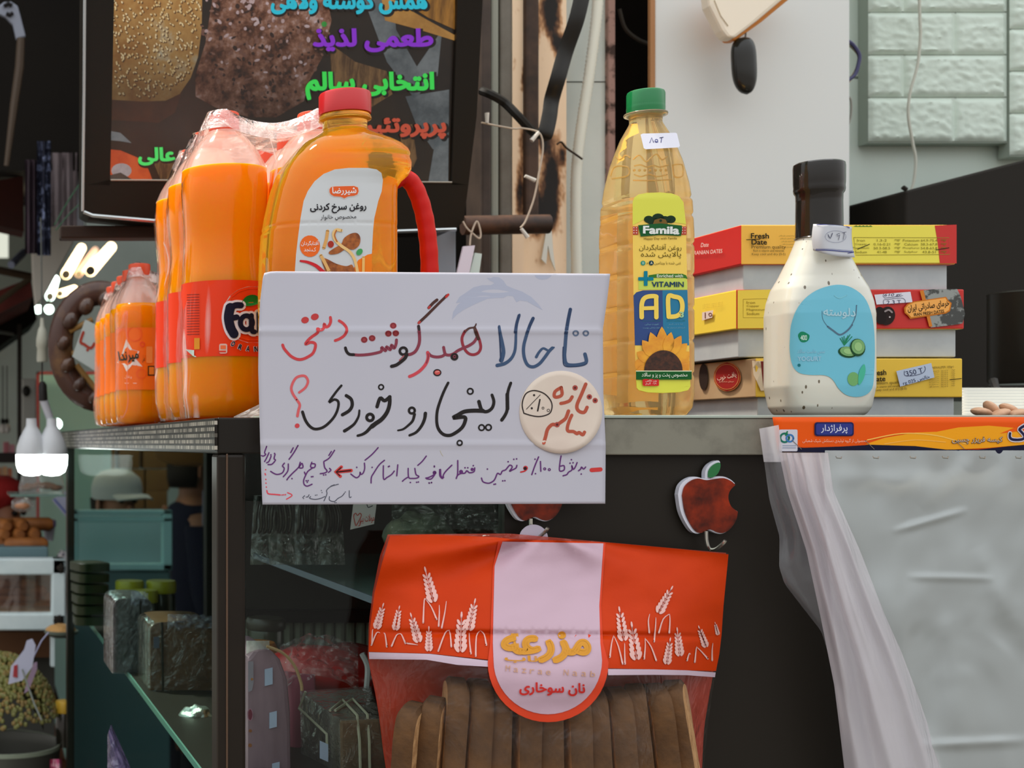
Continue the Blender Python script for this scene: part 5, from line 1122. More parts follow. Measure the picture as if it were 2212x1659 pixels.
ink([[(2168, 1022), (2174, 1098), (2204, 1112)], [(2102, 1082), (2062, 1130), (2010, 1128)], [(2006, 870), (1960, 930), (1910, 975)], [(1876, 1010), (1890, 1080), (1922, 1100), (1900, 1120), (1850, 1124), (1806, 1112), (1800, 1010)], [(1794, 1112), (1762, 1132), (1735, 1156)], [(1682, 970), (1670, 1094)], [(1642, 1040), (1610, 1080), (1560, 1112), (1520, 1130), (1518, 980)], [(1530, 918), (1470, 970), (1410, 1060), (1382, 1110), (1378, 1176)],
     [(1458, 774), (1390, 850), (1310, 916)], [(1302, 950), (1305, 1010), (1288, 1062), (1262, 1078), (1254, 1050), (1246, 1092), (1208, 1116), (1148, 1074)], [(962, 804), (904, 890), (842, 930)], [(926, 818), (898, 862)], [(840, 940), (850, 1000), (878, 1040), (850, 1062), (800, 1070)], [(905, 1010), (921, 1030), (894, 1055)], [(704, 940), (690, 992), (732, 1000), (742, 962), (706, 956)], [(716, 1002), (660, 1042), (634, 1080), (620, 1052)], [(640, 1076), (612, 1140), (616, 1190), (650, 1212), (706, 1190)],
     [(572, 940), (560, 1000), (602, 1000), (592, 952), (566, 984), (530, 1022), (490, 1060), (470, 1080), (440, 1112), (420, 1140)], [(546, 750), (500, 830), (445, 906)], [(492, 776), (464, 830)], [(436, 960), (430, 1040), (380, 1104)], [(392, 950), (370, 982), (390, 1010), (366, 1062), (300, 1078), (236, 1044)], [(190, 760), (166, 830), (180, 850), (152, 870), (130, 864)], [(216, 832), (190, 890), (166, 932)], [(240, 872), (216, 930), (190, 946)], [(286, 850), (274, 900), (290, 916), (250, 962), (206, 966)]])
A.dot(2100, 1058, 22, pu)
pts_([(2098, 992), (2040, 1178), (2066, 1170), (1825, 1170), (1896, 1168), (1916, 1165), (1575, 990), (1586, 985), (1390, 998), (1215, 998), (838, 1085), (862, 1083), (700, 1105), (716, 1103), (640, 1150), (662, 1148), (652, 1166), (478, 1126), (238, 856), (280, 840)])
A.stroke([(1150, 1034), (980, 1050)], 40, (206, 62, 60), 2, 1); A.stroke([(1040, 994), (972, 1050), (1028, 1100)], 36, (206, 62, 60), 2, 1); A.stroke([(1145, 1034), (985, 1052)], 16, (60, 24, 26), 3, 1); A.stroke([(1036, 1002), (980, 1052), (1020, 1092)], 14, (60, 24, 26), 3, 1)
gy = (76, 78, 92)
ink([[(1130, 1264), (1132, 1338), (1152, 1334)], [(1076, 1290), (1060, 1312), (1040, 1330), (1000, 1352), (960, 1386), (906, 1372), (904, 1332)], [(1006, 1190), (920, 1216), (872, 1260), (876, 1300), (842, 1380)], [(852, 1330), (800, 1352), (740, 1362), (680, 1350), (690, 1330)], [(672, 1310), (660, 1332), (640, 1336)], [(622, 1320), (600, 1342)], [(920, 1212), (960, 1196)]], 9, gy)
pts_([(745, 1315), (762, 1313), (820, 1285), (812, 1262), (965, 1400), (980, 1400), (1085, 1278), (610, 1352)], 6, gy)
rr = (222, 70, 84); pts_([(178, 1025), (172, 1070), (176, 1082), (180, 1135), (182, 1178), (186, 1222), (366, 1312), (385, 1310), (405, 1308)], 8, rr)
ink([[(192, 1262), (208, 1298), (280, 1306), (345, 1312)]], 15, rr); ink([[(428, 1286), (480, 1316), (416, 1360)]], 12, rr)
A.build('writing', t)
# round cream sticker, slightly curled at its lower right
def SB(px, py, off=0):
    lift = max(0, ((px - 1211) + (py - 890)) / 126) ** 2 * .003
    return SS(px, py, off + .0007 + lift)
B = MB(); vs = [SB(1211.5, 890.4)]; fs = []
for k in range(1, 9):
    for i in range(48): vs.append(SB(1211.5 + 89.5 * k / 8 * math.cos(2 * PI * i / 48), 890.4 + 89.5 * k / 8 * math.sin(2 * PI * i / 48)))
for i in range(48): fs.append((0, 1 + i, 1 + (i + 1) % 48))
for k in range(7):
    for i in range(48): a = 1 + k * 48 + i; b = 1 + k * 48 + (i + 1) % 48; fs.append((a, b, b + 48, a + 48))
B.add(vs, fs); st = B.build('round_sticker', M('cream_paper', (216, 198, 184), .6, var=(6, (224, 212, 196), .4, .7)), t, angle=180, solid=.0006)
A = Art(SB, None, .00006, .0004).at(920, 780, 5.026)
rb = (180, 84, 62)
A.stroke([(1736, 250), (1690, 360), (1640, 480), (1658, 540), (1718, 556), (1750, 502)], 38, rb, 1); A.stroke([(1588, 388), (1560, 430), (1512, 450), (1466, 460)], 36, rb, 1); A.stroke([(1470, 286), (1404, 330), (1396, 385), (1440, 388), (1478, 360), (1470, 290)], 36, rb, 1)
A.stroke([(1722, 772), (1702, 800), (1664, 775), (1640, 788), (1602, 765), (1546, 760), (1536, 720), (1560, 640), (1584, 588)], 36, rb, 1); A.stroke([(1548, 542), (1518, 620), (1470, 660), (1420, 690), (1370, 690), (1322, 740), (1300, 820), (1280, 888)], 38, rb, 1)
for x, y in ((1775, 388), (1838, 428), (1620, 290), (1425, 690)): A.dot(x, y, 29, (170, 76, 66), 2); A.dot(x, y, 13, (92, 36, 36), 3)
kb = (58, 48, 46)
A.stroke([(1062, 560), (1045, 480), (1060, 400), (1100, 342), (1180, 320), (1280, 350), (1350, 420), (1370, 490), (1350, 560), (1290, 592), (1220, 602), (1140, 590), (1064, 566)], 13, kb, 2); A.stroke([(1242, 366), (1170, 440), (1092, 522)], 7, kb, 2); A.dot(1175, 370, 12, kb); A.dot(1150, 512, 12, kb); A.stroke([(1238, 418), (1214, 540)], 16, kb, 2, 1); A.ring(1272, 510, 11, 6, kb); A.ring(1330, 535, 14, 6, kb)
A.build('writing', st, org=ORG[t.name])
# ---------------------------------------------------------------- apple shaped hooks
def apple_hook(ox, oy, label):
    Y = 1.217; k = 2212 / 600
    def q(l): return [P(ox + (x - 1490) / k, oy + (y - 130) / k, Y) for x, y in l]
    t = thing('apple_hook', P(ox + 60, oy + 190, Y), label, 'hook', 'apple hooks on the black panel')
    out = [tuple(p) for p in catmull([(1492, 400), (1510, 330), (1560, 280), (1625, 258), (1700, 272), (1780, 260), (1850, 256), (1910, 280), (1946, 312)], 4)] + [tuple(p) for p in catmull([(1946, 312), (1900, 360), (1886, 420), (1910, 490), (1968, 535)], 4)][1:] + [tuple(p) for p in catmull([(1968, 535), (1950, 610), (1900, 680), (1840, 712), (1790, 706), (1740, 684), (1700, 690), (1650, 712), (1600, 692), (1545, 610), (1510, 520), (1492, 400)], 4)][1:-1]
    MB().prism(q(out), (0, .006, 0)).build('rim', M('apple_rim_white', (218, 220, 232), .35), t, smooth=False, bevel=.0008)
    cxm = 1735; ins = [(cxm + (x - cxm) * .93 + 12, 480 + (y - 480) * .955 + 4) for x, y in out]
    MB().prism([p - Vector((0, .0012, 0)) for p in q(ins)], (0, .0015, 0)).build('mirror_face', M('apple_red', (74, 26, 16), .2, metal=.7, coat=.3, var=(16, (190, 60, 20), .44, .64)), t, smooth=False)  # dark and bright reds in the noise stand for mirror reflections
    lf = [tuple(p) for p in catmull([(1708, 270), (1712, 210), (1745, 160), (1800, 130), (1826, 140), (1822, 190), (1795, 240), (1750, 272)], 4)]
    MB().prism(q(lf), (0, .006, 0)).build('leaf_rim', M('apple_rim_white', (218, 220, 232), .35), t, smooth=False)
    lf2 = [(1772 + (x - 1772) * .82 + 8, 205 + (y - 205) * .84 + 4) for x, y in lf]
    MB().prism([p - Vector((0, .0012, 0)) for p in q(lf2)], (0, .0015, 0)).build('leaf', M('apple_leaf', (14, 112, 54), .2, coat=.5), t, smooth=False)
    hk = q([(1704, 690), (1706, 760), (1722, 820), (1745, 836)]) ; a = hk[-1]
    hk += [a + Vector((.001, -.006, .001)), a + Vector((.003, -.013, .006)), a + Vector((.004, -.015, .009))]
    hk = [h - Vector((0, .0025, 0)) for h in hk]
    MB().tube(catmull(hk, 4), .0016, 8).build('hook', M('hook_steel', (200, 200, 190), .2, metal=.9), t)
    return t
apple_hook(1464, 995, 'red mirrored apple hook with bite and green leaf, empty, on the black panel')
apple_hook(1086, 968, 'red mirrored apple hook half hidden between the paper sign and the orange bread bag')
o = MB().lathe([(.001, 0), (.0125, 0), (.0125, .001), (.001, .001)], (0, 0, 0), 40)
mt = Matrix.Translation(P(1152, 1164, 1.2095)) @ Matrix.Rotation(PI / 2, 4, 'X'); o.v = [mt @ v for v in o.v]
tag(o.build('round_sticker', M('sticker_lilac', (196, 188, 206), .6), smooth=False), 'plain pale round sticker at the foot of the half hidden apple hook', 'sticker')

# ---------------------------------------------------------------- orange bread bag and its slices
BL = [(1150, 842), (1165, 838), (1200, 826), (1250, 815), (1280, 808), (1350, 800), (1420, 797), (1490, 812), (1560, 822), (1659, 836), (1840, 856)]
BR = [(1150, 1574), (1195, 1574), (1300, 1562), (1375, 1556), (1450, 1548), (1500, 1538), (1560, 1530), (1659, 1520), (1840, 1504)]
def btop(u): return (1153 if u < .36 else 1153) + (0 if u < .36 else (u - .36) / .64 * 42) + 6 * (.36 - u if u < .36 else 0) - 0
def YB(u, py):
    v = max(0, min(1, (py - 1165) / 330)); e = 1 - abs(2 * u - 1) ** 3.2
    y = 1.2 - (.004 + .070 * v * v * (3 - 2 * v)) * e
    fold = math.exp(-((py - (1366 + 10 * u)) / 7) ** 2)
    y += .0045 * fold * e
    hx = (u - .47); r = max(0, 1 - (py - 1165) / 240)
    y += .011 * r * (math.sin(7 * math.atan2(hx * 300, py - 1150)) * .5) * min(1, abs(hx) * 9) - .004 * math.exp(-(hx * 16) ** 2) * r
    y += .004 * noise.noise(Vector((u * 4, py / 130, 0))) * (.25 + v) + .0012 * noise.noise(Vector((u * 14, py / 40, 5)))
    return y
def bag_uv(px, py): l, r = interp(BL, py)[0], interp(BR, py)[0]; return (px - l) / (r - l)
def SBag(px, py, off=0):
    u = bag_uv(px, py); v = P(px, py, YB(max(0, min(1, u)), py)); return v + (Vector((0, 0, CZ)) - v).normalized() * off
t = bag = thing('bread_bag', P(1180, 1760, 1.17), 'clear bread bag with orange wheat print hanging from the hidden apple hook', 'bag')
def bpt(u, v, back=False):
    yt = btop(u); py = yt + (1836 - yt) * v; l, r = interp(BL, py)[0], interp(BR, py)[0]; px = l + (r - l) * u
    p = SBag(px, py)
    if not back and py > 1790: p.y += (1.2 - p.y) * (py - 1790) / 46
    if back: p = P(px, py, 1.2) ; p.y = 1.204 + .004 * noise.noise(Vector((u * 5, v * 6, 3)))
    return p
ft = film('bag_film', .012, (255, 226, 200), .09, (26, .9, .008), gloss=.9, base=.022, stretch=(1, 1, .6))
MB().grid(lambda u, v: bpt(u, v), 90, 110).build('front_film', ft, t, angle=180)
MB().grid(lambda u, v: bpt(u, v, True), 40, 60).build('back_film', film('bag_back', .82, (206, 74, 52), .25, (30, .5, .004), gloss=.6, tl=.3), t, angle=180)
A = Art(SBag, 11, .0005, .0009).at(780, 1130, 2.6976)
org_ = M('bag_orange', (202, 58, 0), .45, spec=.15, var=(5, (184, 48, 0), .4, .7), bump=(30, .25, .003)); pk = (200, 178, 192)
def edge(y0, x): return y0
A.poly([(168, 74), (420, 66), (780, 82), (870, 92), (1400, 110), (1800, 146), (2141, 182), (2112, 480), (2100, 655), (2088, 760), (2068, 862), (1700, 852), (1440, 846), (760, 798), (400, 760), (45, 750), (52, 610), (78, 405), (120, 240)], org_, 0)
A.poly([(45, 752), (400, 762), (742, 802), (752, 838), (560, 826), (380, 796), (48, 792)], pk, 1); A.poly([(1438, 850), (1700, 852), (1900, 858), (2066, 870), (2062, 898), (1900, 886), (1700, 884), (1440, 886)], pk, 1)
tong = M('tongue_pink', (194, 164, 178), .4, spec=.3, bump=(14, .3, .004)); 
circ = [(1090 + 352 * math.cos(a_ * PI / 24) , 812 + 348 * math.sin(a_ * PI / 24)) for a_ in range(25)]
A.poly([(800, 104), (1424, 116), (1398, 480), (1410, 700)] + [p for p in circ] + [(752, 700), (760, 480), (768, 260)], (214, 66, 34), 2)
circ = [(1088 + 316 * math.cos(a_ * PI / 24), 800 + 314 * math.sin(a_ * PI / 24)) for a_ in range(25)]
A.poly([(824, 108), (1412, 118), (1388, 480), (1394, 700)] + circ + [(768, 700), (772, 480), (778, 250)], tong, 3)
def wheat(x, y, h, tilt, n=5, c=(222, 176, 168), stem=0, w=1.0):
    a_ = math.radians(tilt); ux, uy = math.sin(a_), -math.cos(a_); nx, ny = math.cos(a_), math.sin(a_)
    A.stroke([(x - ux * stem, y - uy * stem), (x + ux * h * .95, y + uy * h * .95)], 4, c, 2, 1)
    for k in range(n):
        q_ = .08 + .86 * k / n; s_ = h * .17 * (1 - .4 * k / n) * w
        for sd in (-1, 1):
            cx0, cy0 = x + ux * h * q_ + nx * sd * s_ * .62, y + uy * h * q_ + ny * sd * s_ * .62
            A.dot(cx0, cy0, s_ * .34, c, 2, s_ * .80, tilt + sd * 28, 10)
    A.dot(x + ux * h, y + uy * h, h * .03, c, 2, h * .1, tilt, 8)
def blade(pts, w_=9, c=(222, 176, 168)): A.stroke(pts, w_, c, 2, 3, taper=(1.1, .35))
c2 = (222, 190, 192)
for a_ in ((90, 612, 140, 16), (200, 620, 130, 10), (420, 455, 190, -14), (335, 690, 160, -16), (395, 742, 130, 0), (578, 745, 210, 2), (628, 620, 170, 12)): wheat(*a_[:4], n=6)
for a_ in ((1530, 680, 180, -8), (1605, 790, 200, -8), (1735, 520, 160, 28), (1782, 818, 140, 8), (1858, 770, 150, -6), (2010, 720, 120, -20), (2080, 650, 70, -14)): wheat(*a_[:4], n=6)
for pts in ([(64, 700), (66, 630), (70, 620)], [(60, 710), (90, 640), (110, 640)], [(150, 720), (140, 650), (132, 640)], [(178, 716), (205, 655), (222, 645)], [(258, 700), (236, 650), (222, 645)], [(362, 580), (368, 450), (378, 444)], [(440, 560), (410, 490), (378, 446)], [(452, 600), (456, 520), (455, 478)], [(470, 610), (488, 520), (497, 455)], [(450, 745), (490, 640), (516, 624)], [(526, 720), (520, 650), (512, 624)], [(640, 760), (632, 690), (630, 640)], [(668, 775), (672, 660), (695, 626)], [(730, 710), (718, 650), (695, 626)], [(270, 700), (330, 710)],
            [(1450, 780), (1460, 700), (1472, 655)], [(1524, 820), (1500, 720), (1472, 655)], [(1538, 820), (1536, 750), (1536, 700)], [(1650, 790), (1656, 720), (1655, 670)], [(1720, 800), (1690, 720), (1655, 672)], [(1680, 640), (1674, 570), (1682, 530)], [(1708, 690), (1716, 600), (1718, 550)], [(1735, 640), (1760, 560), (1796, 530)], [(1796, 640), (1800, 570), (1798, 530)], [(1900, 800), (1912, 760), (1920, 765)], [(1945, 810), (1952, 740), (1956, 720)], [(2020, 790), (1985, 750), (1956, 722)], [(2046, 800), (2046, 740), (2050, 700)]): blade(pts)
gold = (206, 142, 44)
A.at(780, 1130, 2.6976)
A.text('مزرعه', 1078, 722, 528, 186, gold, 5, .055, rot=1); A.text('ناب', 934, 792, 196, 46, gold, 6, .03, rot=2)
gd2 = (196, 150, 120)
for k, ch in enumerate('Mazrae'): A.text(ch, 856 + 47 * k, 852 + 4 * k - (6 if ch == 'M' else 0), 26, 34 if ch == 'M' else 26, gd2, 5, .0, rot=4)
for k, ch in enumerate('Naab'): A.text(ch, 1195 + 52 * k, 874 + 3 * k - (4 if ch in 'Nb' else 0), 28, 34 if ch in 'Nb' else 26, gd2, 5, .0, rot=4)
A.text('نان سوخاری', 1114, 968, 384, 78, (206, 48, 42), 5, .035, rot=1)
A.build('print', t, smooth=True)
crust, crumb = M('bread_crust', (104, 70, 36), .75, var=(30, (58, 38, 21), .35, .68), bump=(60, .5, .003)), M('bread_crumb', (196, 152, 104), .85, var=(90, (160, 116, 72), .4, .65), bump=(140, .6, .003))
out = [(-.036, 0), (-.039, .02), (-.040, .06), (-.044, .082), (-.042, .098), (-.032, .108), (0, .112), (.032, .108), (.042, .098), (.044, .082), (.040, .06), (.039, .02), (.036, 0)]
proto = None
xs = [852, 900, 950, 1004, 1060, 1115, 1172, 1230, 1285, 1335, 1384, 1432, 1480]
for k, px in enumerate(xs):
    c = P(px + 18, (1512, 1502, 1462, 1466, 1478, 1484, 1480, 1486, 1488, 1484, 1478, 1476, 1470)[k], 1.166); c.z -= .112
    if proto is None:
        B = MB(); pts = [Vector((0, a * .56, z)) for a, z in [tuple(p) for p in catmull(out, 3)]]
        n = len(pts); th = .0172
        rings = []
        for x_, s_ in ((-th / 2, .93), (-th / 2 + .0025, 1), (th / 2 - .0025, 1), (th / 2, .93)):
            rings.append([Vector((x_, p.y * s_, .055 + (p.z - .055) * (s_ if p.z > .055 else 1))) + c for p in pts])
        B.loft(rings, False, False, 0)
        for rg, rev in ((rings[0], True), (rings[-1], False)):
            B.add(rg, [tuple(reversed(range(n))) if rev else tuple(range(n))], 1)
        proto = o = B.build('bread_slice', [crust, crumb], org=c, angle=50)
    else:
        o = proto.copy(); COL.objects.link(o); o.location = c
    o.rotation_euler = (0, math.radians((5 - k) * 1.2), math.radians((-38, -30, -14, -10, -22, -9, -16, -8, -20, -12, -26, -14, -32)[k]))
    tag(o, 'brown toasted bread slice standing in the row inside the orange bread bag', 'bread', 'bread slices in the orange bag')

# ---------------------------------------------------------------- hanging pack of clear freezer bags
Yh = 1.2
t = thing('freezer_bag_pack', P(1950, 1000, Yh), 'hanging pack of clear plastic freezer bags with an orange printed header', 'bag pack')
def SH(px, py, off=0): v = P(px, py, Yh + .002 * math.sin((px - 1670) / 90)); return v + (Vector((0, 0, CZ)) - v).normalized() * off
B = MB(); B.grid(lambda u, v: SH(1669 + 12 * v + (2420 - 1669 - 12 * v) * u, 901 + (976 + 9 * u - 901) * v), 40, 6); B.build('header', M('header_card', (236, 88, 8), .45, spec=.2), t, angle=180, solid=.0008)
A = Art(SH, 30, .0002, .0007).at(1620, 880, 2.13)
ora, ylw = M('header_orange', (238, 94, 8), .45, spec=.2), M('header_glow', (246, 166, 26), .45, spec=.2)
A.poly([(530, 170), (620, 140), (760, 116), (860, 112), (960, 92), (1100, 84), (1280, 100), (1700, 110), (1700, 170), (1261, 172), (1100, 186), (900, 196), (700, 186)], ylw, 1)
A.poly([(1150, 120), (1300, 60), (1700, 50), (1700, 110), (1280, 104)], ora, 2)
A.poly([(131, 178), (250, 186), (420, 180), (560, 172), (760, 178), (900, 194), (1050, 194), (1261, 172), (1700, 172), (1700, 228), (1261, 224), (700, 214), (131, 204)], (18, 20, 56), 3)
A.stroke([(540, 150), (700, 120), (860, 130), (1000, 170)], 5, (250, 196, 90), 2); A.stroke([(620, 168), (760, 150), (900, 160)], 4, (250, 186, 80), 2)
A.rect(134, 102, 219, 202, (206, 206, 216), 4, rot=0, r=6); A.ring(160, 140, 20, 9, (20, 110, 90), 5); A.ring(184, 142, 16, 8, (60, 120, 180), 5); A.stroke([(165, 128), (172, 112)], 7, (20, 120, 70), 5, 1)
for k in range(2): A.rect(150, 174 + 10 * k, 212, 178 + 10 * k, (150, 160, 180), 5)
A.rect(297, 68, 478, 132, (20, 26, 80), 4, r=12); A.rect(304, 74, 472, 126, (46, 56, 134), 5, r=10); A.text('پرفراژدار', 388, 100, 122, 42, (220, 224, 240), 6, .01)
A.text('محصولی از گروه تولیدی دستکش شیک شعبانی', 390, 154, 296, 20, (240, 196, 170), 4)
A.text('کیسه فریزر چسبی', 1046, 152, 236, 36, (90, 60, 40), 4, .05); A.text('کیسه فریزر چسبی', 1046, 151, 232, 32, (216, 196, 180), 5, .0)
A.text('شیک', 1290, 124, 210, 112, (216, 206, 210), 4, .06); A.text('شیک', 1290, 124, 200, 100, (24, 26, 70), 5, .015)
for x in (195, 530, 945): A.stroke([(x, 152), (x + 42, 192)], 3, (120, 110, 100), 6, 1)
A.build('header_print', t)
pl_main = film('bag_sheet', .70, (214, 222, 221), .16, (8, .8, .016), gloss=.9, tl=.25, detail=2.2)
def sheet(u, v):
    px = 1782 + 120 * v * v + (2440 - 1782 - 120 * v * v) * u - 15 * (1 - u) * v; py = 973 + (1780 - 973) * v
    y = 1.195 - .012 * v + .006 * noise.noise(Vector((u * 4.5, v * 3.5, 2))) * min(1, v * 5) + .003 * noise.noise(Vector((u * 11, v * 8, 7))) + .0022 * math.sin(u * 47) * math.exp(-v * 9)
    for (ax, ay, bx, by, h, w_) in ((1936, 1146, 2082, 1104, .006, 5), (1968, 1246, 2140, 1250, .004, 5), (1800, 1030, 1990, 1042, .004, 14), (2110, 1180, 2180, 1330, .005, 16), (2000, 1610, 2212, 1600, .006, 7), (1990, 1100, 2080, 1010, .004, 14)):
        dx, dy = bx - ax, by - ay; L2 = dx * dx + dy * dy; q_ = max(0, min(1, ((px - ax) * dx + (py - ay) * dy) / L2)); d_ = math.hypot(px - ax - q_ * dx, py - ay - q_ * dy)
        y -= h * .5 * math.exp(-(d_ / (w_ * 1.5)) ** 2) * min(1, 4 * q_ * (1 - q_) + .3)
    return P(px, py, y)
MB().grid(sheet, 200, 200).build('front_sheet', pl_main, t, angle=180)
def sheet2(u, v):
    px = 1655 + 40 * v + (2440 - 1690) * u; py = 986 + 800 * v
    return P(px + (60 * v * (1 - u) if v > .0 else 0), py, 1.208 - .004 * v + .003 * noise.noise(Vector((u * 5, v * 4, 12))))
pl_back = film('bag_sheet_back', .30, (196, 202, 206), .16, (10, .5, .01), gloss=.6, tl=.25)
def lf(tab):
    return lambda py: interp(tab, py)[0]
loL = lf([(985, 1649), (1080, 1662), (1160, 1684), (1225, 1683), (1262, 1695), (1320, 1740), (1365, 1775), (1450, 1800), (1560, 1816), (1780, 1836)]); loR = lf([(985, 1800), (1200, 1830), (1780, 1960)])
def wing(u, v):
    py = 986 + 790 * v; a, b = loL(py), loR(py); px = a + (b - a) * u
    return P(px, py, 1.197 - .012 * math.sin(PI * u) - .006 * v + .005 * noise.noise(Vector((u * 5, v * 5, 4))))
MB().grid(wing, 40, 70).build('side_sheet', film('bag_wing', .22, (206, 208, 214), .14, (14, .6, .008), gloss=.7, tl=.3, stretch=(1, 1, .4)), t, angle=180)
foL = lf([(975, 1682), (1060, 1700), (1190, 1742), (1330, 1772), (1370, 1780), (1480, 1802), (1560, 1812), (1780, 1838)]); foR = lf([(975, 1788), (1060, 1800), (1190, 1858), (1330, 1912), (1400, 1944), (1500, 1982), (1600, 2016), (1780, 2074)])
def bundle(u, v):
    py = 978 + 800 * v; a, b = foL(py), foR(py); px = a + (b - a) * u
    return P(px, py, 1.183 - .018 * math.sin(PI * u) - .004 * math.sin(u * 17 + 2.5 * noise.noise(Vector((v * 3, 0, 1)))) - .004 * noise.noise(Vector((u * 9, v * 2.2, 9))))
MB().grid(bundle, 60, 80).build('gathered_sheet', film('bag_bundle', .62, (236, 230, 236), .15, (16, .6, .008), gloss=.8, tl=.3, stretch=(1, 1, .25)), t, angle=180)
MB().grid(lambda u, v: P(1640 + 42 * u + 10 * v + 0 * u, 926 + 72 * v - 8 * u * (1 - v), 1.194 - .008 * math.sin(PI * u)), 10, 14).build('sheet_roll', film('bag_roll', .78, (224, 224, 230), .2, (30, .4, .004), gloss=.6), t, angle=180)
B = MB()
for x in (1808, 1888, 1968, 2038, 2118, 2196): B.tube([P(x - 2, 986, 1.188), P(x - 1, 989, 1.186), P(x + 9, 990, 1.186), P(x + 10, 987, 1.188)], .0005, 6)
B.build('staple', M('staple', (150, 150, 140), .3, metal=.8), t)
# ---------------------------------------------------------------- goods inside the counter
ZS = .8836
t = thing('tube_lamp', (.39, 1.262, ZB - .02), 'slim fill lamp added under the countertop, hidden behind the paper sign', 'lamp')  # added fill light for the dark case, hidden behind the sign
MB().tube([(.292, 1.262, ZB - .010), (.49, 1.262, ZB - .010)], .006, 12).build('tube', M('fill_tube', (240, 252, 244), .4, emit=7), t)
for x in (.287, .495): MB().tube([(x - .005, 1.262, ZB - .008), (x + .005, 1.262, ZB - .008)], .008, 12).build('end_cap', M('lamp_cap', (150, 150, 140), .4), t)
ZS = .8836; ZU = 1.056
def atS(px, Y, z=ZS): return Vector((cx_(px, Y), Y, z))
wrapm = film('clear_wrap', .05, (230, 225, 235), .1, (46, 1.0, .006), gloss=1.6)
def boxy(c, w, d, h, rot=0, r=.008, e=6, lump=.0, n=40, top_round=.0):
    rings = []; R_ = Matrix.Rotation(math.radians(rot), 3, 'Z'); c = Vector(c)
    for z, s in ((0, .97), (.02, 1), (.5, 1), (.86, 1), (.93, 1 - .3 * top_round), (.975, .975 - .62 * top_round), (1, .95 - .8 * top_round)):
        ring = []
        for p in sring((0, 0, z * h), w / 2 * s, d / 2 * (s if not top_round else 1), n, e):
            p = p * (1 + lump * noise.noise(p * 30)); p.z = z * h; ring.append(c + R_ @ p)
        rings.append(ring)
    return rings
pap = M('tag_paper_blue', (178, 186, 214), .6)
def little_tag(px0, py0, px1, py1, Y, par, sk=-4): MB().prism([P(px0, py0 - sk, Y), P(px1, py0, Y), P(px1, py1, Y), P(px0, py1 - sk, Y)], (0, .0008, 0)).build('paper_tag', pap, par, smooth=False)
t = thing('wrapped_carton', atS(580, 1.36), 'tall mauve wrapped carton with rounded top and paper tags behind the front glass', 'carton')
mv = M('mauve_carton', (150, 118, 130), .55, var=(22, (116, 88, 98), .4, .7), vscale=(1, 1, .2))
cc_ = Vector((cx_(582, 1.37), 1.38, ZS)); B = MB()
B.prism([P(536, 1700, 1.345), P(536, 1420, 1.345), P(548, 1405, 1.345), P(584, 1402, 1.345), P(606, 1425, 1.345), P(622, 1470, 1.345), P(628, 1540, 1.345), P(630, 1668, 1.345), P(620, 1668, 1.345), P(536, 1668, 1.345)], (0, .10, 0)); B.build('carton', mv, t, bevel=.004, smooth=False)
A = Art(lambda a, b, o_: P(a, b, 1.345 - .001 - o_), None, .0003).at(520, 1080, 2.867)
A.poly([(46, 1000), (78, 1000), (80, 1130), (70, 1180), (46, 1190)], (150, 138, 150), 1); A.dot(60, 1330, 14, (120, 40, 60), 1, 34); A.ring(58, 1330, 16, 5, (170, 120, 140), 2, 36); A.dot(70, 1110, 8, (170, 110, 60), 2); A.dot(58, 1520, 12, (150, 90, 50), 2); A.dot(60, 1430, 10, (150, 90, 50), 2)
A.build('carton_print', t)
for a in ((572, 1442, 589, 1478), (582, 1536, 598, 1570), (588, 1646, 604, 1668)): little_tag(*a, 1.3435, t)
MB().grid(lambda u, v: P(532 + 50 * u, 1384 + 32 * v + 14 * u * v, 1.338 + .02 * v + .004 * noise.noise(Vector((u * 6, v * 6, 0)))), 16, 10).build('film_knot', film('knot_film', .55, (226, 226, 222), .2, (50, .8, .004)), t, angle=180)
o = MB().tube(catmull([P(576, 1396, 1.335), P(610, 1410, 1.335), P(636, 1438, 1.335), P(650, 1475, 1.335), P(652, 1492, 1.335)], 5), .0016, 6).build('string', M('string_tan', (176, 140, 100), .8))
tag(o, 'tan string running from the mauve carton to the block beside it', 'string')
t = thing('wrapped_block', atS(730, 1.37), 'brown block tied with string in clear film under the red packet', 'package')
R_ = 1.345; top = [(650, 1492), (724, 1486), (806, 1490)]
B = MB(); B.prism([P(654, 1668, R_), P(650, 1492, R_), P(668, 1500, R_), P(732, 1552, R_), P(735, 1668, R_)], (0, .001, 0), 0)
fl = [P(735, 1668, 1.335), P(733, 1556, 1.335), P(822, 1552, 1.335), P(840, 1668, 1.335)]; bk2 = [P(652, 1668, 1.42), P(650, 1494, 1.42), P(800, 1484, 1.42), P(846, 1668, 1.42)]
B = MB(); B.add(fl + bk2, [(0, 3, 2, 1), (4, 5, 6, 7), (0, 1, 5, 4), (1, 2, 6, 5), (2, 3, 7, 6), (3, 0, 4, 7)], [0, 0, 1, 1, 0, 0])
tb_ = B.bvh(); B.build('block', [M('block_brown', (132, 104, 78), .6, var=(16, (92, 72, 54), .4, .7)), M('block_top', (128, 118, 108), .5, var=(20, (84, 76, 70), .4, .7))], t, smooth=False, bevel=.003)
MB().add([p + (p - P(735, 1580, 1.38)) * .02 for p in fl + bk2], [(0, 3, 2, 1), (4, 5, 6, 7), (0, 1, 5, 4), (1, 2, 6, 5), (2, 3, 7, 6)]).build('clear_wrap', wrapm, t, smooth=False)
st_ = M('string_white', (190, 182, 160), .8); ob_ = on_bvh(tb_, 1.35)
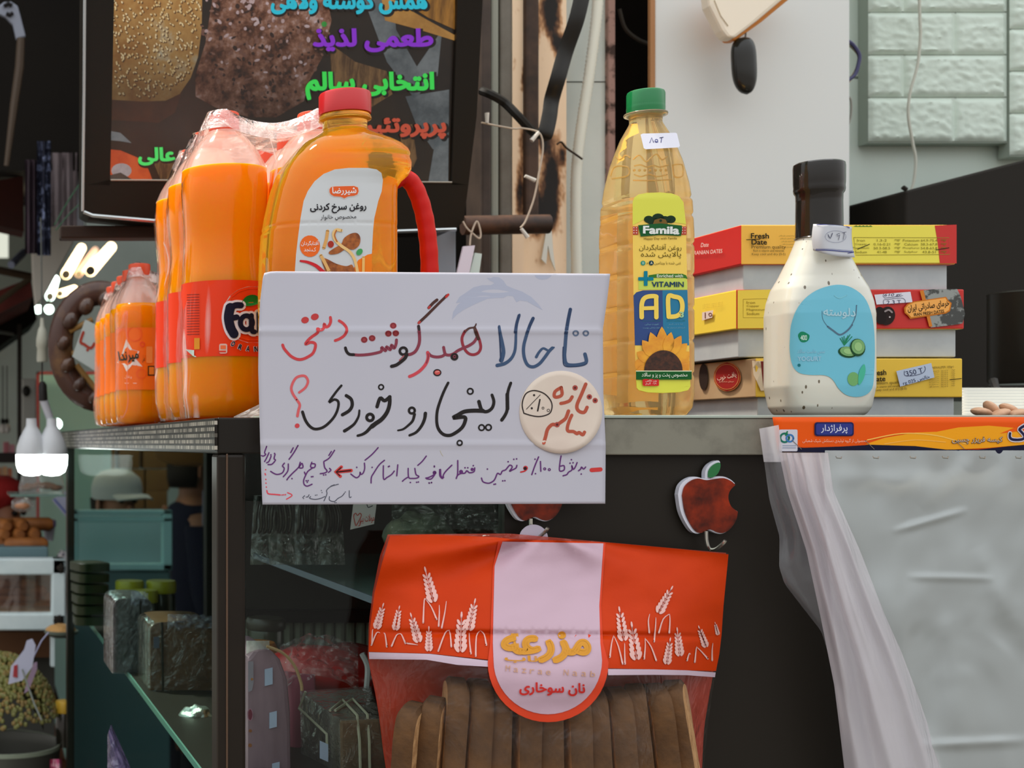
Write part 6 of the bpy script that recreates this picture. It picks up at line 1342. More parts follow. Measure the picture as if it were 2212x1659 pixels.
for a in ([(702, 1490), (740, 1518), (772, 1552), (775, 1600), (777, 1666)], [(724, 1487), (762, 1516), (794, 1550), (796, 1600), (797, 1666)], [(660, 1500), (652, 1530), (645, 1590), (642, 1640)]):
    MB().tube([ob_(x, y, .003) for x, y in a], .0014, 6).build('string', st_, t)
little_tag(691, 1608, 709, 1646, 1.338, t, 8)
t = thing('red_packet', atS(700, 1.5), 'red packet in crumpled clear film lying behind the wrapped block', 'package')
B = MB(); c = P(695, 1452, 1.50)
B.ball(c, (.055, .05, .028), 36, 20, rot=Matrix.Rotation(.12, 3, 'Y'), lump=.10); B.build('packet', M('packet_red', (206, 36, 34), .35, coat=.4), t)
B = MB(); B.grid(lambda u, v: P(604 + 170 * u, 1396 + 92 * v - 26 * math.sin(PI * u) + 10 * noise.noise(Vector((u * 7, v * 7, 2))), 1.445 + .035 * v * (1 - v) + .012 * noise.noise(Vector((u * 9, v * 9, 5)))), 40, 24); B.build('clear_wrap', film('crumpled_wrap', .10, (240, 225, 230), .08, (60, 1.0, .008), gloss=1.8), t, angle=180)
MB().tube(catmull([P(782, 1412, 1.44), P(794, 1440, 1.44), P(792, 1486, 1.44)], 5), .003, 6).build('shiny_edge', M('shine_white', (230, 225, 225), .15, coat=1), t)
t = thing('red_pot', P(770, 1500, 1.62), 'glossy dark red pot behind the crumpled packet', 'pot'); MB().ball(P(755, 1462, 1.62), (.055, .05, .040), 28, 16).build('body', M('pot_red', (140, 24, 24), .18, coat=.8), t)
t = thing('pink_packet', atS(650, 1.47), 'pink packet standing between the mauve carton and the brown block', 'package'); MB().loft(boxy(atS(638, 1.47), .03, .05, .075, 8, e=5)).build('packet', M('packet_pink', (176, 88, 108), .5), t)
t = thing('lidded_jar', atS(574, 1.74), 'squat jar with dark lid at the back of the shelf behind the front glass', 'jar')
c = P(574, 1408, 1.74); MB().lathe([(.020, -.02), (.0225, 0), (.0225, .026), (.022, .028)], c, 28).build('glass', M('jar_green', (62, 66, 50), .2, coat=.5), t); MB().lathe([(.023, .028), (.0245, .03), (.0245, .039), (.022, .043)], c, 28).build('lid', M('lid_dark', (64, 58, 48), .3), t)
t = thing('orange_tub', atS(552, 1.6), 'orange tub behind the mauve carton', 'tub'); MB().lathe([(.024, 0), (.026, .01), (.027, .078), (.022, .088)], atS(551, 1.60), 28).build('tub', M('tub_orange', (190, 112, 36), .4), t)
# packs of cutlery on the upper shelf
steel = M('fork_dark', (70, 70, 64), .18, metal=.9)
for k, (px, py, lean, lab) in enumerate(((566, 1140, 8, 'first'), (608, 1150, -6, 'second'), (660, 1152, 4, 'third'), (716, 1160, -10, 'fourth'))):
    Y = 1.50 + .015 * k; t = thing('cutlery_pack', P(px, 1215, Y), lab + ' from the left of the dark plastic packs of forks on the upper glass shelf', 'cutlery', 'packs of forks')
    B = MB(); B.grid(lambda u, v: P(px - 26 + 56 * u + lean * (1 - v), 1070 + 150 * v, Y - .010 * math.sin(PI * u) + .004 * noise.noise(Vector((u * 5, v * 7, k)))), 14, 30); B.build('pouch', film('pouch_dark%d' % (k % 2), .5 if k % 2 else .42, ((78, 90, 76), (104, 108, 92))[k % 2], .1, (40, 1.0, .008), gloss=1.6), t, angle=180)
    for j in range(4):
        x = px - 14 + 11 * j; MB().tube(catmull([P(x + lean, 1072, Y - .014), P(x + 1, 1110, Y - .016), P(x + 2 * math.sin(j), 1136, Y - .014), P(x - 4, 1152, Y - .010)], 4), [.0022] * 12 + [.001], 8).build('fork_tine', steel, t)
t = thing('green_packet', P(900, 1150, 1.45), 'pale packet with green glints between the paper sign and the bread bag', 'package')
MB().ball(P(905, 1160, 1.45), (.034, .03, .026), 24, 14, lump=.2).build('packet', M('packet_pale', (150, 156, 130), .4, var=(20, (96, 110, 90), .4, .6)), t); MB().grid(lambda u, v: P(846 + 230 * u, 1090 + 70 * v, 1.41 + .012 * noise.noise(Vector((u * 9, v * 6, 3)))), 40, 16).build('clear_wrap', film('green_wrap', .16, (60, 120, 84), .08, (50, 1.0, .008), gloss=1.8), t, angle=180)
t = thing('price_card', P(784, 1142, 1.40), 'small white card with red hand-writing and a heart below the paper sign', 'card')
MB().prism([P(757, 1144, 1.40), P(764, 1084, 1.40), P(814, 1084, 1.40), P(808, 1132, 1.40)], (0, .001, 0)).build('card', M('card_white', (190, 182, 182), .6), t, smooth=False)
A = Art(lambda a, b, o_: P(a, b, 1.4 - o_), None, .0003, .0006).at(520, 1080, 2.867); cr_ = (180, 64, 52)
A.stroke([(712, 158), (700, 100), (712, 82), (724, 96), (738, 82), (746, 100), (716, 158)], 5, cr_, 1); A.stroke([(740, 130), (738, 156), (730, 160)], 5, cr_, 1); A.text('مولات ببر', 782, 118, 92, 56, cr_, 1, .01, rot=-6); A.stroke([(782, 28), (790, 46), (816, 36)], 5, (50, 46, 60), 1)
A.build('writing', t)
# behind the side glass
for (x0, x1, y0, Y, lab, c1) in ((243, 330, 1292, 1.92, 'grey wrapped block nearest the back behind the side glass', (62, 58, 58)), (322, 468, 1342, 1.78, 'brown wrapped block with rounded end behind the side glass', (96, 62, 30))):
    t = thing('wrapped_block', P((x0 + x1) / 2, 1560, Y), lab, 'package'); zb = ZS
    pts = []
    z1 = P(0, y0, Y).z; a, b = cx_(x0, Y), cx_(x1, Y)
    rings = []
    for y_, s in ((Y, .96), (Y + .004, 1), (Y + .11, 1), (Y + .114, .96)):
        h = (z1 - zb); m_ = (a + b) / 2; wv = (b - a) / 2 * s; pr = [(m_ - wv, zb), (m_ + wv, zb)] + [(m_ + wv * math.cos(q) ** .5 if math.cos(q) > 0 else m_ - wv * abs(math.cos(q)) ** .5, zb + h * .86 + h * .14 * s * math.sin(q) ** .8) for q in [PI * i_ / 14 + (.0001 if i_ == 0 else 0) - (.0001 if i_ == 14 else 0) for i_ in range(15)]]
        rings.append([Vector((x_, y_, z_)) for x_, z_ in pr])
    MB().loft(rings).build('block', M('wrap_%d' % c1[0], c1, .45, var=(12, tuple(int(v * .75) for v in c1), .4, .7)), t)
    MB().loft([[m_v + (m_v - Vector(((a + b) / 2, Y + .05, zb + .1))) * .015 for m_v in r] for r in rings]).build('clear_wrap', wrapm, t)
    MB().grid(lambda u, v: P(x0 + 40 + (x1 - x0 - 50) * u, y0 - 14 + 30 * v + 8 * noise.noise(Vector((u * 6, v * 4, 1))), Y - .004 + .02 * noise.noise(Vector((u * 8, v * 5, 2)))), 24, 10).build('film_fold', film('fold_film', .25, (190, 190, 220), .12, (60, 1, .006), gloss=1.6), t, angle=180)
    if x0 > 300: MB().pbox(x0 + 10, y0 + 34, x0 + 22, y0 + 58, Y - .002, .001).build('paper_tag', M('tag_dim', (84, 84, 96), .6), t, smooth=False)
    MB().tube([P(x0 + (28 if x0 > 300 else 60), y0 + 2, Y - .003), P(x0 + (30 if x0 > 300 else 58), 1500, Y - .003)], .0014, 6).build('string', M('string_dim', (60, 54, 48), .8), t)
for k, (px, py, r_, lab) in enumerate(((280, 1246, .024, 'back left'), (348, 1246, .025, 'back right'), (312, 1266, .022, 'front'))):
    Y = 2.32 - .05 * (k == 2); t = thing('lidded_jar', P(px, py + 120, Y), lab + ' of the three jars with olive-yellow lids behind the side glass', 'jar', 'jars with olive-yellow lids')
    c = P(px, py, Y); c.z = ZS; h = P(px, py + 8, Y).z - ZS
    MB().lathe([(r_ * .92, 0), (r_ * .96, .006), (r_ * .96, h - .026), (r_ * .88, h - .02)], c, 28).build('glass', M('jar_dim', (56, 54, 40), .15, coat=.6), t); MB().lathe([(r_ * .98, h - .02), (r_, h - .018), (r_, h - .003), (r_ * .94, h)], c, 32).build('lid', M('lid_olive', (158, 150, 34), .35), t)
t = thing('foil_parcel', P(420, 1595, 1.62), 'crumpled silver foil parcel in front of the brown wrapped block', 'parcel')
B = MB(); B.ball(P(420, 1558, 1.62), (.023, .016, .018), 44, 30, rot=Matrix.Rotation(-.35, 3, 'Y'), lump=.24)
for v in B.v: v += Vector((noise.noise(v * 130), noise.noise(v * 130 + Vector((9, 0, 0))), noise.noise(v * 130 + Vector((0, 9, 0))))) * .0022
B.build('foil', M('foil', (206, 212, 200), .28, metal=.85, bump=(120, .8, .003)), t, angle=25)
t = thing('lilac_bag', P(262, 1690, 1.70), 'lilac plastic bag end in the lower corner behind the side glass', 'bag')
MB().grid(lambda u, v: P(232 + (60 * v) * u + 8 * u, 1588 + 110 * v - 24 * u * (1 - v), 1.68 - .02 * math.sin(PI * u) + .006 * noise.noise(Vector((u * 5, v * 5, 0)))), 20, 24).build('film', film('lilac_film', .62, (140, 126, 178), .14, (50, 1, .006), gloss=1.4), t, angle=180)
t = thing('green_stack', P(200, 1470, 2.25), 'stack of dark green trays in the back corner behind the side glass', 'tray')
for k in range(6): MB().loft(boxy(Vector((cx_(200, 2.3), 2.35, ZS + .012 + .018 * k)), .055, .07, .014, 3 * k, e=5)).build('tray', M('tray_green', (48, 58, 34), .4), t)
# ---------------------------------------------------------------- people and stall behind, seen through the side glass
skin = M('skin', (170, 116, 88), .55); 
def body(name, parent, verts, edges, radii, root=0, mat=skin):
    org = ORG[parent.name]; me = bpy.data.meshes.new(name); me.from_pydata([Vector(v) - org for v in verts], edges, []); me.materials.append(mat)
    o = bpy.data.objects.new(name, me); COL.objects.link(o); o.parent = parent; ORG[o.name] = org
    md = o.modifiers.new('skin', 'SKIN'); md.use_smooth_shade = True
    sv = me.skin_vertices[0].data if len(me.skin_vertices) else None
    if sv is None:
        bm = bmesh.new(); bm.from_mesh(me); bm.verts.layers.skin.verify(); bm.to_mesh(me); bm.free(); sv = me.skin_vertices[0].data
    for k, r in enumerate(radii): sv[k].radius = (r, r) if not isinstance(r, tuple) else r; sv[k].use_root = (k == root)
    s2 = o.modifiers.new('sub', 'SUBSURF'); s2.levels = 2; s2.render_levels = 2
    return o
def person(label, base, H, face, arms, shirt, trousers, headgear, hair=None, shirt_mat=None):
    """standing figure: face = yaw in degrees (0 looks to the camera), arms = [left, right] lists of joints as offsets from the shoulder"""
    t = thing('person', base, label, 'person'); b = Vector(base); R_ = Matrix.Rotation(math.radians(face), 3, 'Z'); s = H / 1.75
    W = lambda x, y, z: b + R_ @ Vector((x * s, y * s, z * s))
    V = [W(0, 0, .95), W(0, -.01, 1.12), W(0, -.01, 1.32), W(0, 0, 1.44), W(0, -.005, 1.52), W(0, -.02, 1.60), W(0, -.02, 1.70)]; E_ = [(0, 1), (1, 2), (2, 3), (3, 4), (4, 5), (5, 6)]; Rr = [(.15 * s, .11 * s), (.14 * s, .10 * s), (.17 * s, .11 * s), (.10 * s, .08 * s), .05 * s, (.075 * s, .09 * s), (.07 * s, .085 * s)]
    for sd in (-1, 1):
        i = len(V); V += [W(sd * .09, 0, .86), W(sd * .10, -.01, .48), W(sd * .10, .01, .08), W(sd * .10, -.12, .04)]; E_ += [(0, i), (i, i + 1), (i + 1, i + 2), (i + 2, i + 3)]; Rr += [.085 * s, .055 * s, .04 * s, .035 * s]
        i = len(V); V.append(W(sd * .19, 0, 1.40)); E_.append((3, i)); Rr.append(.062 * s)
        for k, (x, y, z, r) in enumerate(arms[0 if sd < 0 else 1]): V.append(W(sd * .19 + x, y, 1.40 + z)); E_.append((len(V) - 2, len(V) - 1)); Rr.append(r * s)
        hnd = V[-1]; d = (V[-1] - V[-2]).normalized(); sdv = d.cross(Vector((0, 0, 1))).normalized(); hb_ = len(V) - 1
        for f_ in range(4):
            o_ = sdv * ((f_ - 1.5) * .021 * s); L_ = (.085, .095, .09, .075)[f_] * s; i = len(V); V += [hnd + d * .045 * s + o_, hnd + d * (.045 * s + L_ * .55) + o_ + Vector((0, 0, -.006 * s)), hnd + d * (.045 * s + L_) + o_ + Vector((0, 0, -.028 * s))]; E_ += [(hb_, i), (i, i + 1), (i + 1, i + 2)]; Rr += [.011 * s, .0095 * s, .008 * s]
        i = len(V); V += [hnd + sdv * .036 * s + d * .02 * s, hnd + sdv * .052 * s + d * .062 * s]; E_ += [(hb_, i), (i, i + 1)]; Rr += [.012 * s, .009 * s]
    bo = body('body', t, V, E_, Rr)
    hd = W(0, -.02, 1.64); B = MB()
    B.ball(W(0, -.112, 1.615), (.014 * s, .022 * s, .022 * s), 10, 8)
    for sd in (-1, 1): B.ball(W(sd * .082, -.01, 1.63), (.010 * s, .022 * s, .032 * s), 10, 8)
    B.build('nose_and_ears', skin, t)
    for sd in (-1, 1): MB().ball(W(sd * .032, -.098, 1.65), .011 * s, 10, 8).build('eye', M('eye_dark', (34, 28, 24), .3), t)
    MB().ball(W(0, -.096, 1.565), (.026 * s, .010 * s, .007 * s), 10, 6).build('mouth', M('lip', (142, 82, 72), .5), t)
    def cloth(rings_, nm, mt):
        B = MB(); B.loft([[W(x0 + a * math.cos(q), y0 + c_ * math.sin(q), z) for q in [2 * PI * i / 24 for i in range(24)]] for (x0, y0, z, a, c_) in rings_], False, False); return B.build(nm, mt, t, angle=180)
    sm = shirt_mat or M('cloth_%d_%d_%d' % shirt, shirt, .85, bump=(30, .4, .004))
    cloth([(0, 0, .84, .19, .14), (0, 0, .95, .19, .14), (0, -.005, 1.12, .18, .135), (0, -.01, 1.30, .205, .14), (0, 0, 1.42, .19, .115), (0, 0, 1.485, .11, .085), (0, 0, 1.50, .065, .065)], 'shirt', sm)
    for sd in (-1, 1):
        pts = [W(sd * .17, 0, 1.41)] + [W(sd * .19 + x, y, 1.40 + z) for x, y, z, r in arms[0 if sd < 0 else 1]][:-1]
        if len(pts) > 2: pts[-1] = pts[-1].lerp(pts[-2], .25)
        MB().tube(catmull(pts, 4), [.085 * s - .028 * s * i / (4 * len(pts)) for i in range(4 * (len(pts) - 1) + 1)] if len(pts) > 2 else .075 * s, 14).build('sleeve', sm, t)
    for sd in (-1, 1): cloth([(sd * .095, 0, .93, .105, .12), (sd * .095, 0, .70, .095, .10), (sd * .10, -.005, .45, .075, .08), (sd * .10, 0, .10, .07, .075)], 'trouser_leg', M('cloth_%d_%d_%d' % trousers, trousers, .85))
    for sd in (-1, 1): MB().ball(W(sd * .10, -.05, .045), (.05 * s, .13 * s, .05 * s), 14, 8).build('shoe', M('shoe_dark', (40, 36, 34), .5), t)
    kind, col = headgear; hm = M('head_%d_%d_%d' % col, col, .8, bump=(30, .4, .004))
    rings = [[W(a * math.cos(q), -.02 + c_ * math.sin(q), z) for q in [2 * PI * i / 24 for i in range(24)]] for z, a, c_ in ((1.655, .096, .112), (1.70, .098, .114), (1.74, .088, .102), (1.765, .06, .07), (1.775, .02, .03))]
    if kind == 'cap':
        MB().loft(rings, False, True).build('cap_crown', hm, t, angle=180); B = MB()
        B.grid(lambda u, v: W(-.085 + .17 * u, -.115 - .085 * v * math.sin(PI * (.12 + .76 * u)), 1.672 - .018 * v + .01 * math.sin(PI * u)), 12, 5); B.build('cap_brim', hm, t, angle=180, solid=.004)
        MB().loft([[W(a * math.cos(q), .0 + c_ * math.sin(q), z) for q in [PI * i / 24 for i in range(25)]] for z, a, c_ in ((1.56, .07, .09), (1.60, .084, .098), (1.66, .090, .098))], False, False, closed=False).build('hair', M('hair_dark', (40, 32, 28), .7), t, angle=180, solid=.006)
    else:
        rr_ = [(1.50, .10, .11), (1.56, .10, .11), (1.62, .10, .112)] + [(1.66, .1, .114), (1.71, .098, .112), (1.75, .084, .098), (1.775, .04, .05)]
        MB().loft([[W(a * math.cos(q), -.005 + c_ * math.sin(q) * (1 if math.sin(q) > -.5 or z > 1.69 else .45), z) for q in [2 * PI * i / 28 for i in range(28)]] for z, a, c_ in rr_], False, True).build('headscarf' if kind == 'scarf' else 'hair', hm, t, angle=180)
    return t
m, nt_, b_, o_ = new_mat('plaid')
ck = nt_.nodes.new('ShaderNodeTexChecker'); ck.inputs['Scale'].default_value = 70; nt_.links.new(coords(nt_), ck.inputs['Vector']); ck.inputs['Color1'].default_value = lin((216, 218, 226)); ck.inputs['Color2'].default_value = lin((54, 58, 84)); nt_.links.new(ck.outputs['Color'], b_.inputs['Base Color']); b_.inputs['Roughness'].default_value = .85
dn = [(.02, -.02, -.28, .045), (.03, -.10, -.52, .03), (.03, -.13, -.60, .028)]
g = P(246, 958, 4.6)
person('man with white cap and plaid shirt reaching left over the pastry tray', (g.x, 4.6, ZFL), 1.445, 28, [[(-.12, .02, -.17, .05), (-.32, .12, -.17, .036), (-.41, .17, -.20, .03)], dn], (200, 200, 210), (60, 60, 66), ('cap', (196, 200, 196)), shirt_mat=MATS['plaid'])
g = P(412, 958, 5.2)  # figure added in place of a reflection in the side glass
person('person in navy shirt with teal cap standing in for a reflection in the side glass', (g.x, 5.2, ZFL), 1.555, 100, [dn, dn], (34, 36, 62), (36, 36, 42), ('cap', (70, 110, 104)))
g = P(-14, 958, 3.9)
person('person with red headscarf cut off by the left edge of the picture', (g.x, 3.9, ZFL), 1.44, 60, [dn, dn], (70, 52, 44), (50, 46, 46), ('scarf', (166, 34, 32)))
# stall of cardboard boxes and turquoise case
Yk = 5.6; card = M('cardboard', (150, 112, 66), .8, var=(5, (128, 92, 52), .4, .7))
Yk = 4.15
t = thing('turquoise_case', P(262, 1240, Yk), 'turquoise framed display case in front of the man in the white cap', 'case')
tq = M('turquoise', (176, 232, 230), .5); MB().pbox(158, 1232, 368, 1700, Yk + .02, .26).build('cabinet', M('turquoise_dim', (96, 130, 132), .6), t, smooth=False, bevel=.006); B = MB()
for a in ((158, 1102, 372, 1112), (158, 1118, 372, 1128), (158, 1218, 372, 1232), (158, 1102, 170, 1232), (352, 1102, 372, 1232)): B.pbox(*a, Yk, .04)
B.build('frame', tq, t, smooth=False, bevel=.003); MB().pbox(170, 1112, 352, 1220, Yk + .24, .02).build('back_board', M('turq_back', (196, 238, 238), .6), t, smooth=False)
Yk = 5.6
o = MB().pbox(150, 1101, 384, 1790, Yk, .45).build('stall_table', M('table_brown', (96, 74, 52), .7), smooth=False); tag(o, 'brown stall table carrying the cardboard boxes, behind the turquoise case', 'table')
for j, (x0, x1, y0, y1, lab) in enumerate(((206, 250, 968, 1012, 'top row, first'), (258, 302, 968, 1012, 'top row, second'), (310, 366, 966, 1012, 'top row, third with a blue strip'), (168, 264, 1014, 1100, 'wide one low on the left'), (268, 312, 1014, 1100, 'tall one in the middle'), (316, 366, 1014, 1060, 'right column, upper'), (316, 362, 1060, 1101, 'right column, lower'))):
    o = MB().pbox(x0, y0, x1, y1, Yk + .12, .12).build('cardboard_box', card, smooth=False, bevel=.004); tag(o, 'brown cardboard box behind the side glass, ' + lab, 'box', 'cardboard boxes behind the side glass')
o = MB().pbox(166, 958, 204, 1006, Yk + .1, .1).build('black_bag', M('bag_black', (44, 44, 46), .5), bevel=.02); tag(o, 'dark bundle left of the cardboard boxes behind the side glass', 'bag')
o = MB().ball(P(182, 975, Yk), (.03, .03, .03), 16, 10).build('white_bundle', M('bundle_grey', (150, 148, 150), .7)); tag(o, 'pale round bundle on the dark bundle behind the side glass', 'bundle')
o = MB().prism([P(440, 1060, 5), P(470, 1048, 5), P(490, 1050, 5), P(490, 1170, 5), P(438, 1160, 5)], (0, .02, 0)).build('white_cloth', M('cloth_lilac', (150, 150, 170), .8), smooth=False); tag(o, 'pale cloth hanging right of the navy person behind the side glass', 'cloth')
o = MB().lathe([(.10, 0), (.155, .02), (.19, .075), (.195, .08)], P(440, 1006, 4.9), 32).build('wooden_bowl', M('bowl_wood', (150, 106, 54), .5)); tag(o, 'shallow tan bowl hung high behind the side glass post', 'bowl')

# ---------------------------------------------------------------- market at the left edge
def lamp_mat(name, c, e): return M(name, c, .4, emit=e)
warm, cool = lamp_mat('tube_warm', (255, 222, 170), 7), lamp_mat('tube_cool', (226, 255, 240), 7)
def tube_lamp(a, b, r, m, label, nm='tube_lamp'):
    t = thing(nm, b, label, 'lamp'); a, b = Vector(a), Vector(b)
    MB().tube([a, b], r, 12).build('tube', m, t); d = (b - a).normalized()
    for e, s in ((a, -1), (b, 1)): MB().tube([e, e + d * (s * r * .9)], r * .8, 10).build('end_cap', M('lamp_cap', (150, 150, 140), .4), t)
    return t
tube_lamp(P(143, 592, 4.4), P(176, 536, 5.2), .017, warm, 'leftmost warm tube lamp of the bright row under the market roof')
tube_lamp(P(170, 592, 4.5), P(206, 540, 5.2), .013, lamp_mat('tube_dim', (255, 206, 176), 1.0), 'dim pinkish tube lamp in the middle of the bright row')
tube_lamp(P(196, 584, 4.3), P(240, 534, 5.1), .019, warm, 'rightmost warm tube lamp of the bright row above the egg ring')
tube_lamp(P(108, 640, 4.6), P(119, 604, 5.2), .016, cool, 'short greenish white lamp below the slanted white board')
tube_lamp(P(130, 634, 4.6), P(160, 624, 5.0), .013, warm, 'short warm lamp beside the greenish one, just above the egg ring')
for px, r_, lab in ((82, .014, 'left'), (106, .015, 'right')):
    t = thing('round_lamp', P(px, 668, 4.6), lab + ' one of the two small round bright lamps below the white board', 'lamp'); MB().ball(P(px, 668, 4.6), (r_, r_, r_ * 1.05), 16, 10).build('globe', cool, t); MB().lathe([(r_ * .6, .010), (r_ * .5, .02), (.003, .03)], P(px, 668, 4.6), 12).build('socket', M('socket_dark', (70, 80, 76), .5), t); MB().tube([P(px, 640, 4.6), Vector((P(px, 640, 4.6).x, 4.6, 2.3))], .0012, 5).build('cord', M('cord_dark', (44, 42, 40), .5), t)
t = thing('round_lamp', P(122, 968, 4.2), 'bright round lamp just right of the glowing bulbs', 'lamp'); MB().ball(P(122, 916, 4.6), .018, 16, 10).build('globe', cool, t)
tube_lamp(P(130, 892, 5.4), P(182, 894, 5.4), .016, cool, 'wide bright lamp below the egg ring')
o = MB().prism([P(66, 470, 3.2), P(170, 478, 3.2), P(158, 525, 3.2), P(96, 640, 3.2), P(76, 662, 3.2), P(70, 600, 3.2)], (0, .02, 0)).build('slanted_board', M('board_pale', (204, 198, 186), .7, var=(3, (186, 182, 172), .4, .7), vscale=(3, 1, .4)), smooth=False, bevel=.003); tag(o, 'pale slanted board hanging above the round lamps', 'board')
t = thing('leaning_panel', P(165, 490, 3.0), 'pair of pale grey slats leaning behind the left side of the television', 'panel')
MB().prism([P(128, 150, 3.0), P(150, 144, 3.0), P(174, 320, 3.0), P(182, 490, 3.0), P(162, 490, 3.0), P(152, 380, 3.0), P(136, 230, 3.0)], (0, .02, 0)).build('slat', M('slat_grey', (140, 142, 148), .6), t, smooth=False, bevel=.003)
MB().prism([P(155, 149, 3.02), P(186, 149, 3.02), P(186, 490, 3.02), P(180, 400, 3.02), P(174, 318, 3.02)], (0, .02, 0)).build('slat', M('slat_dim', (104, 104, 110), .6), t, smooth=False)
def drape(name, x0, x1, y0, y1, Y, m, label, cat, fl=5):
    o = MB().grid(lambda u, v: P(x0 + (x1 - x0) * u, y0 + (y1 - y0) * v, Y + .012 * math.sin(u * fl * PI) + .006 * noise.noise(Vector((u * 3, v * 3, x0)))), 30, 16).build(name, m, angle=180); return tag(o, label, cat)
drape('curtain', 106, 166, 330, 490, 2.94, M('curtain_pale', (132, 120, 122), .8, var=(6, (86, 72, 70), .4, .7), vscale=(6, 1, .6)), 'pale streaky curtain below the leaning slats', 'curtain')
drape('curtain', 54, 82, 345, 548, 2.9, M('curtain_purple', (72, 54, 66), .6, var=(14, (36, 30, 32), .4, .65), vscale=(4, 1, .4)), 'narrow purple curtain left of the sparkling blue cloth', 'curtain')
drape('sparkling_cloth', 80, 110, 305, 552, 2.88, M('sparkle', (40, 42, 58), .35, var=(60, (128, 138, 170), .52, .62)), 'dark blue sparkling cloth strip hanging beside the purple curtain', 'cloth', 3)
t = thing('hanging_scoop', P(16, 360, 2.7), 'long brown scoop with a white ring-ended grip hanging in the top left corner', 'scoop'); k_ = 3.318; q = lambda l, Y=2.7: [P(x / k_, y / k_, Y) for x, y in l]
MB().prism(q([(-10, 100), (-10, 40), (28, 12), (80, 8), (128, 40), (150, 120), (186, 262), (116, 284), (92, 178), (40, 124)]), (0, .012, 0)).build('grip', M('grip_white', (136, 142, 156), .4), t, smooth=False, bevel=.003); MB().tube(q([(30, 44), (60, 24), (86, 40)], 2.697), .004, 6).build('slot', M('slot_dark', (40, 38, 38), .6), t); MB().tube(q([(46, 96), (70, 108), (92, 92)], 2.697), .004, 6).build('slot', M('slot_dark', (40, 38, 38), .6), t)
MB().tube(q([(150, 275), (140, 480), (100, 760), (46, 1190)]), [.008, .009, .008, .005], 8).build('shaft', M('shaft_brown', (74, 60, 46), .6), t)
o = MB().prism([P(-60, 650, 3.6), P(66, 600, 3.6), P(72, 640, 3.6), P(-60, 706, 3.6)], (0, .3, -.01)).build('red_awning', M('awning_red', (128, 56, 46), .8, var=(5, (88, 36, 32), .4, .7)), smooth=False); tag(o, 'red slanted awning at the left edge of the picture', 'awning')
o = MB().prism([P(-60, 706, 3.95), P(72, 640, 3.95), P(80, 690, 3.95), P(-60, 790, 3.95)], (0, .4, 0)).build('awning_shadow_board', dark, smooth=False); tag(o, 'dark sheet standing for the shadow under the red awning', 'board')  # dark sheet put in as the shade below the awning
o = MB().prism([P(-40, 396, 3.3), P(50, 380, 3.3), P(52, 500, 3.3), P(-40, 480, 3.3)], (0, .1, 0)).build('red_banner', M('banner_red', (82, 36, 28), .8, var=(4, (56, 30, 24), .4, .7)), smooth=False); tag(o, 'dim red banner low in the dark upper left corner', 'banner')
for a, b, r_, c_, lab in (((-20, 580), (68, 598), .010, (104, 84, 66), 'brown roof beam at the left edge above the red awning'), ((-20, 664), (66, 600), .008, (120, 106, 84), 'tan roof pole lying along the top of the red awning'), ((24, 572), (52, 545), .010, (150, 160, 186), 'short pale blue pipe at the left edge'), ((-10, 716), (28, 722), .004, (130, 132, 124), 'small grey rod below the red awning')):
    tag(MB().tube([P(*a, 3.5), P(*b, 3.6)], r_, 8).build('roof_pole', M('pole_%d' % c_[0], c_, .6)), lab, 'pole')
o = MB().pbox(-30, 500, 18, 556, 6.8, .02).build('lit_window', lamp_mat('lit_pale', (226, 230, 214), .9), smooth=False); tag(o, 'bright gap of a lit window at the far left edge', 'window')
wire('green_wire', [(184, 382), (150, 430), (118, 486)], 2.6, .0012, M('cord_green', (50, 96, 66), .5), 'upper green cord slanting down from the television'); wire('green_wire', [(184, 430), (150, 462), (120, 498)], 2.6, .0012, M('cord_green', (50, 96, 66), .5), 'lower green cord slanting down from the television')
# ring with egg shaped knobs and its tag
Yr = 2.45; t = thing('egg_ring', P(216, 890, Yr), 'large dark brown ring studded with egg-shaped knobs hanging behind the small sodas', 'ring'); rc = P(216, 748, Yr); brown = M('ring_brown', (74, 44, 32), .45, coat=.3, var=(14, (120, 84, 44), .5, .68)); B = MB(); rings = []
for i in range(40):
    q_ = 2 * PI * i / 40; cx0 = rc + Vector((.070 * math.cos(q_), 0, .094 * math.sin(q_))); dr = Vector((math.cos(q_), 0, math.sin(q_))); rings.append([cx0 + dr * (.022 * math.cos(a)) + Vector((0, .014 * math.sin(a), 0)) for a in [2 * PI * j / 12 for j in range(12)]])
rings.append(rings[0]); B.loft(rings, False, False); B.build('ring', brown, t); knob = M('knob_brown', (66, 40, 28), .3, coat=.5, var=(30, (92, 60, 38), .45, .7))
for px, py, r_ in ((186, 662, 20), (152, 693, 20), (138, 740, 17), (146, 788, 18), (171, 830, 17), (203, 858, 16), (226, 646, 18)): MB().ball(P(px, py, Yr - .016), (r_ * Yr / F * .82, .012, r_ * Yr / F), 18, 12, rot=Matrix.Rotation(.5, 3, 'Y')).build('knob', knob, t)
for a, b in (((165, 788), (210, 845)), ((150, 716), (200, 690)), ((155, 762), (185, 770))): MB().tube([P(*a, Yr - .012), P(*b, Yr - .016)], .005, 8).build('strut', M('strut_tan', (150, 112, 56), .5), t)
t = thing('paper_tag', P(195, 815, Yr - .05), 'white paper tag with red hand-writing hung on the egg ring', 'tag'); MB().prism([P(184, 690, 2.40), P(250, 722, 2.40), P(222, 812, 2.40), P(156, 770, 2.40)], (0, .001, 0)).build('sheet', M('tag_grey', (186, 196, 192), .6), t, smooth=False)
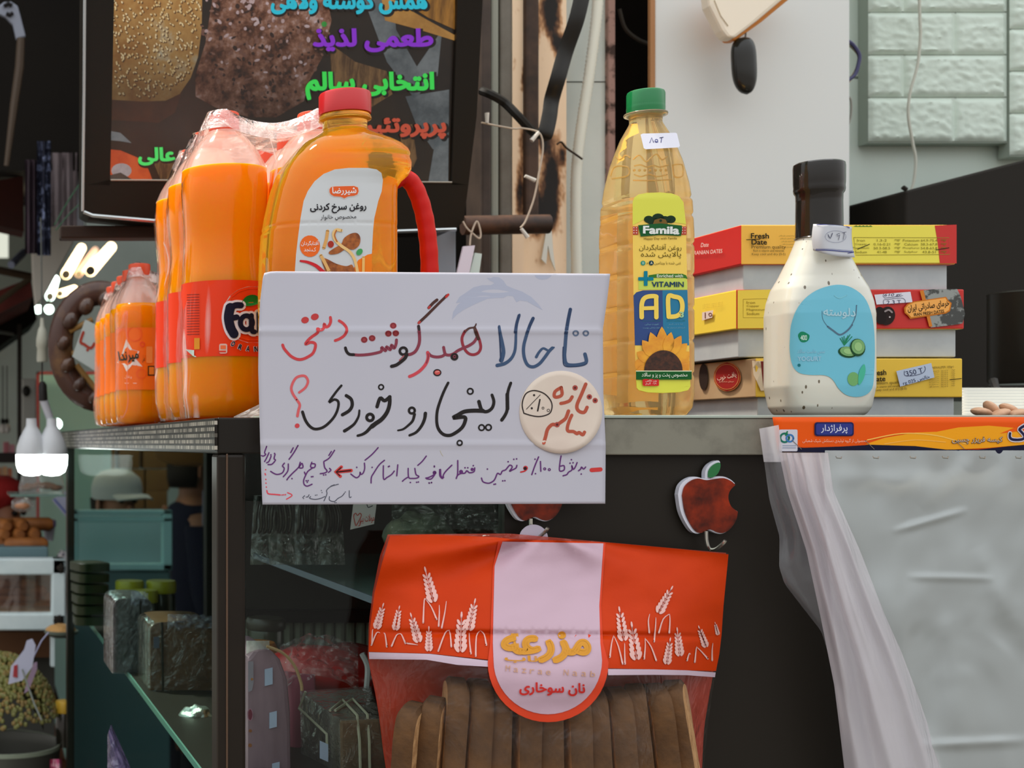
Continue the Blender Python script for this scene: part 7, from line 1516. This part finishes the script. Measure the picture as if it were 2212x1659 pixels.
A = Art(lambda a, b, o_: P(a, b, 2.40 - o_), None, .0003, .0006); A.stroke([(180, 718), (174, 738), (182, 744), (196, 752), (204, 742)], 6, (168, 62, 44), 1); A.dot(189, 756, 3, (168, 62, 44), 1); A.stroke([(208, 744), (216, 758), (222, 748)], 6, (168, 62, 44), 1); A.build('writing', t)
# hanging bulbs
Yb_ = 2.5; wire('lamp_wire', [(88, 470), (90, 600), (90, 692)], Yb_, .0012, M('cord_grey2', (90, 94, 90), .5), 'thin cord holding the pale lamp socket')
t = thing('lamp_socket', P(91, 782, Yb_), 'pale grey lamp socket on a cord above the glowing bulbs', 'socket'); s_ = Yb_ / F
MB().lathe([(11 * s_, 0), (12 * s_, 6 * s_), (11 * s_, 30 * s_), (13 * s_, 34 * s_), (13 * s_, 48 * s_), (9 * s_, 70 * s_), (5 * s_, 78 * s_), (4 * s_, 95 * s_)], P(91, 782, Yb_), 20).build('shell', M('socket_pale', (180, 180, 164), .5), t); MB().tube([P(91, 782, Yb_), P(91, 826, Yb_)], .0014, 6).build('cord', M('cord_dark', (44, 42, 40), .5), t)
glowb, whiteb = lamp_mat('bulb_glow', (244, 255, 250), 12), M('bulb_white', (206, 210, 214), .3, sss=0)
for px, lab, nk in ((68, 'left of the two glowing LED bulbs at the left edge', False), (112, 'right of the two glowing LED bulbs, on the dark socket', True)):
    t = thing('led_bulb', P(px, 1028, Yb_), lab, 'bulb'); c = P(px, 1028, Yb_); r_ = 33 * s_; Yo_ = .004 if nk else 0
    MB().lathe([(.001, 0), (r_ * .5, 2 * s_), (r_ * .85, 9 * s_), (r_, 24 * s_), (r_ * 1.02, 46 * s_)], c, 32, cap1=False).build('diffuser', glowb, t)
    MB().lathe([(r_ * 1.02, 46 * s_), (r_ * .98, 62 * s_), (r_ * .78, 82 * s_), (r_ * .5, 100 * s_), (r_ * .36, 108 * s_), (r_ * .34, 124 * s_)], c, 32).build('housing', whiteb, t)
    if nk:
        a = P(px - 4, 904, Yb_); b = P(93, 862, Yb_); MB().tube([a, b], [8 * s_, 9 * s_], 12).build('neck', M('neck_pale', (190, 192, 200), .4), t); MB().tube([P(93, 866, Yb_), P(92, 832, Yb_), P(91, 824, Yb_)], [10 * s_, 9 * s_, 4 * s_], 14).build('socket', M('socket_black', (42, 40, 38), .4), t)
# posts, shelves, goods
o = MB().pbox(47, 818, 78, 1080, 4.0, .06).build('white_post', M('post_white', (196, 198, 190), .6), smooth=False, bevel=.004); tag(o, 'white market post with a dark switch left of the bulbs', 'post')
o = MB().ball(P(57, 845, 3.97), (.012, .01, .016), 10, 8).build('wall_switch', M('switch_dark', (60, 58, 54), .5)); tag(o, 'small dark switch on the white market post', 'switch')
o = MB().pbox(38, 700, 47, 1080, 3.9, .03).build('dark_post', M('post_dim', (58, 52, 46), .6), smooth=False); tag(o, 'thin dark post left of the white market post', 'post')
t = thing('red_doorway', P(100, 1010, 5.0), 'thin red door frame behind the glowing bulbs', 'door frame'); B = MB(); 
for a in ((80, 803, 85, 1888), (80, 803, 240, 808)): B.pbox(*a, 5.0, .04)
B.build('bars', M('frame_red', (176, 48, 44), .5), t, smooth=False)
o = MB().pbox(86, 808, 240, 1860, 5.1, .02).build('mint_board', M('board_mint', (164, 206, 198), .6), smooth=False); tag(o, 'mint green board inside the red frame', 'board')
o = MB().pbox(-40, 978, 36, 1000, 4.1, .06).build('dark_beam', M('beam_dark', (56, 50, 48), .6), smooth=False); tag(o, 'dark crossbeam left of the glowing bulbs', 'beam')
for k, (px, lab) in enumerate(((6, 'left'), (15, 'right'))):
    t = thing('hanging_bulb', P(px, 938, 4.3), lab + ' of two small unlit bulbs on cords at the left edge', 'bulb'); MB().tube([P(px, 790, 4.3), P(px, 905, 4.3)], .0015, 6).build('cord', M('cord_dark', (44, 42, 40), .5), t); MB().ball(P(px, 910, 4.3), (.007, .007, .010), 10, 8).build('socket', M('socket_black', (42, 40, 38), .4), t); MB().ball(P(px, 926, 4.3), (.012, .012, .016), 12, 8).build('glass', M('bulb_off', (210, 206, 200), .3), t)
for k, (x0, x1, y0, y1, c_) in enumerate(((-6, 4, 1010, 1062, (206, 148, 110)), (6, 16, 1008, 1062, (224, 178, 134)), (18, 26, 1012, 1062, (214, 130, 96)), (22, 32, 960, 998, (214, 150, 166)), (8, 20, 955, 980, (196, 120, 130)))):
    o = MB().pbox(x0, y0, x1, y1, 4.5, .05).build('goods_carton', M('goods_%d' % k, c_, .6), smooth=False, bevel=.002); tag(o, ('orange-pink', 'pale peach', 'salmon', 'pink', 'rosy')[k] + ' narrow carton on the shelf at the left edge', 'carton', 'cartons on the far shelf')
o = MB().pbox(22, 1068, 142, 1073, 3.3, .2).build('glass_shelf', M('shelf_mint', (120, 150, 140), .2), smooth=False); tag(o, 'thin glass shelf carrying the cookie bag', 'shelf')
t = thing('cookie_bag', P(90, 1068, 3.35), 'clear bag of brown wafers on the thin glass shelf under the bulbs', 'bag'); wm_ = M('wafer', (150, 104, 70), .7, var=(40, (110, 72, 46), .4, .7))
for k in range(9): MB().ball(P(58 + 8 * k, 1054 - 5 * math.sin(PI * k / 8) - 2 * (k % 2), 3.36), (.016, .012, .007), 10, 6, rot=Matrix.Rotation(.3 * math.sin(k * 2), 3, 'Y')).build('wafer', wm_, t)
MB().loft([[P(90, 1067, 3.36) + Vector((x * math.cos(q), .04 * math.sin(q), z)) for q in [2 * PI * i / 20 for i in range(20)]] for x, z in ((.054, 0), (.056, .015), (.05, .04), (.048, .07))], False, False).build('film', film('cookie_film', .16, (230, 236, 232), .1, (50, .8, .004), gloss=1.3), t)
t = thing('pastry_bag', P(48, 1102, 3.2), 'small clear bag with an orange pastry below the glass shelf', 'bag'); MB().ball(P(48, 1093, 3.2), (.018, .012, .008), 12, 8).build('pastry', M('pastry_orange', (206, 130, 66), .6), t); MB().ball(P(48, 1090, 3.2), (.026, .018, .018), 14, 8, lump=.2).build('film', film('pastry_film', .2, (240, 230, 225), .1, (50, .8, .004), gloss=1.3), t)
t = thing('blue_lined_sheet', P(128, 1115, 3.6), 'white packet with a blue stripe beside the counter post', 'packet'); MB().prism([P(112, 1080, 3.6), P(146, 1060, 3.6), P(146, 1120, 3.6)], (0, .01, 0)).build('sheet', M('sheet_lilac', (196, 200, 224), .5), t, smooth=False); MB().tube([P(117, 1078, 3.598), P(146, 1112, 3.598)], .0018, 6).build('stripe', M('stripe_blue', (58, 90, 190), .5), t)
roll = M('pastry_roll', (160, 98, 44), .6, var=(20, (118, 66, 28), .4, .7)); rollp = None
def pastry(px, py, Y, ry, label, grp, side=False):
    global rollp
    if rollp is None:
        rollp = MB().tube([Vector((0, -.05, 0)), Vector((0, -.04, 0)), Vector((0, .04, 0)), Vector((0, .05, 0))], [.010, .0165, .0165, .010], 14).build('pastry_roll', roll, org=(0, 0, 0)); o = rollp
    else: o = rollp.copy(); COL.objects.link(o)
    o.location = P(px, py, Y); o.rotation_euler = (0, 0, math.radians(90 if side else ry)); return tag(o, label, 'pastry', grp)
g1, g2 = 'pastry rolls on the tray', 'pastry rolls in the white case'; l1, l2 = 'golden brown pastry roll piled on the grey-blue tray at the left edge', 'dark brown pastry roll stacked inside the white framed case'
for r_, (y, n, x0) in enumerate(((1172, 6, 0), (1152, 5, 4), (1134, 3, 8))):
    for k in range(n): pastry(x0 + 17 * k - 2, y, 3.3 + .02 * (k % 2), 12 * math.sin(k * 3 + r_), l1, g1)
pastry(70, 1132, 3.36, 0, l1, g1, True); pastry(56, 1176, 3.22, 0, l1, g1, True)
for r_, (y, n) in enumerate(((1310, 4), (1294, 4), (1278, 3), (1262, 2))):
    for k in range(n): pastry(4 + 26 * k + 6 * (r_ % 2), y, 3.26, 0, l2, g2, True)
o = MB().pbox(-60, 1182, 104, 1208, 3.16, .34).build('pastry_tray', M('tray_blue', (96, 124, 130), .5), smooth=False, bevel=.003); tag(o, 'grey-blue tray under the golden pastry rolls', 'tray')
t = thing('white_tub', P(108, 1170, 3.4), 'small white and lilac tub beside the pile of pastry rolls', 'tub'); MB().loft([[P(106, 1168, 3.4) + Vector((x * math.cos(q), x * math.sin(q), z)) for q in [2 * PI * i / 24 for i in range(24)]] for x, z in ((.010, 0), (.015, .034))]).build('tub', M('tub_white', (206, 204, 214), .5), t); MB().lathe([(.0165, .034), (.0175, .038), (.0165, .05), (.013, .052)], P(106, 1168, 3.4), 24).build('lid', M('lid_lilac', (150, 140, 190), .5), t)
t = thing('white_case', P(70, 1365, 3.12), 'white painted wooden case with a glass front full of brown pastry', 'case'); wp = M('white_paint', (226, 240, 240), .5, var=(8, (206, 224, 226), .4, .7)); B = MB()
for a in ((-80, 1207, 142, 1242), (-80, 1326, 142, 1362), (112, 1207, 142, 1362)): B.pbox(*a, 3.1, .05)
B.build('frame', wp, t, smooth=False, bevel=.004); MB().pbox(110, 1362, 118, 1440, 3.12, .03).build('leg', wp, t, smooth=False); MB().pbox(-80, 1242, 112, 1326, 3.38, .02).build('back_board', M('case_back', (150, 118, 88), .7), t, smooth=False); MB().pbox(-80, 1320, 112, 1327, 3.14, .26).build('case_floor', M('case_back', (150, 118, 88), .7), t, smooth=False)
MB().pbox(-80, 1242, 112, 1326, 3.12, .003).build('glass_pane', film('case_glass', .02, rough=.03, bump=None, gloss=.9), t, smooth=False)
for x, y, r_ in ((131, 1228, 8), (126, 1340, 10)): MB().ball(P(x, y, 3.098), (r_ * .001, .003, r_ * .0012), 10, 8, lump=.5).build('chipped_spot', M('chip_dark', (50, 44, 38), .8), t)
o = MB().pbox(-80, 1366, 110, 1420, 3.3, .05).build('wooden_crate', M('crate_brown', (110, 74, 46), .7), smooth=False); tag(o, 'brown wooden board under the white painted case', 'board')
# heap of green nuts in a basin
Yn = 2.6; t = thing('steel_basin', P(-20, 1660, Yn), 'steel basin with pale rim holding the heap of green olives', 'basin'); bc_ = Vector((.088, Yn + .118, P(0, 1636, Yn).z)); s_ = .118
MB().lathe([(s_ * .8, -.20), (s_ * .97, -.02), (s_ * .985, 0), (s_ * 1.0, .003), (s_ * 1.0, -.004), (s_ * .985, -.02), (s_ * .82, -.20)], bc_, 48, cap0=False, cap1=False).build('bowl', M('basin_steel', (92, 92, 84), .45, metal=.3), t); MB().lathe([(s_ * .985, -.004), (s_ * 1.012, -.003), (s_ * 1.012, .005), (s_ * .985, .005)], bc_, 48, cap0=False, cap1=False).build('rim', M('basin_rim', (150, 160, 140), .4), t)
o = MB().box(bc_.x - .09, bc_.x + .09, bc_.y - .09, bc_.y + .09, ZFL, bc_.z - .20).build('wooden_stand', M('stand_wood', (84, 66, 48), .7), smooth=False, bevel=.004); tag(o, 'wooden stand under the steel basin of green olives', 'stand')
B = MB(); dome = lambda x, y: .192 * max(0, 1 - (x * x + y * y) / (s_ * s_ * .98)) ** .42 * (.75 + .25 * (y / s_ + 1) / 2)
rg = random.Random(5); B.grid(lambda u, v: bc_ + Vector(((u - .5) * 2 * s_ * .68, (v - .5) * 2 * s_ * .68, dome((u - .5) * 1.36 * s_, (v - .5) * 1.36 * s_) - .004)), 20, 20, 1)
for i in range(1500):
    r_ = s_ * .95 * math.sqrt(rg.random()); q_ = rg.random() * 2 * PI; x, y = r_ * math.cos(q_), r_ * math.sin(q_)
    B.ball(bc_ + Vector((x, y, dome(x, y) + .001 + .003 * rg.random())), .0042 + .0014 * rg.random(), 6, 4, 0 if rg.random() < .7 else 2)
tag(B.build('green_olives', [M('olive_green', (124, 124, 66), .3, coat=.4), M('olive_bed', (40, 38, 22), .7), M('olive_brown', (140, 116, 62), .3, coat=.4)]), 'heap of small green olives in the basin at lower left', 'olives', kind='stuff')
t = thing('price_marker', P(40, 1480, 2.55), 'white and lilac price marker standing in the green olives', 'price tag'); MB().prism([P(18, 1478, 2.55), P(24, 1440, 2.55), P(52, 1404, 2.55), P(58, 1384, 2.55), P(70, 1380, 2.55), P(77, 1394, 2.55), P(70, 1440, 2.55), P(48, 1470, 2.55)], (0, .002, 0)).build('card', M('marker_white', (196, 198, 220), .5), t, smooth=False); MB().prism([P(28, 1462, 2.548), P(30, 1438, 2.548), P(38, 1436, 2.548), P(38, 1464, 2.548)], (0, .002, 0)).build('red_mark', M('mark_red', (170, 54, 60), .5), t, smooth=False); MB().tube([P(48, 1446, 2.545), P(60, 1480, 2.54), P(74, 1520, 2.53), P(90, 1556, 2.52)], .0016, 6).build('stick', M('stick_grey', (130, 136, 130), .4), t)
t = thing('price_marker', P(66, 1500, 2.6), 'narrow slanted price marker behind the white and lilac one', 'price tag'); MB().prism([P(52, 1498, 2.6), P(60, 1466, 2.6), P(74, 1432, 2.6), P(80, 1430, 2.6), P(80, 1446, 2.6), P(62, 1492, 2.6)], (0, .002, 0)).build('card', M('marker_pink', (176, 150, 176), .5), t, smooth=False); MB().tube([P(72, 1420, 2.6), P(90, 1384, 2.6), P(105, 1366, 2.6)], .0014, 6).build('stick', M('stick_lilac', (170, 170, 200), .4), t)
t = thing('nut_bowl', P(132, 1372, 2.9), 'bowl of tan nuts beside the counter post', 'bowl'); MB().lathe([(.02, 0), (.034, .008), (.036, .014)], P(132, 1376, 2.9), 28).build('bowl', M('bowl_grey', (110, 120, 108), .4), t); MB().ball(P(132, 1362, 2.9), (.032, .03, .014), 24, 14, lump=.2).build('nut_heap', M('nut_tan', (196, 150, 90), .6, bump=(150, 1, .004)), t)
t = thing('pickle_jar', P(138, 1600, 2.7), 'dark jar with yellow lid half hidden by the counter post', 'jar'); c = P(138, 1590, 2.7); MB().lathe([(.015, -.02), (.016, 0), (.016, .04), (.014, .046)], c, 24).build('glass', M('jar_black', (44, 42, 34), .12, coat=.8), t); MB().lathe([(.0165, .046), (.017, .048), (.017, .066), (.015, .069)], c, 24).build('lid', M('lid_yellow', (206, 164, 50), .4), t)
drape('checked_cloth', 108, 134, 1640, 1720, 2.5, M('cloth_pink', (176, 70, 110), .8, var=(60, (214, 170, 180), .5, .58)), 'pink checked cloth corner at the bottom left', 'cloth', 2)
o = MB().pbox(-120, 1366, 118, 1950, 3.36, .1).build('market_stall', M('stall_dim', (70, 70, 64), .7), smooth=False); tag(o, 'dull grey stall front under the white painted case', 'stall')
